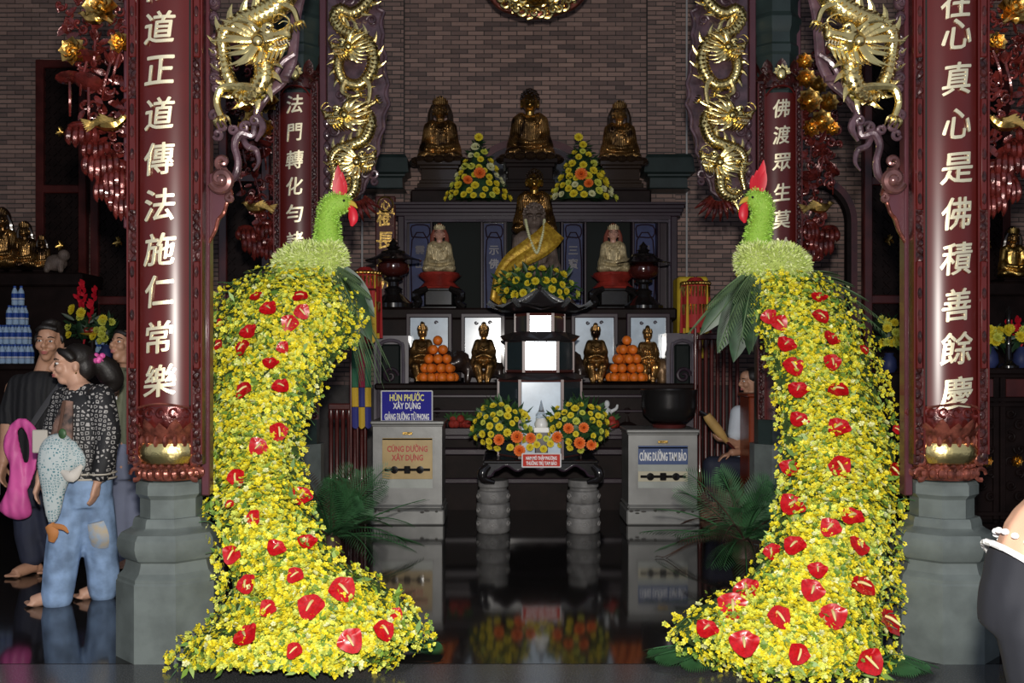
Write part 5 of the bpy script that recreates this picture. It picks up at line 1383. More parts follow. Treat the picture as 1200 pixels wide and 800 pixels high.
    for me, nm, cs, cnt, sc, par in ((bme, 'body_petals', [(.66, .76, .26), (.74, .80, .40), (.52, .66, .14)], 5200, (.022, .036), bo), (nme, 'neck_petals', [(.42, .72, .09), (.52, .80, .16), (.32, .60, .06)], 4200, (.013, .020), no)):
        nf = len(me.polygons); cen = np.zeros(nf*3); me.polygons.foreach_get('center', cen); nn = np.zeros(nf*3); me.polygons.foreach_get('normal', nn); ar = np.zeros(nf); me.polygons.foreach_get('area', ar)
        pick = rng.choice(nf, cnt, p=ar/ar.sum()); pp = cen.reshape(-1, 3)[pick]+rng.normal(0, .006, (cnt, 3)); nv = nn.reshape(-1, 3)[pick]
        scatter(nm, tv, [(0, 1, 2, 3)], pp, nv, rng.uniform(*sc, cnt), rng, petalm, pal(rng, cnt, cs, [.4, .35, .25], .1), par, .35)
    hx, hy = bird['head'][:2]
    cb = MB()
    for i, (dx, h, w) in enumerate(bird['comb']):
        cb.leaf(B(hx+dx*.45, hy-7, -.01*i+.02), B(hx+dx, hy-7-h, -.012*i), w*k, (0, -1, 0), 0, 5, .15)
    nv0 = len(cb.v); cb.add([V(p)+V((0, .01, 0)) for p in cb.v[:]], [q[::-1] for q in cb.f[:]])
    cb.build('comb', redF, t)
    wt = MB(); wt.tube([B(hx+f*11, hy+4), B(hx+f*15, hy+10), B(hx+f*16, hy+19), B(hx+f*14, hy+27)], [2.5*k, 5*k, 5.5*k, 1.5*k], 9, 4, .6); wt.build('wattle', redF, t)
    bk = MB(); bk.tube([B(hx+f*9, hy-1), B(hx+f*16, hy+1), B(hx+f*21, hy+6)], [4*k, 3*k, .4*k], 8, 3); bk.build('beak', mat('yellow_beak_%s' % side, (.55, .38, .05), .4), t)
    ey = MB()
    for e in (-1, 1): ey.ell(B(hx+f*5, hy-3, e*10*k), 1.6*k, 8, 6)
    ey.build('eye', blackl, t)
    return t
rowsL = [(318, 306, 402, 6.15), (330, 280, 408, 6.1), (345, 262, 416, 6.02), (372, 246, 424, 5.95), (400, 240, 410, 5.88), (430, 238, 388, 5.80), (460, 236, 372, 5.70), (500, 234, 352, 5.55), (540, 234, 350, 5.38), (570, 236, 356, 5.22), (600, 246, 362, 5.04),
         (625, 250, 370, 4.95), (645, 254, 384, 4.92), (665, 264, 408, 4.89), (690, 266, 455, 4.86), (712, 260, 482, 4.80), (735, 246, 500, 4.72), (750, 222, 500, 4.66), (764, 206, 475, 4.64), (784, 204, 436, 4.62)]
flL = [(300, 347, 16), (314, 361, 22), (353, 347, 20), (353, 364, 20), (340, 377, 22), (291, 388, 22), (285, 406, 22), (257, 403, 14), (331, 406, 16), (317, 425, 20), (287, 456, 24), (328, 452, 22), (326, 504, 24), (303, 522, 24), (277, 558, 24), (354, 580, 26), (297, 605, 20), (360, 634, 24),
       (272, 648, 24), (324, 641, 24), (289, 683, 26), (347, 673, 22), (400, 689, 34), (365, 709, 34), (315, 711, 22), (288, 744, 32), (346, 761, 22), (410, 749, 32), (449, 737, 28), (463, 719, 18), (270, 590, 12), (258, 378, 12)]
birdL = dict(Y=6.12, f=1, body=[(364, 306, 39, 21, 0), (386, 304, 19, 21, -.02), (345, 310, 24, 18, 0)], neck=[(385, 300), (384, 275), (384, 255), (388, 241), (396, 236)], nr=[17, 14, 11.5, 11, 11], head=(398, 238), comb=[(-6, 24, 9), (-2, 38, 11), (3, 30, 10), (7, 20, 8), (0, 26, 9)])
peacock('left', 'left flower peacock with lime neck facing right and a yellow tail full of red blooms', rowsL, 6.15, flL, birdL, 3)
rowsR = [(320, 868, 948, 6.15), (332, 876, 972, 6.1), (348, 884, 990, 6.02), (372, 884, 1004, 5.95), (400, 898, 1016, 5.88), (430, 906, 1026, 5.80), (460, 912, 1034, 5.70), (500, 918, 1046, 5.55), (540, 920, 1056, 5.38), (570, 917, 1056, 5.22), (600, 913, 1053, 5.04),
         (625, 908, 1050, 4.95), (645, 900, 1048, 4.92), (665, 892, 1045, 4.89), (690, 862, 1046, 4.86), (712, 820, 1046, 4.80), (735, 788, 1045, 4.72), (752, 794, 1044, 4.66), (770, 826, 1046, 4.64), (792, 886, 1030, 4.60)]
flR = [(960, 348, 20), (961, 370, 22), (901, 370, 20), (913, 377, 20), (922, 403, 24), (974, 396, 22), (1012, 409, 14), (975, 423, 22), (929, 428, 26), (936, 456, 26), (981, 457, 26), (937, 491, 24), (984, 500, 28), (1050, 503, 14), (925, 547, 24), (983, 545, 30), (1046, 550, 22), (929, 591, 32), (1000, 605, 28),
       (974, 617, 26), (932, 638, 28), (1006, 639, 28), (905, 645, 22), (958, 667, 24), (952, 690, 30), (1009, 686, 32), (875, 690, 32), (858, 708, 36), (912, 721, 30), (976, 720, 34), (1040, 727, 36), (829, 736, 28), (872, 752, 36), (936, 764, 28), (1018, 773, 34)]
birdR = dict(Y=6.12, f=-1, body=[(906, 308, 40, 22, 0), (884, 306, 20, 22, -.02), (926, 312, 22, 19, 0)], neck=[(886, 302), (888, 276), (893, 255), (894, 240), (888, 233)], nr=[17, 14, 11.5, 11, 11], head=(887, 234), comb=[(-5, 22, 10), (0, 28, 10), (5, 34, 11), (8, 40, 10), (10, 28, 9)])
peacock('right', 'right flower peacock with lime neck facing left and a yellow tail full of red blooms', rowsR, 6.15, flR, birdR, 4)
# ------------------------------------------------------------------ palms and leaves round the peacocks
palmd = mat('dark_palm_green', (.034, .11, .040), .42, 0, var=.35, scale=9)
palmy = mat('dusty_fern_green', (.10, .16, .075), .55, 0, var=.35, scale=9)
palmr = mat('dry_frond_brown', (.07, .038, .028), .6, 0, var=.3)
def frond(mb, base, d, L, droop, ll, n=20, lw=.012, ang=48, side=None):
    """feather leaf: curved rib with narrow leaflets on both sides"""
    b = V(base); d = V(d).normalized(); pts = []
    for i in range(n+1):
        u = i/n; pts.append(b+d*L*u+V((0, 0, -droop*L*u*u)))
    for p in pts: p.z = max(p.z, .012)
    mb.tube(pts[::4]+([pts[-1]] if n % 4 else []), [.007, .005, .002], 5, 2)
    up = V((0, 0, 1)) if abs(d.z) < .8 else V((0, -1, 0))
    for i in range(2, n+1):
        t = (pts[i]-pts[i-1]).normalized() if (pts[i]-pts[i-1]).length > 1e-6 else d
        s_ = t.cross(up).normalized(); u = i/n
        l = ll*math.sin(math.pi*(.15+.8*u))**.7
        for q in (-1, 1):
            dv = (t*math.cos(R(ang))+s_*q*math.sin(R(ang))+V((0, 0, -.25))).normalized()
            tip = pts[i]+dv*l; tip.z = max(.01, tip.z)
            mid = pts[i]+dv*l*.5+V((0, 0, .03*l)); sd = dv.cross(up).normalized()*lw; 
            mb.add([pts[i], mid-sd, tip, mid+sd], [(0, 1, 2, 3)])
def cycad(label, c, n, L, seed, spread, m1, extra=None):
    rn = random.Random(seed)
    t = thing('cycad_palm', c, label, 'palm', 'cycads beside the peacocks')
    MB().lathe([(.06, 0), (.09, .05), (.07, .14), (.03, .2)], 10, c).build('trunk', palmr, t)
    for i in range(n):
        a = R(spread[0]+(spread[1]-spread[0])*(i+rn.uniform(-.3, .3))/max(1, n-1)); e = R(rn.uniform(8, 80))
        d = V((math.cos(a)*math.cos(e), math.sin(a)*math.cos(e), math.sin(e))); m = MB()
        frond(m, V(c)+V((0, 0, .16)), d, L*rn.uniform(.75, 1.15), rn.uniform(.15, .6), .16, 26, .0032, 42)
        m.build('frond', palmr if rn.random() < .1 else m1, t)
    return t
c = W(385, 640, 6.7); c.z = 0; cycad('dark green cycad on the floor beside the left peacock tail', W(388, 642, 7.35)*V((1, 1, 0)), 46, .76, 5, (-210, 40), palmd)
cycad('dark green cycad on the floor beside the right peacock tail', W(872, 650, 7.2)*V((1, 1, 0)), 48, .76, 8, (-220, 30), palmd)
def leaf_spray(label, items, Y, mt, name='leaf_spray'):
    c = W(items[0][0][0], items[0][0][1], Y)
    t = thing(name, c, label, 'leaves', 'green sprays round the peacocks')
    for (p0, p1, kind, w, dy) in items:
        m = MB(); a, b2 = W(p0[0], p0[1], Y), W(p1[0], p1[1], Y+dy)
        if kind == 'frond':
            d = b2-a; frond(m, a, d+V((0, 0, d.length*.25)), d.length, .25, w*Y/F, 20, .005, 40); m.build('frond', mt[0], t)
        elif kind == 'grass':
            rn = random.Random(p1[0])
            for i in range(26):
                q = b2+V((rn.uniform(-.1, .1), rn.uniform(-.1, .1), rn.uniform(-.08, .08))); md = (a+q)/2+V((0, -.05, rn.uniform(.03, .10))); m.tube([a, md, q], [.004, .003, .001], 4, 4)
            m.build('grass_tuft', mt[0], t)['kind'] = 'stuff'
        else:
            m.leaf(a, b2, w*Y/F, (rn0.uniform(-.4, .4), -1, .3), .12, 8, .2); m.build('broad_leaf', mt[1], t)
            v = MB().tube([a+V((0, -.004, 0)), (a+b2)/2+V((0, -.03, 0)), b2], [.004, .003, .001], 4, 4); v.build('vein', palmy, t)
rn0 = random.Random(1)
leaf_spray('dark hanging leaves and fern below the breast of the left peacock', [((398, 318), (432, 398), 'leaf', 30, -.1), ((395, 322), (418, 410), 'leaf', 30, -.15), ((402, 315), (440, 370), 'leaf', 24, 0), ((396, 322), (404, 396), 'leaf', 24, -.2), ((390, 315), (428, 345), 'frond', 22, -.1), ((392, 312), (420, 330), 'frond', 18, -.15), ((392, 316), (412, 360), 'frond', 22, -.2), ((396, 330), (440, 440), 'grass', 8, .1)], 6.05, (palmy, leafd))
leaf_spray('fine fern spraying behind the back of the left peacock', [((325, 322), (262, 345), 'frond', 18, -.1), ((325, 322), (272, 330), 'frond', 18, 0), ((330, 318), (285, 318), 'frond', 14, .1), ((325, 322), (258, 360), 'frond', 16, -.05), ((335, 318), (300, 312), 'frond', 14, 0)], 6.25, (palmy, leafd))
leaf_spray('hanging leaves and dusty fern below the breast of the right peacock', [((882, 322), (862, 422), 'leaf', 34, -.1), ((880, 322), (842, 412), 'leaf', 30, -.05), ((884, 322), (882, 412), 'leaf', 26, -.15), ((878, 322), (822, 392), 'leaf', 26, 0), ((880, 318), (820, 380), 'frond', 26, .05), ((878, 318), (836, 355), 'frond', 26, -.1), ((880, 320), (850, 395), 'frond', 24, -.15), ((884, 318), (862, 350), 'frond', 22, -.2), ((884, 320), (872, 385), 'frond', 22, -.2)], 6.05, (palmy, leafd))
leaf_spray('fine fern spraying behind the back of the right peacock', [((946, 324), (1010, 350), 'frond', 18, -.1), ((946, 322), (998, 334), 'frond', 18, 0), ((948, 324), (1024, 372), 'frond', 18, -.05), ((940, 320), (985, 322), 'frond', 14, .1), ((950, 330), (1030, 390), 'frond', 16, 0)], 6.25, (palmy, leafd))
def floor_fronds(label, items, Y):
    t = thing('floor_leaves', W(items[0][0][0], 0, Y)*V((1, 1, 0)), label, 'leaves', 'palm leaves under the tails')
    for (a, b2, Y1) in items:
        m = MB(); p0 = W(a[0], a[1], Y); p0.z = .05; p1 = W(b2[0], b2[1], Y1); p1.z = .03; frond(m, p0, p1-p0+V((0, 0, .06)), (p1-p0).length, .12, .2, 22, .010, 35); m.build('frond', palmd, t)
floor_fronds('dark palm leaves fanned on the floor under the right peacock tail', [((850, 760), (765, 760), 4.9), ((850, 762), (772, 778), 4.8), ((860, 768), (800, 795), 4.7), ((900, 780), (880, 800), 4.62), ((1000, 770), (1085, 782), 4.66), ((1000, 772), (1075, 797), 4.6), ((1010, 765), (1070, 755), 4.62), ((960, 780), (960, 802), 4.58)], 4.95)
floor_fronds('dark palm leaves on the floor under the left peacock tail', [((440, 752), (510, 745), 5.0), ((420, 760), (470, 778), 4.85)], 5.0)
# ------------------------------------------------------------------ banners, rails and stands beside the altar
def banner(label, px, py0, Y, cells, w, hgt):
    k = Y/F; t = thing('prayer_banner', W(px, py0, Y), label, 'banner')
    for j, row in enumerate(cells):
        for i, m_ in enumerate(row):
            x0 = px+(i-len(row)/2)*w; y0 = py0+j*hgt
            b = MB(); P = []
            for v in range(4): P.append([W(x0+w*u/4*.97, y0+hgt*v/3*.98+(3*math.sin(u*.8) if j == len(cells)-1 and v == 3 else 0), Y)+V((0, .012*math.sin((x0+w*u/4)*.5)+.008*math.sin(y0*.3+v), 0)) for u in range(5)])
            b.grid(P); b.add([V(p)+V((0, .006, 0)) for p in b.v[:]], [f[::-1] for f in b.f[:]]); b.build('cloth_strip', m_, t)
    m = MB().tube([W(px-w*1.7, py0-1, Y), W(px+w*1.7, py0-1, Y)], .012, 6, 2); m.build('rod', redwood, t)
    x = W(px-w*1.7, 0, Y).x; MB().lathe([(.08, 0), (.08, .02), (.015, .04), (.012, W(0, py0-2, Y).z)], 10, (x, Y, 0)).build('pole', redwood, t)
fab = {n: mat('cloth_'+n, c, .7) for n, c in (('red', (.38, .02, .02)), ('crimson', (.34, .015, .06)), ('blue', (.03, .035, .22)), ('yellow', (.62, .40, .03)), ('green', (.03, .16, .08)), ('orange', (.62, .16, .02)), ('white', (.7, .7, .68)))}
fc = fab
banner('long patchwork prayer banner of green, crimson, blue and yellow left of the left donation box', 424, 408, 9.0, [[fc['green'], fc['crimson'], fc['green']], [fc['green'], fc['crimson'], fc['green']], [fc['yellow'], fc['blue'], fc['yellow']], [fc['blue'], fc['yellow'], fc['blue']]], 7.5, 23)
banner('short red, orange and yellow banner hanging above the patchwork banner', 430, 340, 9.1, [[fc['red'], fc['orange'], fc['red']], [fc['green'], fc['red'], fc['yellow']], [fc['yellow'], fc['red'], fc['yellow']]], 6.5, 20)
def parasol(label, px, py0, py1, Y, w):
    k = Y/F; c = W(px, 0, Y); z0, z1 = W(0, py1, Y).z, W(0, py0, Y).z; r = w*k/2
    t = thing('temple_parasol', (c.x, Y, 0), label, 'parasol', 'tasselled parasols')
    MB().lathe([(.10, 0), (.10, .03), (.02, .05), (.016, z1+.05)], 12, (c.x, Y, 0)).build('pole', redwood, t)
    MB().lathe([(r*.98, z0), (r, (z0+z1)/2), (r*1.02, z1-.05), (r*1.0, z1-.03), (.05, z1+.04)], 20, (c.x, Y, 0), cap=False).build('red_valance', fab['red'], t)
    g = MB(); rn = random.Random(int(px))
    for i in range(26):
        a = 2*math.pi*i/26
        for z in (z1-.05, (z0+z1)/2):
            g.tube([(c.x+r*1.04*math.cos(a), Y+r*1.04*math.sin(a), z), (c.x+r*1.07*math.cos(a), Y+r*1.07*math.sin(a), z-.10)], [.014, .005], 5, 2)
        volute(g, (px+r/k*1.02*math.cos(a), 0), .1, 1, .1, Y) if False else g.ell((c.x+r*1.05*math.cos(a), Y+r*1.05*math.sin(a), z1-.02), .022, 6, 5)
    g.build('gold_fringe', gold_old, t)['kind'] = 'stuff'
    for i in range(8):
        a = 2*math.pi*i/8; m = MB().tube([(c.x+r*1.08*math.cos(a), Y+r*1.08*math.sin(a), z1-.04), (c.x+r*1.1*math.cos(a), Y+r*1.1*math.sin(a), z0-.05)], [.006, .018], 6, 2); m.build('tassel', fab['yellow' if i % 2 else 'red'], t)
parasol('red parasol with gold fringe left of the black lantern tower', 428, 318, 390, 9.6, 34)
parasol('red parasol with gold fringe right of the altar screen', 815, 330, 384, 9.6, 30)
m = MB().box(W(794, 0, 10.6).x, W(830, 0, 10.6).x, 10.6, 10.9, 1.5, W(0, 324, 10.6).z, .02)
o = m.build('yellow_cloth_stand', mat('yellow_cloth', (.55, .38, .02), .7, 0, var=.2), None, False); tag(o, 'yellow cloth covered stand right of the altar screen', 'stand')
tag(MB().box(W(790, 0, 10.6).x, W(834, 0, 10.6).x, 10.55, 10.95, 0, 1.5, .02).build('side_pedestal', dkwood, None, False), 'dark pedestal under the yellow cloth stand', 'pedestal')
def rail(label, pxs, ptop, Y):
    t = thing('red_railing', W((pxs[0]+pxs[-1])/2, 0, Y)*V((1, 1, 0)), label, 'railing', 'red railings beside the altar')
    zt_ = W(0, ptop, Y).z
    for px in pxs:
        x = W(px, 0, Y).x; MB().lathe([(.022, 0), (.022, .3), (.03, .32), (.02, .36), (.02, zt_-.1), (.03, zt_-.07), (.022, zt_)], 10, (x, Y, 0)).build('baluster', redwood, t)
    x0, x1 = W(pxs[0]-3, 0, Y).x, W(pxs[-1]+3, 0, Y).x
    MB().box(x0, x1, Y-.03, Y+.03, zt_, zt_+.06, .01).build('top_rail', redwood, t, False); MB().box(x0, x1, Y-.03, Y+.03, .10, .16, .01).build('bottom_rail', redwood, t, False)
rail('red wooden railing behind the seated bell ringer', (820, 827, 834, 841, 848, 856, 864), 398, 9.75)
rail('red wooden railing behind the left cycad', (388, 395, 402, 409, 416, 424), 480, 9.35)
def red_stand(label, px0, px1, py, Y):
    t = thing('red_drum_stand', (W((px0+px1)/2, 0, Y).x, Y+.2, 0), label, 'cabinet'); x0, x1 = W(px0, 0, Y).x, W(px1, 0, Y).x; z = W(0, py, Y).z
    rw = mat('orange_red_lacquer', (.20, .035, .012), .3, 0, var=.2)
    MB().box(x0, x1, Y, Y+.35, .06, z-.03, .01).build('body', rw, t, False); MB().box(x0-.02, x1+.02, Y-.02, Y+.37, z-.03, z, .008).build('top', rw, t, False); MB().box(x0-.015, x1+.015, Y-.015, Y+.36, 0, .06, .008).build('plinth', rw, t, False)
red_stand('orange red lacquered cabinet beside the right peacock tail', 878, 925, 461, 8.75)
# ------------------------------------------------------------------ side aisles
def lattice(label, px0, px1, py0, Y, seed, side):
    x0, x1 = W(px0, 0, Y).x, W(px1, 0, Y).x; zt_ = 5.2
    t = thing('lattice_screen', ((x0+x1)/2, Y, 0), label, 'screen', 'carved screens of the aisles')
    m = MB()
    for x in (x0, x1): m.box(x-.05, x+.05, Y-.05, Y+.06, 0, zt_, .01)
    for z in (0.05, 1.3, 2.2, 3.6, zt_-.05): m.box(x0, x1, Y-.04, Y+.05, z-.05, z+.05, .01)
    m.build('frame', redwood, t, False)
    MB().box(x0, x1, Y+.02, Y+.05, 0, zt_).build('panel', dkwood, t, False)
    b = MB(); st = .13; n = max(1, int((x1-x0)/st)); rn = random.Random(seed)
    for i in range(n):
        for j in range(int((zt_-1.4)/st)):
            cx_, cz = x0+(i+.5)*(x1-x0)/n, 1.4+(j+.5)*st
            for (a, l, ox, oz) in ((45, .11, 0, 0), (-45, .055, .03, .03), (-45, .055, -.03, -.03)):
                b.box(-l/2, l/2, -.012, .006, -.009, .009, 0, Matrix.Translation((cx_+ox, Y+.01, cz+oz)) @ Matrix.Rotation(R(a), 4, 'Y'))
    o = b.build('fretwork', dkwood, t, False); o['kind'] = 'stuff'
    g = MB()
    for z in (1.75, 2.9, 4.3): 
        for i in range(9): a = i*.7; g.leaf(((x0+x1)/2+.03*math.cos(i*2.3), Y-.03, z), ((x0+x1)/2+(.04+.012*(i % 3))*math.cos(a), Y-.06, z+.07*math.sin(a)), .035)
    g.build('gilt_flowers', gold_old, t)
lattice('dark carved screen at the back of the left aisle', 48, 98, 0, 12.35, 1, -1)
lattice('dark carved screen behind the girl in the olive jacket', 112, 168, 0, 12.0, 2, -1)
lattice('dark carved screen between the left front and inner columns', 262, 312, 0, 11.6, 3, -1)
lattice('dark carved screen right of the right inner column', 1016, 1064, 0, 11.8, 4, 1)
lattice('dark carved screen at the back of the right aisle', 1130, 1178, 0, 12.3, 5, 1)  # added screen, covers the brick so this aisle stays dark
t = thing('round_arch', W(975, 0, 11.9)*V((1, 1, 0)), 'dark red curved door arch behind the right peacock', 'arch')
for nm, ro, ri, mm in (('outer_moulding', 48, 41, redwood), ('inner_moulding', 41, 36, dkwood)):
    pts = [(W(955+ro*math.cos(R(a)), 0, 11.9).x, W(0, 260-ro*1.1*math.sin(R(a)), 11.9).z) for a in np.linspace(0, 180, 21)]+[(W(955+ri*math.cos(R(a)), 0, 11.9).x, W(0, 260-ri*1.1*math.sin(R(a)), 11.9).z) for a in np.linspace(180, 0, 21)]
    b = MB().prism(pts, 11.85, 11.95)
    for e in (-1, 1): b.box(W(955+e*ri, 0, 11.9).x, W(955+e*ro, 0, 11.9).x, 11.85, 11.95, 0, W(0, 260, 11.9).z)
    b.build(nm, mm, t, False)
# left side altar: shelf, gilt figures, water bottles
YL = 11.5
m = MB().box(W(-80, 0, YL).x, W(100, 0, YL).x, YL-.1, YL+.6, W(0, 336, YL).z, W(0, 320, YL).z, .02).box(W(-80, 0, YL).x, W(96, 0, YL).x, YL, YL+.6, 0, W(0, 336, YL).z)
tag(m.build('side_altar_shelf', dkwood, None, False), 'dark stone shelf with gilt figures in the left aisle', 'altar')
zs = W(0, 320, YL).z
for i, (px, h, w) in enumerate(((2, 80, 1), (29, 62, 1), (49, 44, 1))):
    c = W(px, 318, YL+.15); c.z = zs+.06; lab = ['tall gilt figure at the left edge on the left aisle shelf', 'gilt robed figure in the middle of the left aisle shelf', 'small gilt figure at the right end of the left aisle shelf'][i]
    s_ = statue('aisle_statue', lab, 'statue', c, h*YL/F*.93, statg, statg, statk, 'hood', 'gilt figures in the left aisle'); pedestal(s_, (c.x, YL+.15, zs), .4, .36, .06, dkwood)
m = MB(); c = W(66, 318, YL); c.z = zs
m.ell(c+V((0, 0, .12)), (.13, .1, .1), 12, 8); m.ell(c+V((.11, -.05, .2)), (.07, .07, .07), 10, 7)
for e in (-1, 1): m.limb(c+V((e*.07, -.05, .1)), .04, c+V((e*.08, -.07, .03)), .035)
o = m.fuse('stone_lion', stoneb, None, .015, 2); tag(o, 'small grey stone lion crouching at the right end of the left aisle shelf', 'statue')
YK = 10.75
t = thing('offering_bench', (W(40, 0, YK).x, YK+.3, 0), 'long dark offering bench in the left aisle carrying the water bottles', 'table')
zk = W(0, 426, YK).z
MB().box(W(-90, 0, YK).x, W(128, 0, YK).x, YK-.1, YK+.6, zk-.07, zk, .015).build('top', dkwood, t, False)
MB().box(W(-90, 0, YK).x, W(122, 0, YK).x, YK, YK+.55, 0, zk-.07).build('body', dkwood, t, False)
bottlem = mat('clear_water_plastic', (.45, .62, .85), .12, 0, spec=.8, coat=.4); bluel = mat('blue_bottle_label', (.02, .07, .36), .3); capm = mat('blue_bottle_cap', (.03, .10, .45), .35); silv = mat('white_label_band', (.62, .66, .72), .35)
b0 = MB().lathe([(.028, 0), (.033, .008), (.033, .13), (.030, .15), (.014, .185), (.013, .192)], 12).mesh(False); b0.materials.append(bottlem); b0.polygons.foreach_set('use_smooth', [True]*len(b0.polygons))
b1 = MB().lathe([(.0335, .055), (.0345, .058), (.0345, .125), (.0335, .128)], 12, cap=False).mesh(False); b1.materials.append(bluel)
b2_ = MB().lathe([(.015, .19), (.016, .193), (.016, .208), (.013, .21)], 10).mesh(False); b2_.materials.append(capm)
b3 = MB().lathe([(.0348, .06), (.0348, .078)], 12, cap=False).mesh(False); b3.materials.append(silv)
def bottle(loc, label, group):
    o = bpy.data.objects.new('water_bottle', None); COL.objects.link(o); o.location = loc; o.empty_display_size = .02; tag(o, label, 'bottle', group)
    for nm, me in (('bottle_body', b0), ('label_wrap', b1), ('cap', b2_), ('label_band', b3)):
        c_ = bpy.data.objects.new(nm, me); COL.objects.link(c_); c_.parent = o
lv_word = ['bottom', 'second', 'third', 'top']
for lv, (n, deep) in enumerate(((6, 2), (5, 2), (3, 2), (2, 1))):
    for d in range(deep):
        for i in range(n):
            bottle((W(34, 0, YK).x-.035-.07*i-.07*(lv*.4 if lv < 2 else .6+lv*.15), YK+.05+.07*d, zk+lv*.211), 'water bottle with blue label in the %s layer of the aisle pyramid, %s row' % (lv_word[lv], 'front' if d == 0 else 'rear'), 'water bottle pyramid')
def vase_flowers(label, px, pyb, Y, zb, cols, h, n, seed, red=0):
    x = W(px, 0, Y).x; rn = random.Random(seed); t = thing('vase_of_flowers', (x, Y, zb), label, 'vase', 'vases of flowers in the aisles')
    MB().lathe([(.05, 0), (.08, .05), (.07, .13), (.04, .18), (.05, .2)], 14, (x, Y, zb)).build('vase', navy, t)
    greens(t, (x, Y, zb+.2+h*.35), .14, .12, h*.4, 60, seed, leafd)
    for i in range(n):
        a = rn.uniform(0, 6.28); r = rn.uniform(0, .15); place_bloom(t, rn.choice(cols), V((x+r*math.cos(a), Y-.10+r*math.sin(a)*.5, zb+.22+rn.uniform(.1, 1)*h*.7)), .05, (math.cos(a)*.6, -1, .4))
    for i in range(red):
        m = MB(); a = V((x, Y, zb+.2)); tip = a+V((rn.uniform(-.2, .2), -.05, h*rn.uniform(1.0, 1.4)))
        for j in range(12): q = a.lerp(tip, .45+.55*j/12); m.leaf(q, q+V((rn.uniform(-.06, .06), -.05, .05)), .045)
        m.tube([a, tip], [.006, .003], 5, 2); m.build('red_flower_spike', redF, t)
vase_flowers('vase with a red flower spike on the left aisle bench', 98, 426, YK+.2, zk, [B_y, B_l], .55, 8, 3, 3)
vase_flowers('vase of yellow flowers on the left aisle bench near the girl', 124, 426, YK+.1, zk, [B_y, B_l], .4, 10, 4)
t = thing('fruit_plate', (W(106, 0, YK-.02).x, YK+.0, zk), 'yellow plate of fruit on the left aisle bench', 'plate')
MB().lathe([(.05, 0), (.12, .02), (.13, .03), (.11, .028)], 18, (W(106, 0, YK).x, YK+.05, zk+.30)).build('plate', fab['yellow'], t); MB().lathe([(.06, 0), (.03, .03), (.03, .27), (.06, .3)], 12, (W(106, 0, YK).x, YK+.05, zk)).build('foot', dkwood, t)
for i in range(5): MB().ell((W(106, 0, YK).x+.06*math.cos(i*1.26), YK+.05+.05*math.sin(i*1.26), zk+.36), .035, 8, 6).build('fruit', redp, t)
for i in range(6): bottle((W(107, 0, YK+.3).x+.07*(i % 3), YK+.30+.07*(i//3), zk), 'water bottle standing behind the vases on the left aisle bench', 'bottles behind the vases')
for i in range(4): bottle((W(108, 0, YK+.3).x+.035+.07*(i % 2), YK+.30+.07*(i//2), zk+.211), 'water bottle stacked on top behind the vases on the left aisle bench', 'bottles behind the vases')
# right side altar
YR = 9.2
t = thing('side_altar_table', (W(1190, 0, YR).x, YR+.3, 0), 'dark carved altar table at the right edge behind the front column', 'table')
zr = W(0, 431, YR).z; xa, xb = W(1142, 0, YR).x, W(1290, 0, YR).x
MB().box(xa-.04, xb, YR-.05, YR+.6, zr-.06, zr, .012).build('top', dkwood, t, False)
MB().box(xa, xb, YR+.03, YR+.55, .0, zr-.06).build('body', dkwood, t, False)
fm = MB()
for px in (1143, 1168, 1176, 1206, 1216, 1246): fm.box(W(px, 0, YR).x-.025, W(px, 0, YR).x+.025, YR-.0, YR+.04, 0, zr-.06, .006)
for py in (440, 468, 474, 602): fm.box(xa, xb, YR-.005, YR+.04, W(0, py, YR).z-.02, W(0, py, YR).z+.02, .006)
fm.build('frame', dkwood, t, False)
for (a, b_) in ((1146, 1166), (1180, 1203), (1219, 1243)):
    MB().box(W(a, 0, YR).x, W(b_, 0, YR).x, YR+.015, YR+.035, W(0, 465, YR).z, W(0, 444, YR).z, .004).build('red_panel', redwood, t, False)
    m = MB()
    for i in range(8): volute(m, (a+4+(i % 2)*10, 484+i*14), 6, 1.2, 1.6, YR+.02, 1 if i % 2 else -1, i)
    m.build('scroll_carving', dkwood, t)['kind'] = 'stuff'
    m = MB(); rosette(m, ((a+b_)/2, 540), 8, YR+.02, YR/F); m.build('gilt_rosette', gold_old, t)
for px, lab in ((1160, 'vase of yellow flowers on the right altar table beside the red column'), (1197, 'vase of yellow flowers with red spikes at the right edge of the picture')):
    vase_flowers(lab, px, 430, YR+.2, zr, [B_y, B_y, B_l], .22, 18, px, 3 if px > 1190 else 0)
x = W(1182, 0, YR+.1).x
t = thing('candle_stand', (x, YR+.1, zr), 'black turned candle stand on the right altar table', 'candle stand')
MB().lathe([(.09, 0), (.09, .02), (.05, .05), (.025, .08), (.025, .3), (.04, .34), (.02, .38), (.02, .48), (.035, .52), (.004, .58)], 14, (x, YR+.1, zr)).build('stem', blackl, t); MB().tube([(x-.25, YR+.1, zr+.33), (x+.25, YR+.1, zr+.33)], .01, 6, 2).build('crossbar', blackl, t)
YR2 = 11.4
m = MB().box(W(1135, 0, YR2).x, W(1290, 0, YR2).x, YR2-.1, YR2+.6, W(0, 347, YR2).z, W(0, 331, YR2).z, .02).box(W(1140, 0, YR2).x, W(1290, 0, YR2).x, YR2, YR2+.6, 0, W(0, 347, YR2).z)
tag(m.build('side_altar_shelf', dkwood, None, False), 'dark stone shelf with a gilt figure in the right aisle', 'altar')
c = W(1187, 330, YR2+.15); c.z = W(0, 331, YR2).z+.05
s_ = statue('aisle_statue', 'gilt robed figure on the right aisle shelf', 'statue', c, .62, gold_old, statg, statk, 'hood'); pedestal(s_, (c.x, YR2+.15, c.z-.05), .4, .36, .05, dkwood)
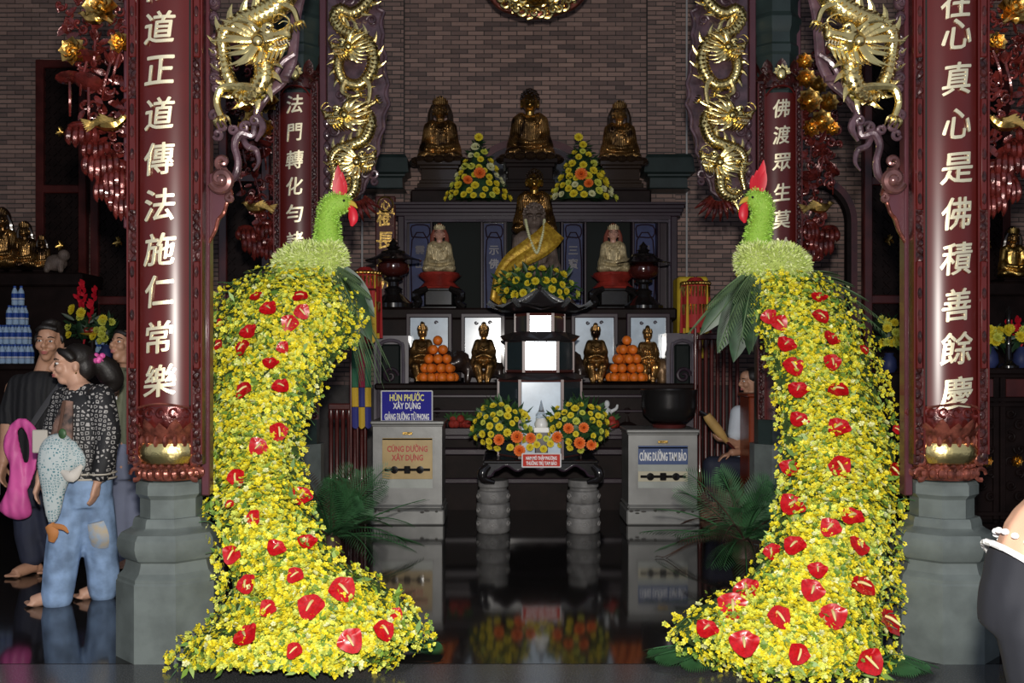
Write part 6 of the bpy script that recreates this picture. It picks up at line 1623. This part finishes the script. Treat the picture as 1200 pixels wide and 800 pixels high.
vase_flowers('vase of yellow flowers half hidden behind the right peacock tail', 1042, 420, 10.2, 1.35, [B_y, B_l], .5, 22, 8)
tag(MB().box(W(1020, 0, 10.1).x, W(1064, 0, 10.1).x, 10.05, 10.5, 0, 1.35, .02).build('side_pedestal', dkwood, None, False), 'dark pedestal behind the right peacock carrying a flower vase', 'pedestal')
# ------------------------------------------------------------------ people
skin = mat('warm_skin', (.56, .32, .22), .5, 0, var=.06, scale=14); skin2 = mat('tanned_skin', (.46, .245, .155), .5, 0, var=.06, scale=14)
lipm = mat('lips', (.42, .13, .12), .5); whitee = mat('eye_white', (.7, .7, .68), .3)
def hand(mb, w, d, n, S=.175, curl=.5, th=1):
    """palm and five fingers: w wrist, d pointing direction, n palm normal"""
    w, d = V(w), V(d).normalized(); n = V(n); n = (n-d*n.dot(d)).normalized(); s_ = d.cross(n)*th
    pc_ = w+d*S*.28
    mb.ell(tuple(w+d*S*.12), (S*.14,)*3, 8, 6)
    for i in range(4):
        b = w+d*S*.50+s_*S*(.15-.10*i); mb.limb(w+d*S*.1+s_*S*(.08-.05*i), S*.095, b, S*.085, 8)
        L = S*(.40, .46, .43, .34)[i]; p = b; dd = d
        for j in range(3):
            dd = (dd+n*curl*.55).normalized(); q = p+dd*L*(.42, .32, .26)[j]; mb.limb(p, S*(.058-.006*j), q, S*(.052-.006*j), 8); p = q
    b = w+d*S*.2+s_*S*.14; q = b+(d*.6+s_*.7+n*.3)*S*.25; mb.limb(b, S*.075, q, S*.062, 8); mb.limb(q, S*.06, q+(d*.9+s_*.2+n*.4)*S*.2, S*.045, 8)
def foot(mb, a, d, L=.235):
    a, d = V(a), V(d).normalized(); s_ = d.cross(V((0, 0, 1)))
    mb.ell(tuple(a-d*.03+V((0, 0, .035))), (.036,)*3, 10, 7)
    mb.tube([a+V((0, 0, .05)), a+d*L*.35+V((0, 0, .042)), a+d*L*.62+V((0, 0, .026))], [.04, .042, .036], 10, 3)
    for i in range(5):
        b = a+d*L*.58+s_*(.034-.017*i)+V((0, 0, .018)); mb.limb(b, .015, b+d*L*(.20-.022*i), .012-.001*i, 8)
def head(mb, c, yaw, pitch=0, S=1.0, tilt=0):
    """adds a head to the skin mesh; returns the local-to-world function"""
    M_ = Matrix.Translation(V(c)) @ Euler((pitch, tilt, yaw), 'XYZ').to_matrix().to_4x4()
    def T(x, y, z): return M_ @ V((x*S, y*S, z*S))
    rot = M_.to_3x3()
    mb.tube([T(0, .01, -.12), T(0, .005, -.04), T(0, .01, .04), T(0, .012, .10), T(0, .012, .118)], [.045*S, .064*S, .078*S, .062*S, .02*S], 16, 4)
    mb.ell(T(0, .03, .045), (.076*S,)*3, 14, 10); mb.ell(T(0, -.035, -.035), (.056*S,)*3, 12, 8); mb.ell(T(0, -.052, -.085), (.032*S,)*3, 10, 7); mb.ell(T(0, -.045, .05), (.058*S,)*3, 12, 8)
    mb.tube([T(0, -.098, .025), T(0, -.112, -.002), T(0, -.118, -.018), T(0, -.095, -.03)], [.009*S, .012*S, .017*S, .010*S], 8, 3)
    for e in (-1, 1):
        mb.ell(T(e*.012, -.105, -.022), (.010*S,)*3, 7, 5); mb.ell(T(e*.035, -.072, -.02), (.030*S,)*3, 9, 6)
        mb.ell(T(e*.078, .012, -.01), (.010*S, .018*S, .03*S), 8, 6, (0, 0, yaw)); mb.tube([T(e*.012, -.092, .030), T(e*.032, -.089, .034), T(e*.055, -.072, .026)], .010*S, 6, 3)
    mb.tube([T(-.022, -.092, -.055), T(0, -.103, -.052), T(.022, -.092, -.055)], [.006*S, .011*S, .006*S], 7, 3)
    mb.tube([T(-.02, -.092, -.065), T(0, -.100, -.066), T(.02, -.092, -.065)], [.006*S, .010*S, .006*S], 7, 3)
    return T
def face(T, t, S=1.0, brow=hairb):
    for e in (-1, 1):
        MB().ell(T(e*.032, -.090, .012), (.0135*S, .008*S, .007*S), 8, 6).build('eye', whitee, t); MB().ell(T(e*.032, -.0965, .012), (.0062*S,)*3, 8, 6).build('iris', hairb, t)
        MB().tube([T(e*.016, -.100, .034), T(e*.036, -.097, .039), T(e*.056, -.079, .032)], [.003*S, .0045*S, .002*S], 6, 3).build('eyebrow', brow, t)
    MB().tube([T(-.021, -.097, -.056), T(0, -.110, -.0555), T(.021, -.097, -.056)], [.003*S, .0058*S, .003*S], 6, 3).tube([T(-.018, -.096, -.064), T(0, -.1075, -.066), T(.018, -.096, -.064)], [.003*S, .0062*S, .003*S], 6, 3).build('lips', lipm, t)
def patterned(name, a, b, sc):
    m = mat(name, a, .7); N = m.node_tree.nodes; L = m.node_tree.links; tc = N.new('ShaderNodeTexCoord'); mp = N.new('ShaderNodeMapping'); mp.inputs['Scale'].default_value = (sc, sc*.4, sc); L.new(tc.outputs['Object'], mp.inputs['Vector'])
    v = N.new('ShaderNodeTexVoronoi'); v.feature = 'DISTANCE_TO_EDGE'; v.inputs['Scale'].default_value = 1; v.inputs['Randomness'].default_value = .55; L.new(mp.outputs[0], v.inputs['Vector'])
    r = N.new('ShaderNodeValToRGB'); r.color_ramp.interpolation = 'CONSTANT'; r.color_ramp.elements[0].color = (*a, 1); r.color_ramp.elements[1].color = (*b, 1); r.color_ramp.elements[1].position = .20
    e = r.color_ramp.elements.new(.33); e.color = (*a, 1)
    L.new(v.outputs['Distance'], r.inputs[0]); L.new(r.outputs[0], N['Principled BSDF'].inputs['Base Color']); return m
denim = mat('light_blue_denim', (.22, .33, .52), .75, 0, var=.32, scale=9, bump=.45, bscale=4, tex='wave')
navyt = mat('navy_trousers', (.018, .022, .045), .75, 0, var=.2); blackt = mat('black_cotton', (.010, .010, .012), .8, bump=.8, bscale=6, tex='wave')
jack = patterned('black_patterned_jacket', (.012, .012, .014), (.42, .40, .38), 38)
pinkm = mat('pink_nylon', (.70, .10, .36), .5, 0, var=.15, bump=.6, bscale=5, tex='wave'); olive = mat('olive_jacket', (.155, .165, .105), .75, 0, var=.12, bump=.8, bscale=6, tex='wave')
teal = patterned('teal_white_print', (.50, .56, .56), (.06, .20, .24), 60); greyp = mat('grey_blue_trousers', (.16, .18, .26), .75, 0, var=.1)
# --- woman in the patterned jacket, seen from her left, facing left
Yw = 6.02
P = lambda px, py, dy=0: W(px, py, Yw+dy)
t = thing('person', P(92, 704)*V((1, 1, 0)), 'woman in black patterned jacket and light blue jeans facing left beside the front column', 'person')
b = MB(); T = head(b, P(85, 428), R(-62), 0, 1.0)
b.chain([(P(88, 440), .055), (P(93, 455), .058)])
b.chain([(P(95, 462), .09), (P(98, 500), .12), (P(97, 545), .13), (P(95, 575), .14)])
b.chain([(P(122, 468, -.06), .055), (P(126, 510, -.10), .046), (P(120, 540, -.14), .040), (P(115, 562, -.15), .030)]); hand(b, P(114, 563, -.15), (-.15, -.05, -1), (-1, .2, 0), .17, .45)
b.chain([(P(72, 470, .08), .05), (P(58, 512, .02), .045), (P(52, 545, -.04), .038), (P(47, 560, -.06), .028)]); hand(b, P(47, 560, -.06), (-.25, -.1, -1), (1, .2, 0), .17, .6, -1)
b.chain([(P(85, 590, -.02), .095), (P(75, 645, -.04), .06), (P(68, 690, -.03), .042), (P(67, 704, -.02), .04)]); foot(b, (P(68, 0, -.05).x, Yw-.05, 0), (-1, -.28, 0))
b.chain([(P(112, 590, .03), .095), (P(118, 640, .06), .06), (P(124, 682, .10), .042), (P(124, 696, .12), .04)]); foot(b, (P(124, 0, .14).x, Yw+.14, 0), (-.9, -.35, 0))
for q in (V((P(68, 0).x, Yw-.05, .05)), V((P(124, 0).x, Yw+.14, .05))): b.ell(tuple(q), .04, 10, 7)
b.fuse('body', skin, t, .0075, 3); face(T, t)
j = MB()
j.tube([P(92, 452), P(97, 475), P(100, 510), P(99, 545), P(98, 560)], [.085, .165, .185, .185, .18], 16, 5, .8)
j.chain([(P(118, 466, -.05), .085), (P(127, 508, -.09), .075), (P(121, 542, -.13), .062), (P(117, 555, -.14), .056)]); j.chain([(P(76, 468, .07), .08), (P(62, 510, .02), .068), (P(54, 545, -.04), .058)])
jo = j.fuse('jacket', jack, t, .011, 4)
tr = MB()
for py, mm in ((553, 0), (559, 0)): tr.tube([P(98+33*math.cos(a)*1.12, py, 0)+V((0, -.15*math.sin(a), .0)) for a in np.linspace(-.3, 3.4, 12)], .006, 6, 2)
tr.tube([P(117+12*math.cos(a), 555, -.14)+V((0, -.058*math.sin(a), 0)) for a in np.linspace(0, 6.28, 10)], .005, 6, 2)
tr.build('jacket_trim', mat('cream_trim', (.55, .50, .42), .7), jo)
sh = MB(); sh.ell(P(70, 505, -.13), (.035, .03, .05), 8, 6); sh.build('shirt_print', mat('pink_print', (.62, .12, .20), .7), t)
sh = MB().tube([P(80, 470, -.13), P(74, 500, -.17), P(70, 530, -.18), P(68, 548, -.17)], [.03, .06, .07, .06], 10, 4, .5); sh.build('shirt_front', mat('dark_printed_shirt', (.03, .025, .025), .7, 0, col2=(.28, .16, .12), scale=16), t)
jn = MB(); jn.tube([P(97, 553), P(97, 570), P(96, 592)], [.165, .175, .16], 16, 4, .85)
jn.chain([(P(85, 588, -.02), .118), (P(76, 632, -.05), .105), (P(70, 675, -.05), .098), (P(67, 699, -.05), .092)]); jn.chain([(P(110, 588, .03), .118), (P(117, 632, .06), .105), (P(121, 670, .10), .098), (P(121, 689, .12), .092)])
jo2 = jn.fuse('jeans', denim, t, .012, 4)
pk = MB().tube([P(112, 612, -.08), P(116, 628, -.07), P(117, 640, -.03)], [.05, .06, .05], 8, 3, .35); pk.build('patch_pocket', mat('faded_denim_patch', (.34, .42, .52), .8, 0, col2=(.50, .42, .30), scale=24), jo2)
hb = MB(); hb.ell(T(0, .032, .052), (.086, .10, .084), 14, 10, (0, 0, R(-62))); hb.ell(T(0, .07, -.01), (.08, .07, .085), 12, 9, (0, 0, R(-62)))
hb.tube([T(0, .09, .03), T(.0, .15, .02), T(-.02, .20, -.03), T(-.03, .23, -.10), T(-.02, .22, -.16)], [.05, .055, .075, .07, .03], 12, 4)
for e in (-1, 1): hb.tube([T(e*.03, -.075, .085), T(e*.07, -.04, .07), T(e*.085, .0, .03)], [.02, .03, .025], 8, 4)
hb.tube([T(-.05, -.062, .075), T(0, -.072, .09), T(.05, -.062, .075)], [.016, .02, .016], 8, 3)
ho = hb.fuse('hair', hairb, t, .010, 2); sc = MB(); [sc.ell(T(.045+.025*math.cos(a), .145+.02*math.sin(a), .04+.02*math.sin(a*2)), .018, 7, 5) for a in np.linspace(0, 6, 7)]; sc.build('hair_tie', pinkm, ho)
MB().ell(T(.088, .012, -.045), .006, 6, 5).build('earring', gold_old, t)
# her bags
t2 = thing('shoulder_bag', P(62, 610, -.25), 'teal and white printed bag hanging before the woman in jeans', 'bag')
g = MB(); g.tube([P(84, 515, -.22), P(72, 525, -.25), P(66, 548, -.26), P(63, 572, -.26), P(62, 600, -.25), P(61, 612, -.25)], [.04, .11, .105, .07, .045, .025], 14, 5, .55); g.tube([P(78, 522, -.24), P(90, 540, -.24), P(96, 552, -.22)], [.06, .06, .02], 10, 4, .5)
g.fuse('bag_body', teal, t2, .012, 3)
MB().tube([P(72, 552, -.30), P(84, 558, -.31), P(96, 545, -.28)], [.012, .035, .01], 8, 4, .5).build('white_flap', mat('cream_cloth', (.62, .58, .52), .7), t2)
MB().tube([P(75, 470, -.16), P(72, 490, -.20), P(69, 508, -.23), P(70, 520, -.25)], .011, 6, 4, .4).build('strap', mat('brown_strap', (.10, .045, .025), .5), t2)
m = MB().box(P(62, 0).x, P(79, 0).x, Yw-.27, Yw-.25, P(0, 526).z, P(0, 500).z, .006); fo = m.build('card_pouch', mat('cream_pouch', (.50, .46, .40), .6), t2, False)
MB().ell(P(73, 508, -.28), (.024, .008, .030), 10, 6).build('green_motif', leafg, fo)
mt_ = MB(); mt_.tube([P(58, 615, -.24), P(62, 624, -.25), P(60, 634, -.24)], [.03, .036, .02], 8, 3, .5); mt_.tube([P(62, 616, -.25), P(74, 618, -.26), P(80, 624, -.26)], [.016, .016, .006], 8, 3, .6); mt_.build('orange_tag', mat('orange_cloth_tag', (.50, .20, .06), .7), t2)
# --- man in black
Ym = 6.85
P = lambda px, py, dy=0: W(px, py, Ym+dy)
t = thing('person', P(45, 668)*V((1, 1, 0)), 'man in black T-shirt with dark trousers carrying a pink bag at the left edge', 'person')
b = MB(); T = head(b, P(58, 402), R(8), 0, 1.08, R(3))
b.chain([(P(56, 420, .02), .06), (P(50, 440, .03), .065)]); b.chain([(P(48, 455), .11), (P(45, 500), .13), (P(44, 545), .13), (P(44, 570), .13)])
b.chain([(P(18, 455, .0), .065), (P(10, 490, -.03), .055), (P(8, 515, -.08), .046), (P(4, 540, -.14), .036)]); hand(b, P(4, 541, -.14), (-.05, -.15, -1), (1, 0, 0), .19, .6, -1)
b.chain([(P(78, 455, .02), .065), (P(86, 500, .02), .055), (P(84, 540, -.04), .045), (P(80, 560, -.06), .036)]); hand(b, P(80, 561, -.06), (0, -.1, -1), (-1, 0, 0), .19, .5)
b.chain([(P(34, 580), .09), (P(34, 625), .06), (P(36, 660), .045)]); b.chain([(P(56, 580, .02), .09), (P(60, 625, .05), .06), (P(62, 655, .1), .045)])
foot(b, (P(40, 0).x, Ym, 0), (-.45, -.9, 0), .25); foot(b, (P(62, 0).x, Ym+.12, 0), (-.2, -1, 0), .25)
for q in (V((P(38, 0).x, Ym, .05)), V((P(62, 0).x, Ym+.11, .05))): b.ell(tuple(q), .045, 10, 7)
b.fuse('body', skin2, t, .008, 3); face(T, t, 1.08)
s_ = MB(); s_.tube([P(51, 437, .02), P(49, 450), P(46, 485), P(44, 530), P(44, 572)], [.085, .175, .185, .175, .175], 16, 5, .75)
s_.chain([(P(24, 452), .085), (P(13, 482, -.02), .078), (P(11, 492, -.03), .072)]); s_.chain([(P(74, 452, .02), .085), (P(84, 490, .02), .075)]); s_.fuse('tshirt', blackt, t, .012, 4)
p_ = MB(); p_.tube([P(44, 560), P(44, 578), P(44, 592)], [.16, .165, .15], 14, 4, .8); p_.chain([(P(34, 590), .105), (P(33, 625), .09), (P(37, 652), .078)]); p_.chain([(P(56, 590, .02), .105), (P(60, 625, .05), .09), (P(62, 650, .1), .078)]); p_.fuse('trousers', navyt, t, .012, 4)
h_ = MB(); h_.ell(T(0, .028, .066), (.090, .104, .080), 14, 10); h_.ell(T(0, .06, .0), (.086, .07, .085), 12, 8); h_.tube([T(-.066, -.045, .075), T(-.02, -.078, .098), T(.06, -.055, .088)], [.018, .022, .018], 8, 4); h_.tube([T(-.03, -.055, .115), T(.02, -.04, .135), T(.06, .0, .12)], [.022, .026, .02], 8, 3)
for e in (-1, 1): h_.tube([T(e*.076, -.01, .05), T(e*.082, -.012, .02), T(e*.08, -.01, -.005)], [.016, .014, .006], 6, 3)
h_.fuse('hair', hairb, t, .010, 2)
t2 = thing('pink_bag', P(22, 608, -.25), 'bright pink drawstring bag hanging from the man in black', 'bag')
g = MB(); g.tube([P(16, 500, -.26), P(13, 520, -.28), P(20, 545, -.30), P(20, 575, -.30), P(18, 598, -.28), P(17, 607, -.26)], [.03, .055, .05, .07, .11, .04], 14, 5, .5); g.tube([P(14, 502, -.26), P(26, 495, -.27), P(38, 508, -.28), P(40, 535, -.29), P(30, 570, -.3)], [.03, .036, .042, .04, .03], 12, 5, .5)
g.fuse('bag_body', pinkm, t2, .012, 3)
MB().box(P(24, 0).x, P(31, 0).x, Ym-.37, Ym-.355, P(0, 572).z, P(0, 546).z, .004).build('white_label', ltwht, t2, False)
MB().tube([P(75, 445, -.13), P(60, 465, -.17), P(46, 485, -.19), P(33, 505, -.22)], .022, 6, 5, .25).build('shoulder_strap', mat('dark_grey_webbing', (.04, .04, .045), .7), t2)
# --- girl in olive behind the column
Yg = 7.05
P = lambda px, py, dy=0: W(px, py, Yg+dy)
t = thing('person', P(144, 665)*V((1, 1, 0)), 'woman in olive jacket looking up, half hidden behind the left front column', 'person')
b = MB(); T = head(b, P(147, 406), R(-28), R(-14), 1.0); b.chain([(P(149, 424, .02), .05), (P(150, 440, .03), .055)]); b.chain([(P(150, 450), .09), (P(150, 500), .12), (P(150, 545), .13)])
b.chain([(P(130, 450), .05), (P(126, 482, -.06), .042), (P(134, 460, -.16), .035)]); hand(b, P(134, 460, -.16), (.1, -.1, 1), (0, -1, .2), .16, .5)
b.chain([(P(170, 450), .05), (P(176, 490, 0), .042), (P(174, 520, -.04), .035)]); hand(b, P(174, 521, -.04), (0, 0, -1), (-1, 0, 0), .16, .5)
for e, px in ((0, 143), (.04, 160)):
    b.chain([(P(px, 570, e), .09), (P(px, 620, e), .06), (P(px, 655, e), .042), (P(px, 664, e), .04)]); foot(b, (P(px, 0).x, Yg+e, 0), (-.5, -.85, 0), .22); b.ell((P(px, 0).x, Yg+e, .05), .04, 10, 7)
b.fuse('body', skin2, t, .008, 3); face(T, t)
s_ = MB(); s_.tube([P(150, 432, .02), P(150, 450), P(150, 490), P(150, 522)], [.08, .155, .165, .165], 16, 5, .75); s_.chain([(P(132, 448), .072), (P(127, 480, -.05), .064), (P(132, 466, -.13), .05)]); s_.chain([(P(168, 448), .072), (P(175, 490), .064), (P(174, 512, -.03), .055)]); s_.tube([P(138, 434, -.04), P(150, 440, -.09), P(162, 434, -.04)], .035, 8, 4)
so = s_.fuse('jacket', olive, t, .012, 4); MB().tube([P(140, 442, -.13), P(137, 455, -.16), P(136, 468, -.17)], .008, 6, 3).build('zip', ltwht, so)
p_ = MB(); p_.tube([P(150, 512), P(150, 535), P(150, 560)], [.15, .165, .15], 14, 4, .8)
for e, px in ((0, 143), (.04, 160)): p_.chain([(P(px, 560, e), .10), (P(px, 610, e), .085), (P(px, 655, e), .075)])
p_.fuse('trousers', greyp, t, .012, 4)
h_ = MB(); h_.ell(T(0, .035, .05), (.09, .098, .088), 14, 10); h_.ell(T(0, .07, -.03), (.08, .06, .09), 12, 8); h_.tube([T(-.06, -.055, .07), T(0, -.08, .085), T(.06, -.055, .07)], [.02, .024, .02], 8, 4); h_.fuse('hair', hairb, t, .010, 2)
# --- bell ringer in white, sitting right of the bell
Yr = 9.35
P = lambda px, py, dy=0: W(px, py, Yr+dy)
t = thing('person', P(866, 600)*V((1, 1, 0)), 'seated person in white shirt holding a bell mallet right of the right donation box', 'person')
b = MB(); T = head(b, P(880, 447), R(-75), R(5), 1.0); b.chain([(P(881, 460), .05), (P(880, 472), .055)]); b.chain([(P(878, 482), .09), (P(876, 515), .12), (P(880, 545), .13)])
b.chain([(P(866, 484, -.14), .05), (P(864, 520, -.2), .042), (P(852, 516, -.26), .032)]); hand(b, P(853, 516, -.26), (-1, -.1, .1), (0, .3, 1), .17, .9)
b.chain([(P(872, 490, -.02), .05), (P(876, 528, -.18), .042), (P(858, 530, -.27), .034)]); hand(b, P(858, 530, -.27), (-1, -.1, -.35), (0, 0, -1), .17, .5)
b.chain([(P(872, 548, -.1), .09), (P(834, 544, -.14), .065), (P(836, 578, -.12), .045), (P(836, 592, -.12), .04)]); b.chain([(P(874, 548, .1), .09), (P(838, 546, .12), .065), (P(842, 580, .12), .045)])
foot(b, (P(836, 0).x, Yr-.12, 0), (-1, -.1, 0), .23); foot(b, (P(842, 0).x, Yr+.12, 0), (-1, 0, 0), .23); b.ell((P(836, 0).x, Yr-.12, .06), .042, 8, 6); b.ell((P(842, 0).x, Yr+.12, .06), .042, 8, 6)
b.limb(P(836, 590, -.12), .042, (P(836, 0).x, Yr-.12, .06), .042); b.limb(P(842, 580, .12), .042, (P(842, 0).x, Yr+.12, .06), .042)
b.fuse('body', skin2, t, .008, 3); face(T, t)
s_ = MB(); s_.tube([P(880, 474), P(879, 486), P(876, 512), P(879, 545)], [.07, .15, .165, .165], 16, 5, .8); s_.chain([(P(866, 485, -.12), .085), (P(862, 508, -.19), .075)]); s_.chain([(P(872, 492, -.02), .08), (P(877, 522, -.15), .07)]); s_.fuse('shirt', mat('white_shirt', (.60, .66, .74), .75, 0, var=.05), t, .012, 4)
p_ = MB(); p_.ell(P(880, 552), (.17, .17, .11), 14, 9); p_.chain([(P(872, 548, -.1), .105), (P(834, 545, -.14), .088), (P(836, 580, -.12), .072)]); p_.chain([(P(874, 548, .1), .105), (P(838, 546, .12), .088), (P(842, 585, .12), .072)]); p_.fuse('trousers', navyt, t, .012, 4)
h_ = MB(); h_.ell(T(0, .03, .05), (.094, .10, .088), 14, 10); h_.ell(T(0, .06, .0), (.085, .07, .08), 12, 8); h_.fuse('hair', hairb, t, .010, 2)
t2 = thing('bell_mallet', P(838, 500, -.3), 'tan wrapped bell mallet in the hand of the seated person', 'mallet')
MB().tube([P(852, 517, -.28), P(844, 507, -.29), P(832, 492, -.3), P(828, 486, -.3)], [.02, .042, .045, .036], 12, 4).build('mallet_head', mat('tan_wrapped_cloth', (.50, .31, .10), .7, 0, var=.15), t2); MB().tube([P(829, 487, -.3), P(820, 482, -.3)], .016, 8, 2).build('dark_tip', blackl, t2); MB().tube([P(850, 515, -.28), P(862, 528, -.26)], .014, 8, 2).build('handle', redwood, t2)
t2 = thing('low_stool', P(882, 0)*V((1, 1, 0)), 'low dark stool under the seated bell ringer', 'stool'); zz = P(0, 562).z
MB().box(P(864, 0).x, P(900, 0).x, Yr-.16, Yr+.16, zz-.05, zz, .01).build('seat', dkwood, t2, False)
for a in (866, 898):
    for q in (-.13, .13): MB().box(P(a, 0).x-.02, P(a, 0).x+.02, Yr+q-.02, Yr+q+.02, 0, zz-.05).build('leg', dkwood, t2, False)
# --- person bending at the right edge
Ye = 2.45
P = lambda px, py, dy=0: W(px, py, Ye+dy)
t = thing('person', P(1223, 0)*V((1, 1, 0)), 'person in navy clothes with white lace trim bending out of the right edge', 'person')
b = MB(); b.chain([(P(1230, 690), .15), (P(1242, 640, .02), .135), (P(1280, 596, .02), .125), (P(1330, 575, 0), .13), (P(1368, 572, 0), .10), (P(1393, 575, 0), .055)]); T = head(b, P(1428, 592, -.02), R(90), R(50), 1.0)
b.chain([(P(1343, 590, -.12), .05), (P(1353, 700, -.16), .042), (P(1363, 790, -.2), .034)]); hand(b, P(1363, 792, -.2), (0, 0, -1), (-1, 0, 0), .17, .4)
b.chain([(P(1343, 590, .14), .05), (P(1353, 700, .16), .042), (P(1363, 790, .16), .034)]); hand(b, P(1363, 792, .16), (0, 0, -1), (-1, 0, 0), .17, .4, -1)
for e, px in ((-.06, 1223), (.08, 1240)):
    x = P(px, 0).x; b.chain([(P(px, 730, e), .10), (V((x, Ye+e, .48)), .062), (V((x, Ye+e, .08)), .042)]); foot(b, (x, Ye+e, 0), (1, -.1, 0)); b.ell((x, Ye+e, .05), .042, 8, 6)
b.fuse('body', skin, t, .009, 3); face(T, t)
g = MB(); g.ell(P(1234, 712), (.165, .16, .135), 16, 10); g.tube([P(1240, 672, .01), P(1232, 700), P(1230, 740)], [.142, .165, .165], 16, 4, .95)
for e, px in ((-.06, 1226), (.08, 1240)): g.chain([(P(px, 735, e), .115), (V((P(px, 0).x, Ye+e, .48)), .078), (V((P(px, 0).x, Ye+e, .10)), .062)])
g.tube([P(1243, 664, .01), P(1239, 676, .01), P(1235, 695, .0)], [.164, .168, .165], 16, 3, .98); g.fuse('trousers', mat('black_leggings', (.006, .007, .012), .8), t, .012, 4)
z = MB(); w_ = MB(); dr = V((.62, 0, .78)).normalized(); cc = P(1236, 676, .01); sdv = V((.78, 0, -.62))
for i in range(26):
    a = 2*math.pi*i/26; p0 = cc+sdv*.166*math.cos(a)+V((0, -.166*math.sin(a), 0)); z.ell(tuple(p0+dr*.012), (.010, .010, .008), 6, 5); w_.limb(cc-dr*.03+sdv*.172*math.cos(a)+V((0, -.172*math.sin(a), 0)), .008, cc-dr*.03+sdv*.172*math.cos(a+.24)+V((0, -.172*math.sin(a+.24), 0)), .008, 6)
tp = MB(); tp.chain([(P(1292, 600, .02), .15), (P(1330, 575, 0), .155), (P(1362, 573, 0), .12)]); tp.chain([(P(1343, 590, -.12), .075), (P(1348, 640, -.14), .065)]); tp.chain([(P(1343, 590, .14), .075), (P(1348, 640, .15), .065)]); tp.fuse('short_top', navyt, t, .012, 4)
z.build('lace_trim', ltwht, t)['kind'] = 'stuff'; w_.build('white_band', ltwht, t)
h_ = MB(); h_.ell(T(0, .03, .05), (.095, .1, .09), 14, 10); h_.ell(T(0, .07, -.03), (.085, .07, .1), 12, 8); h_.fuse('hair', hairb, t, .010, 2)
bpy.data.scenes.remove(TS)
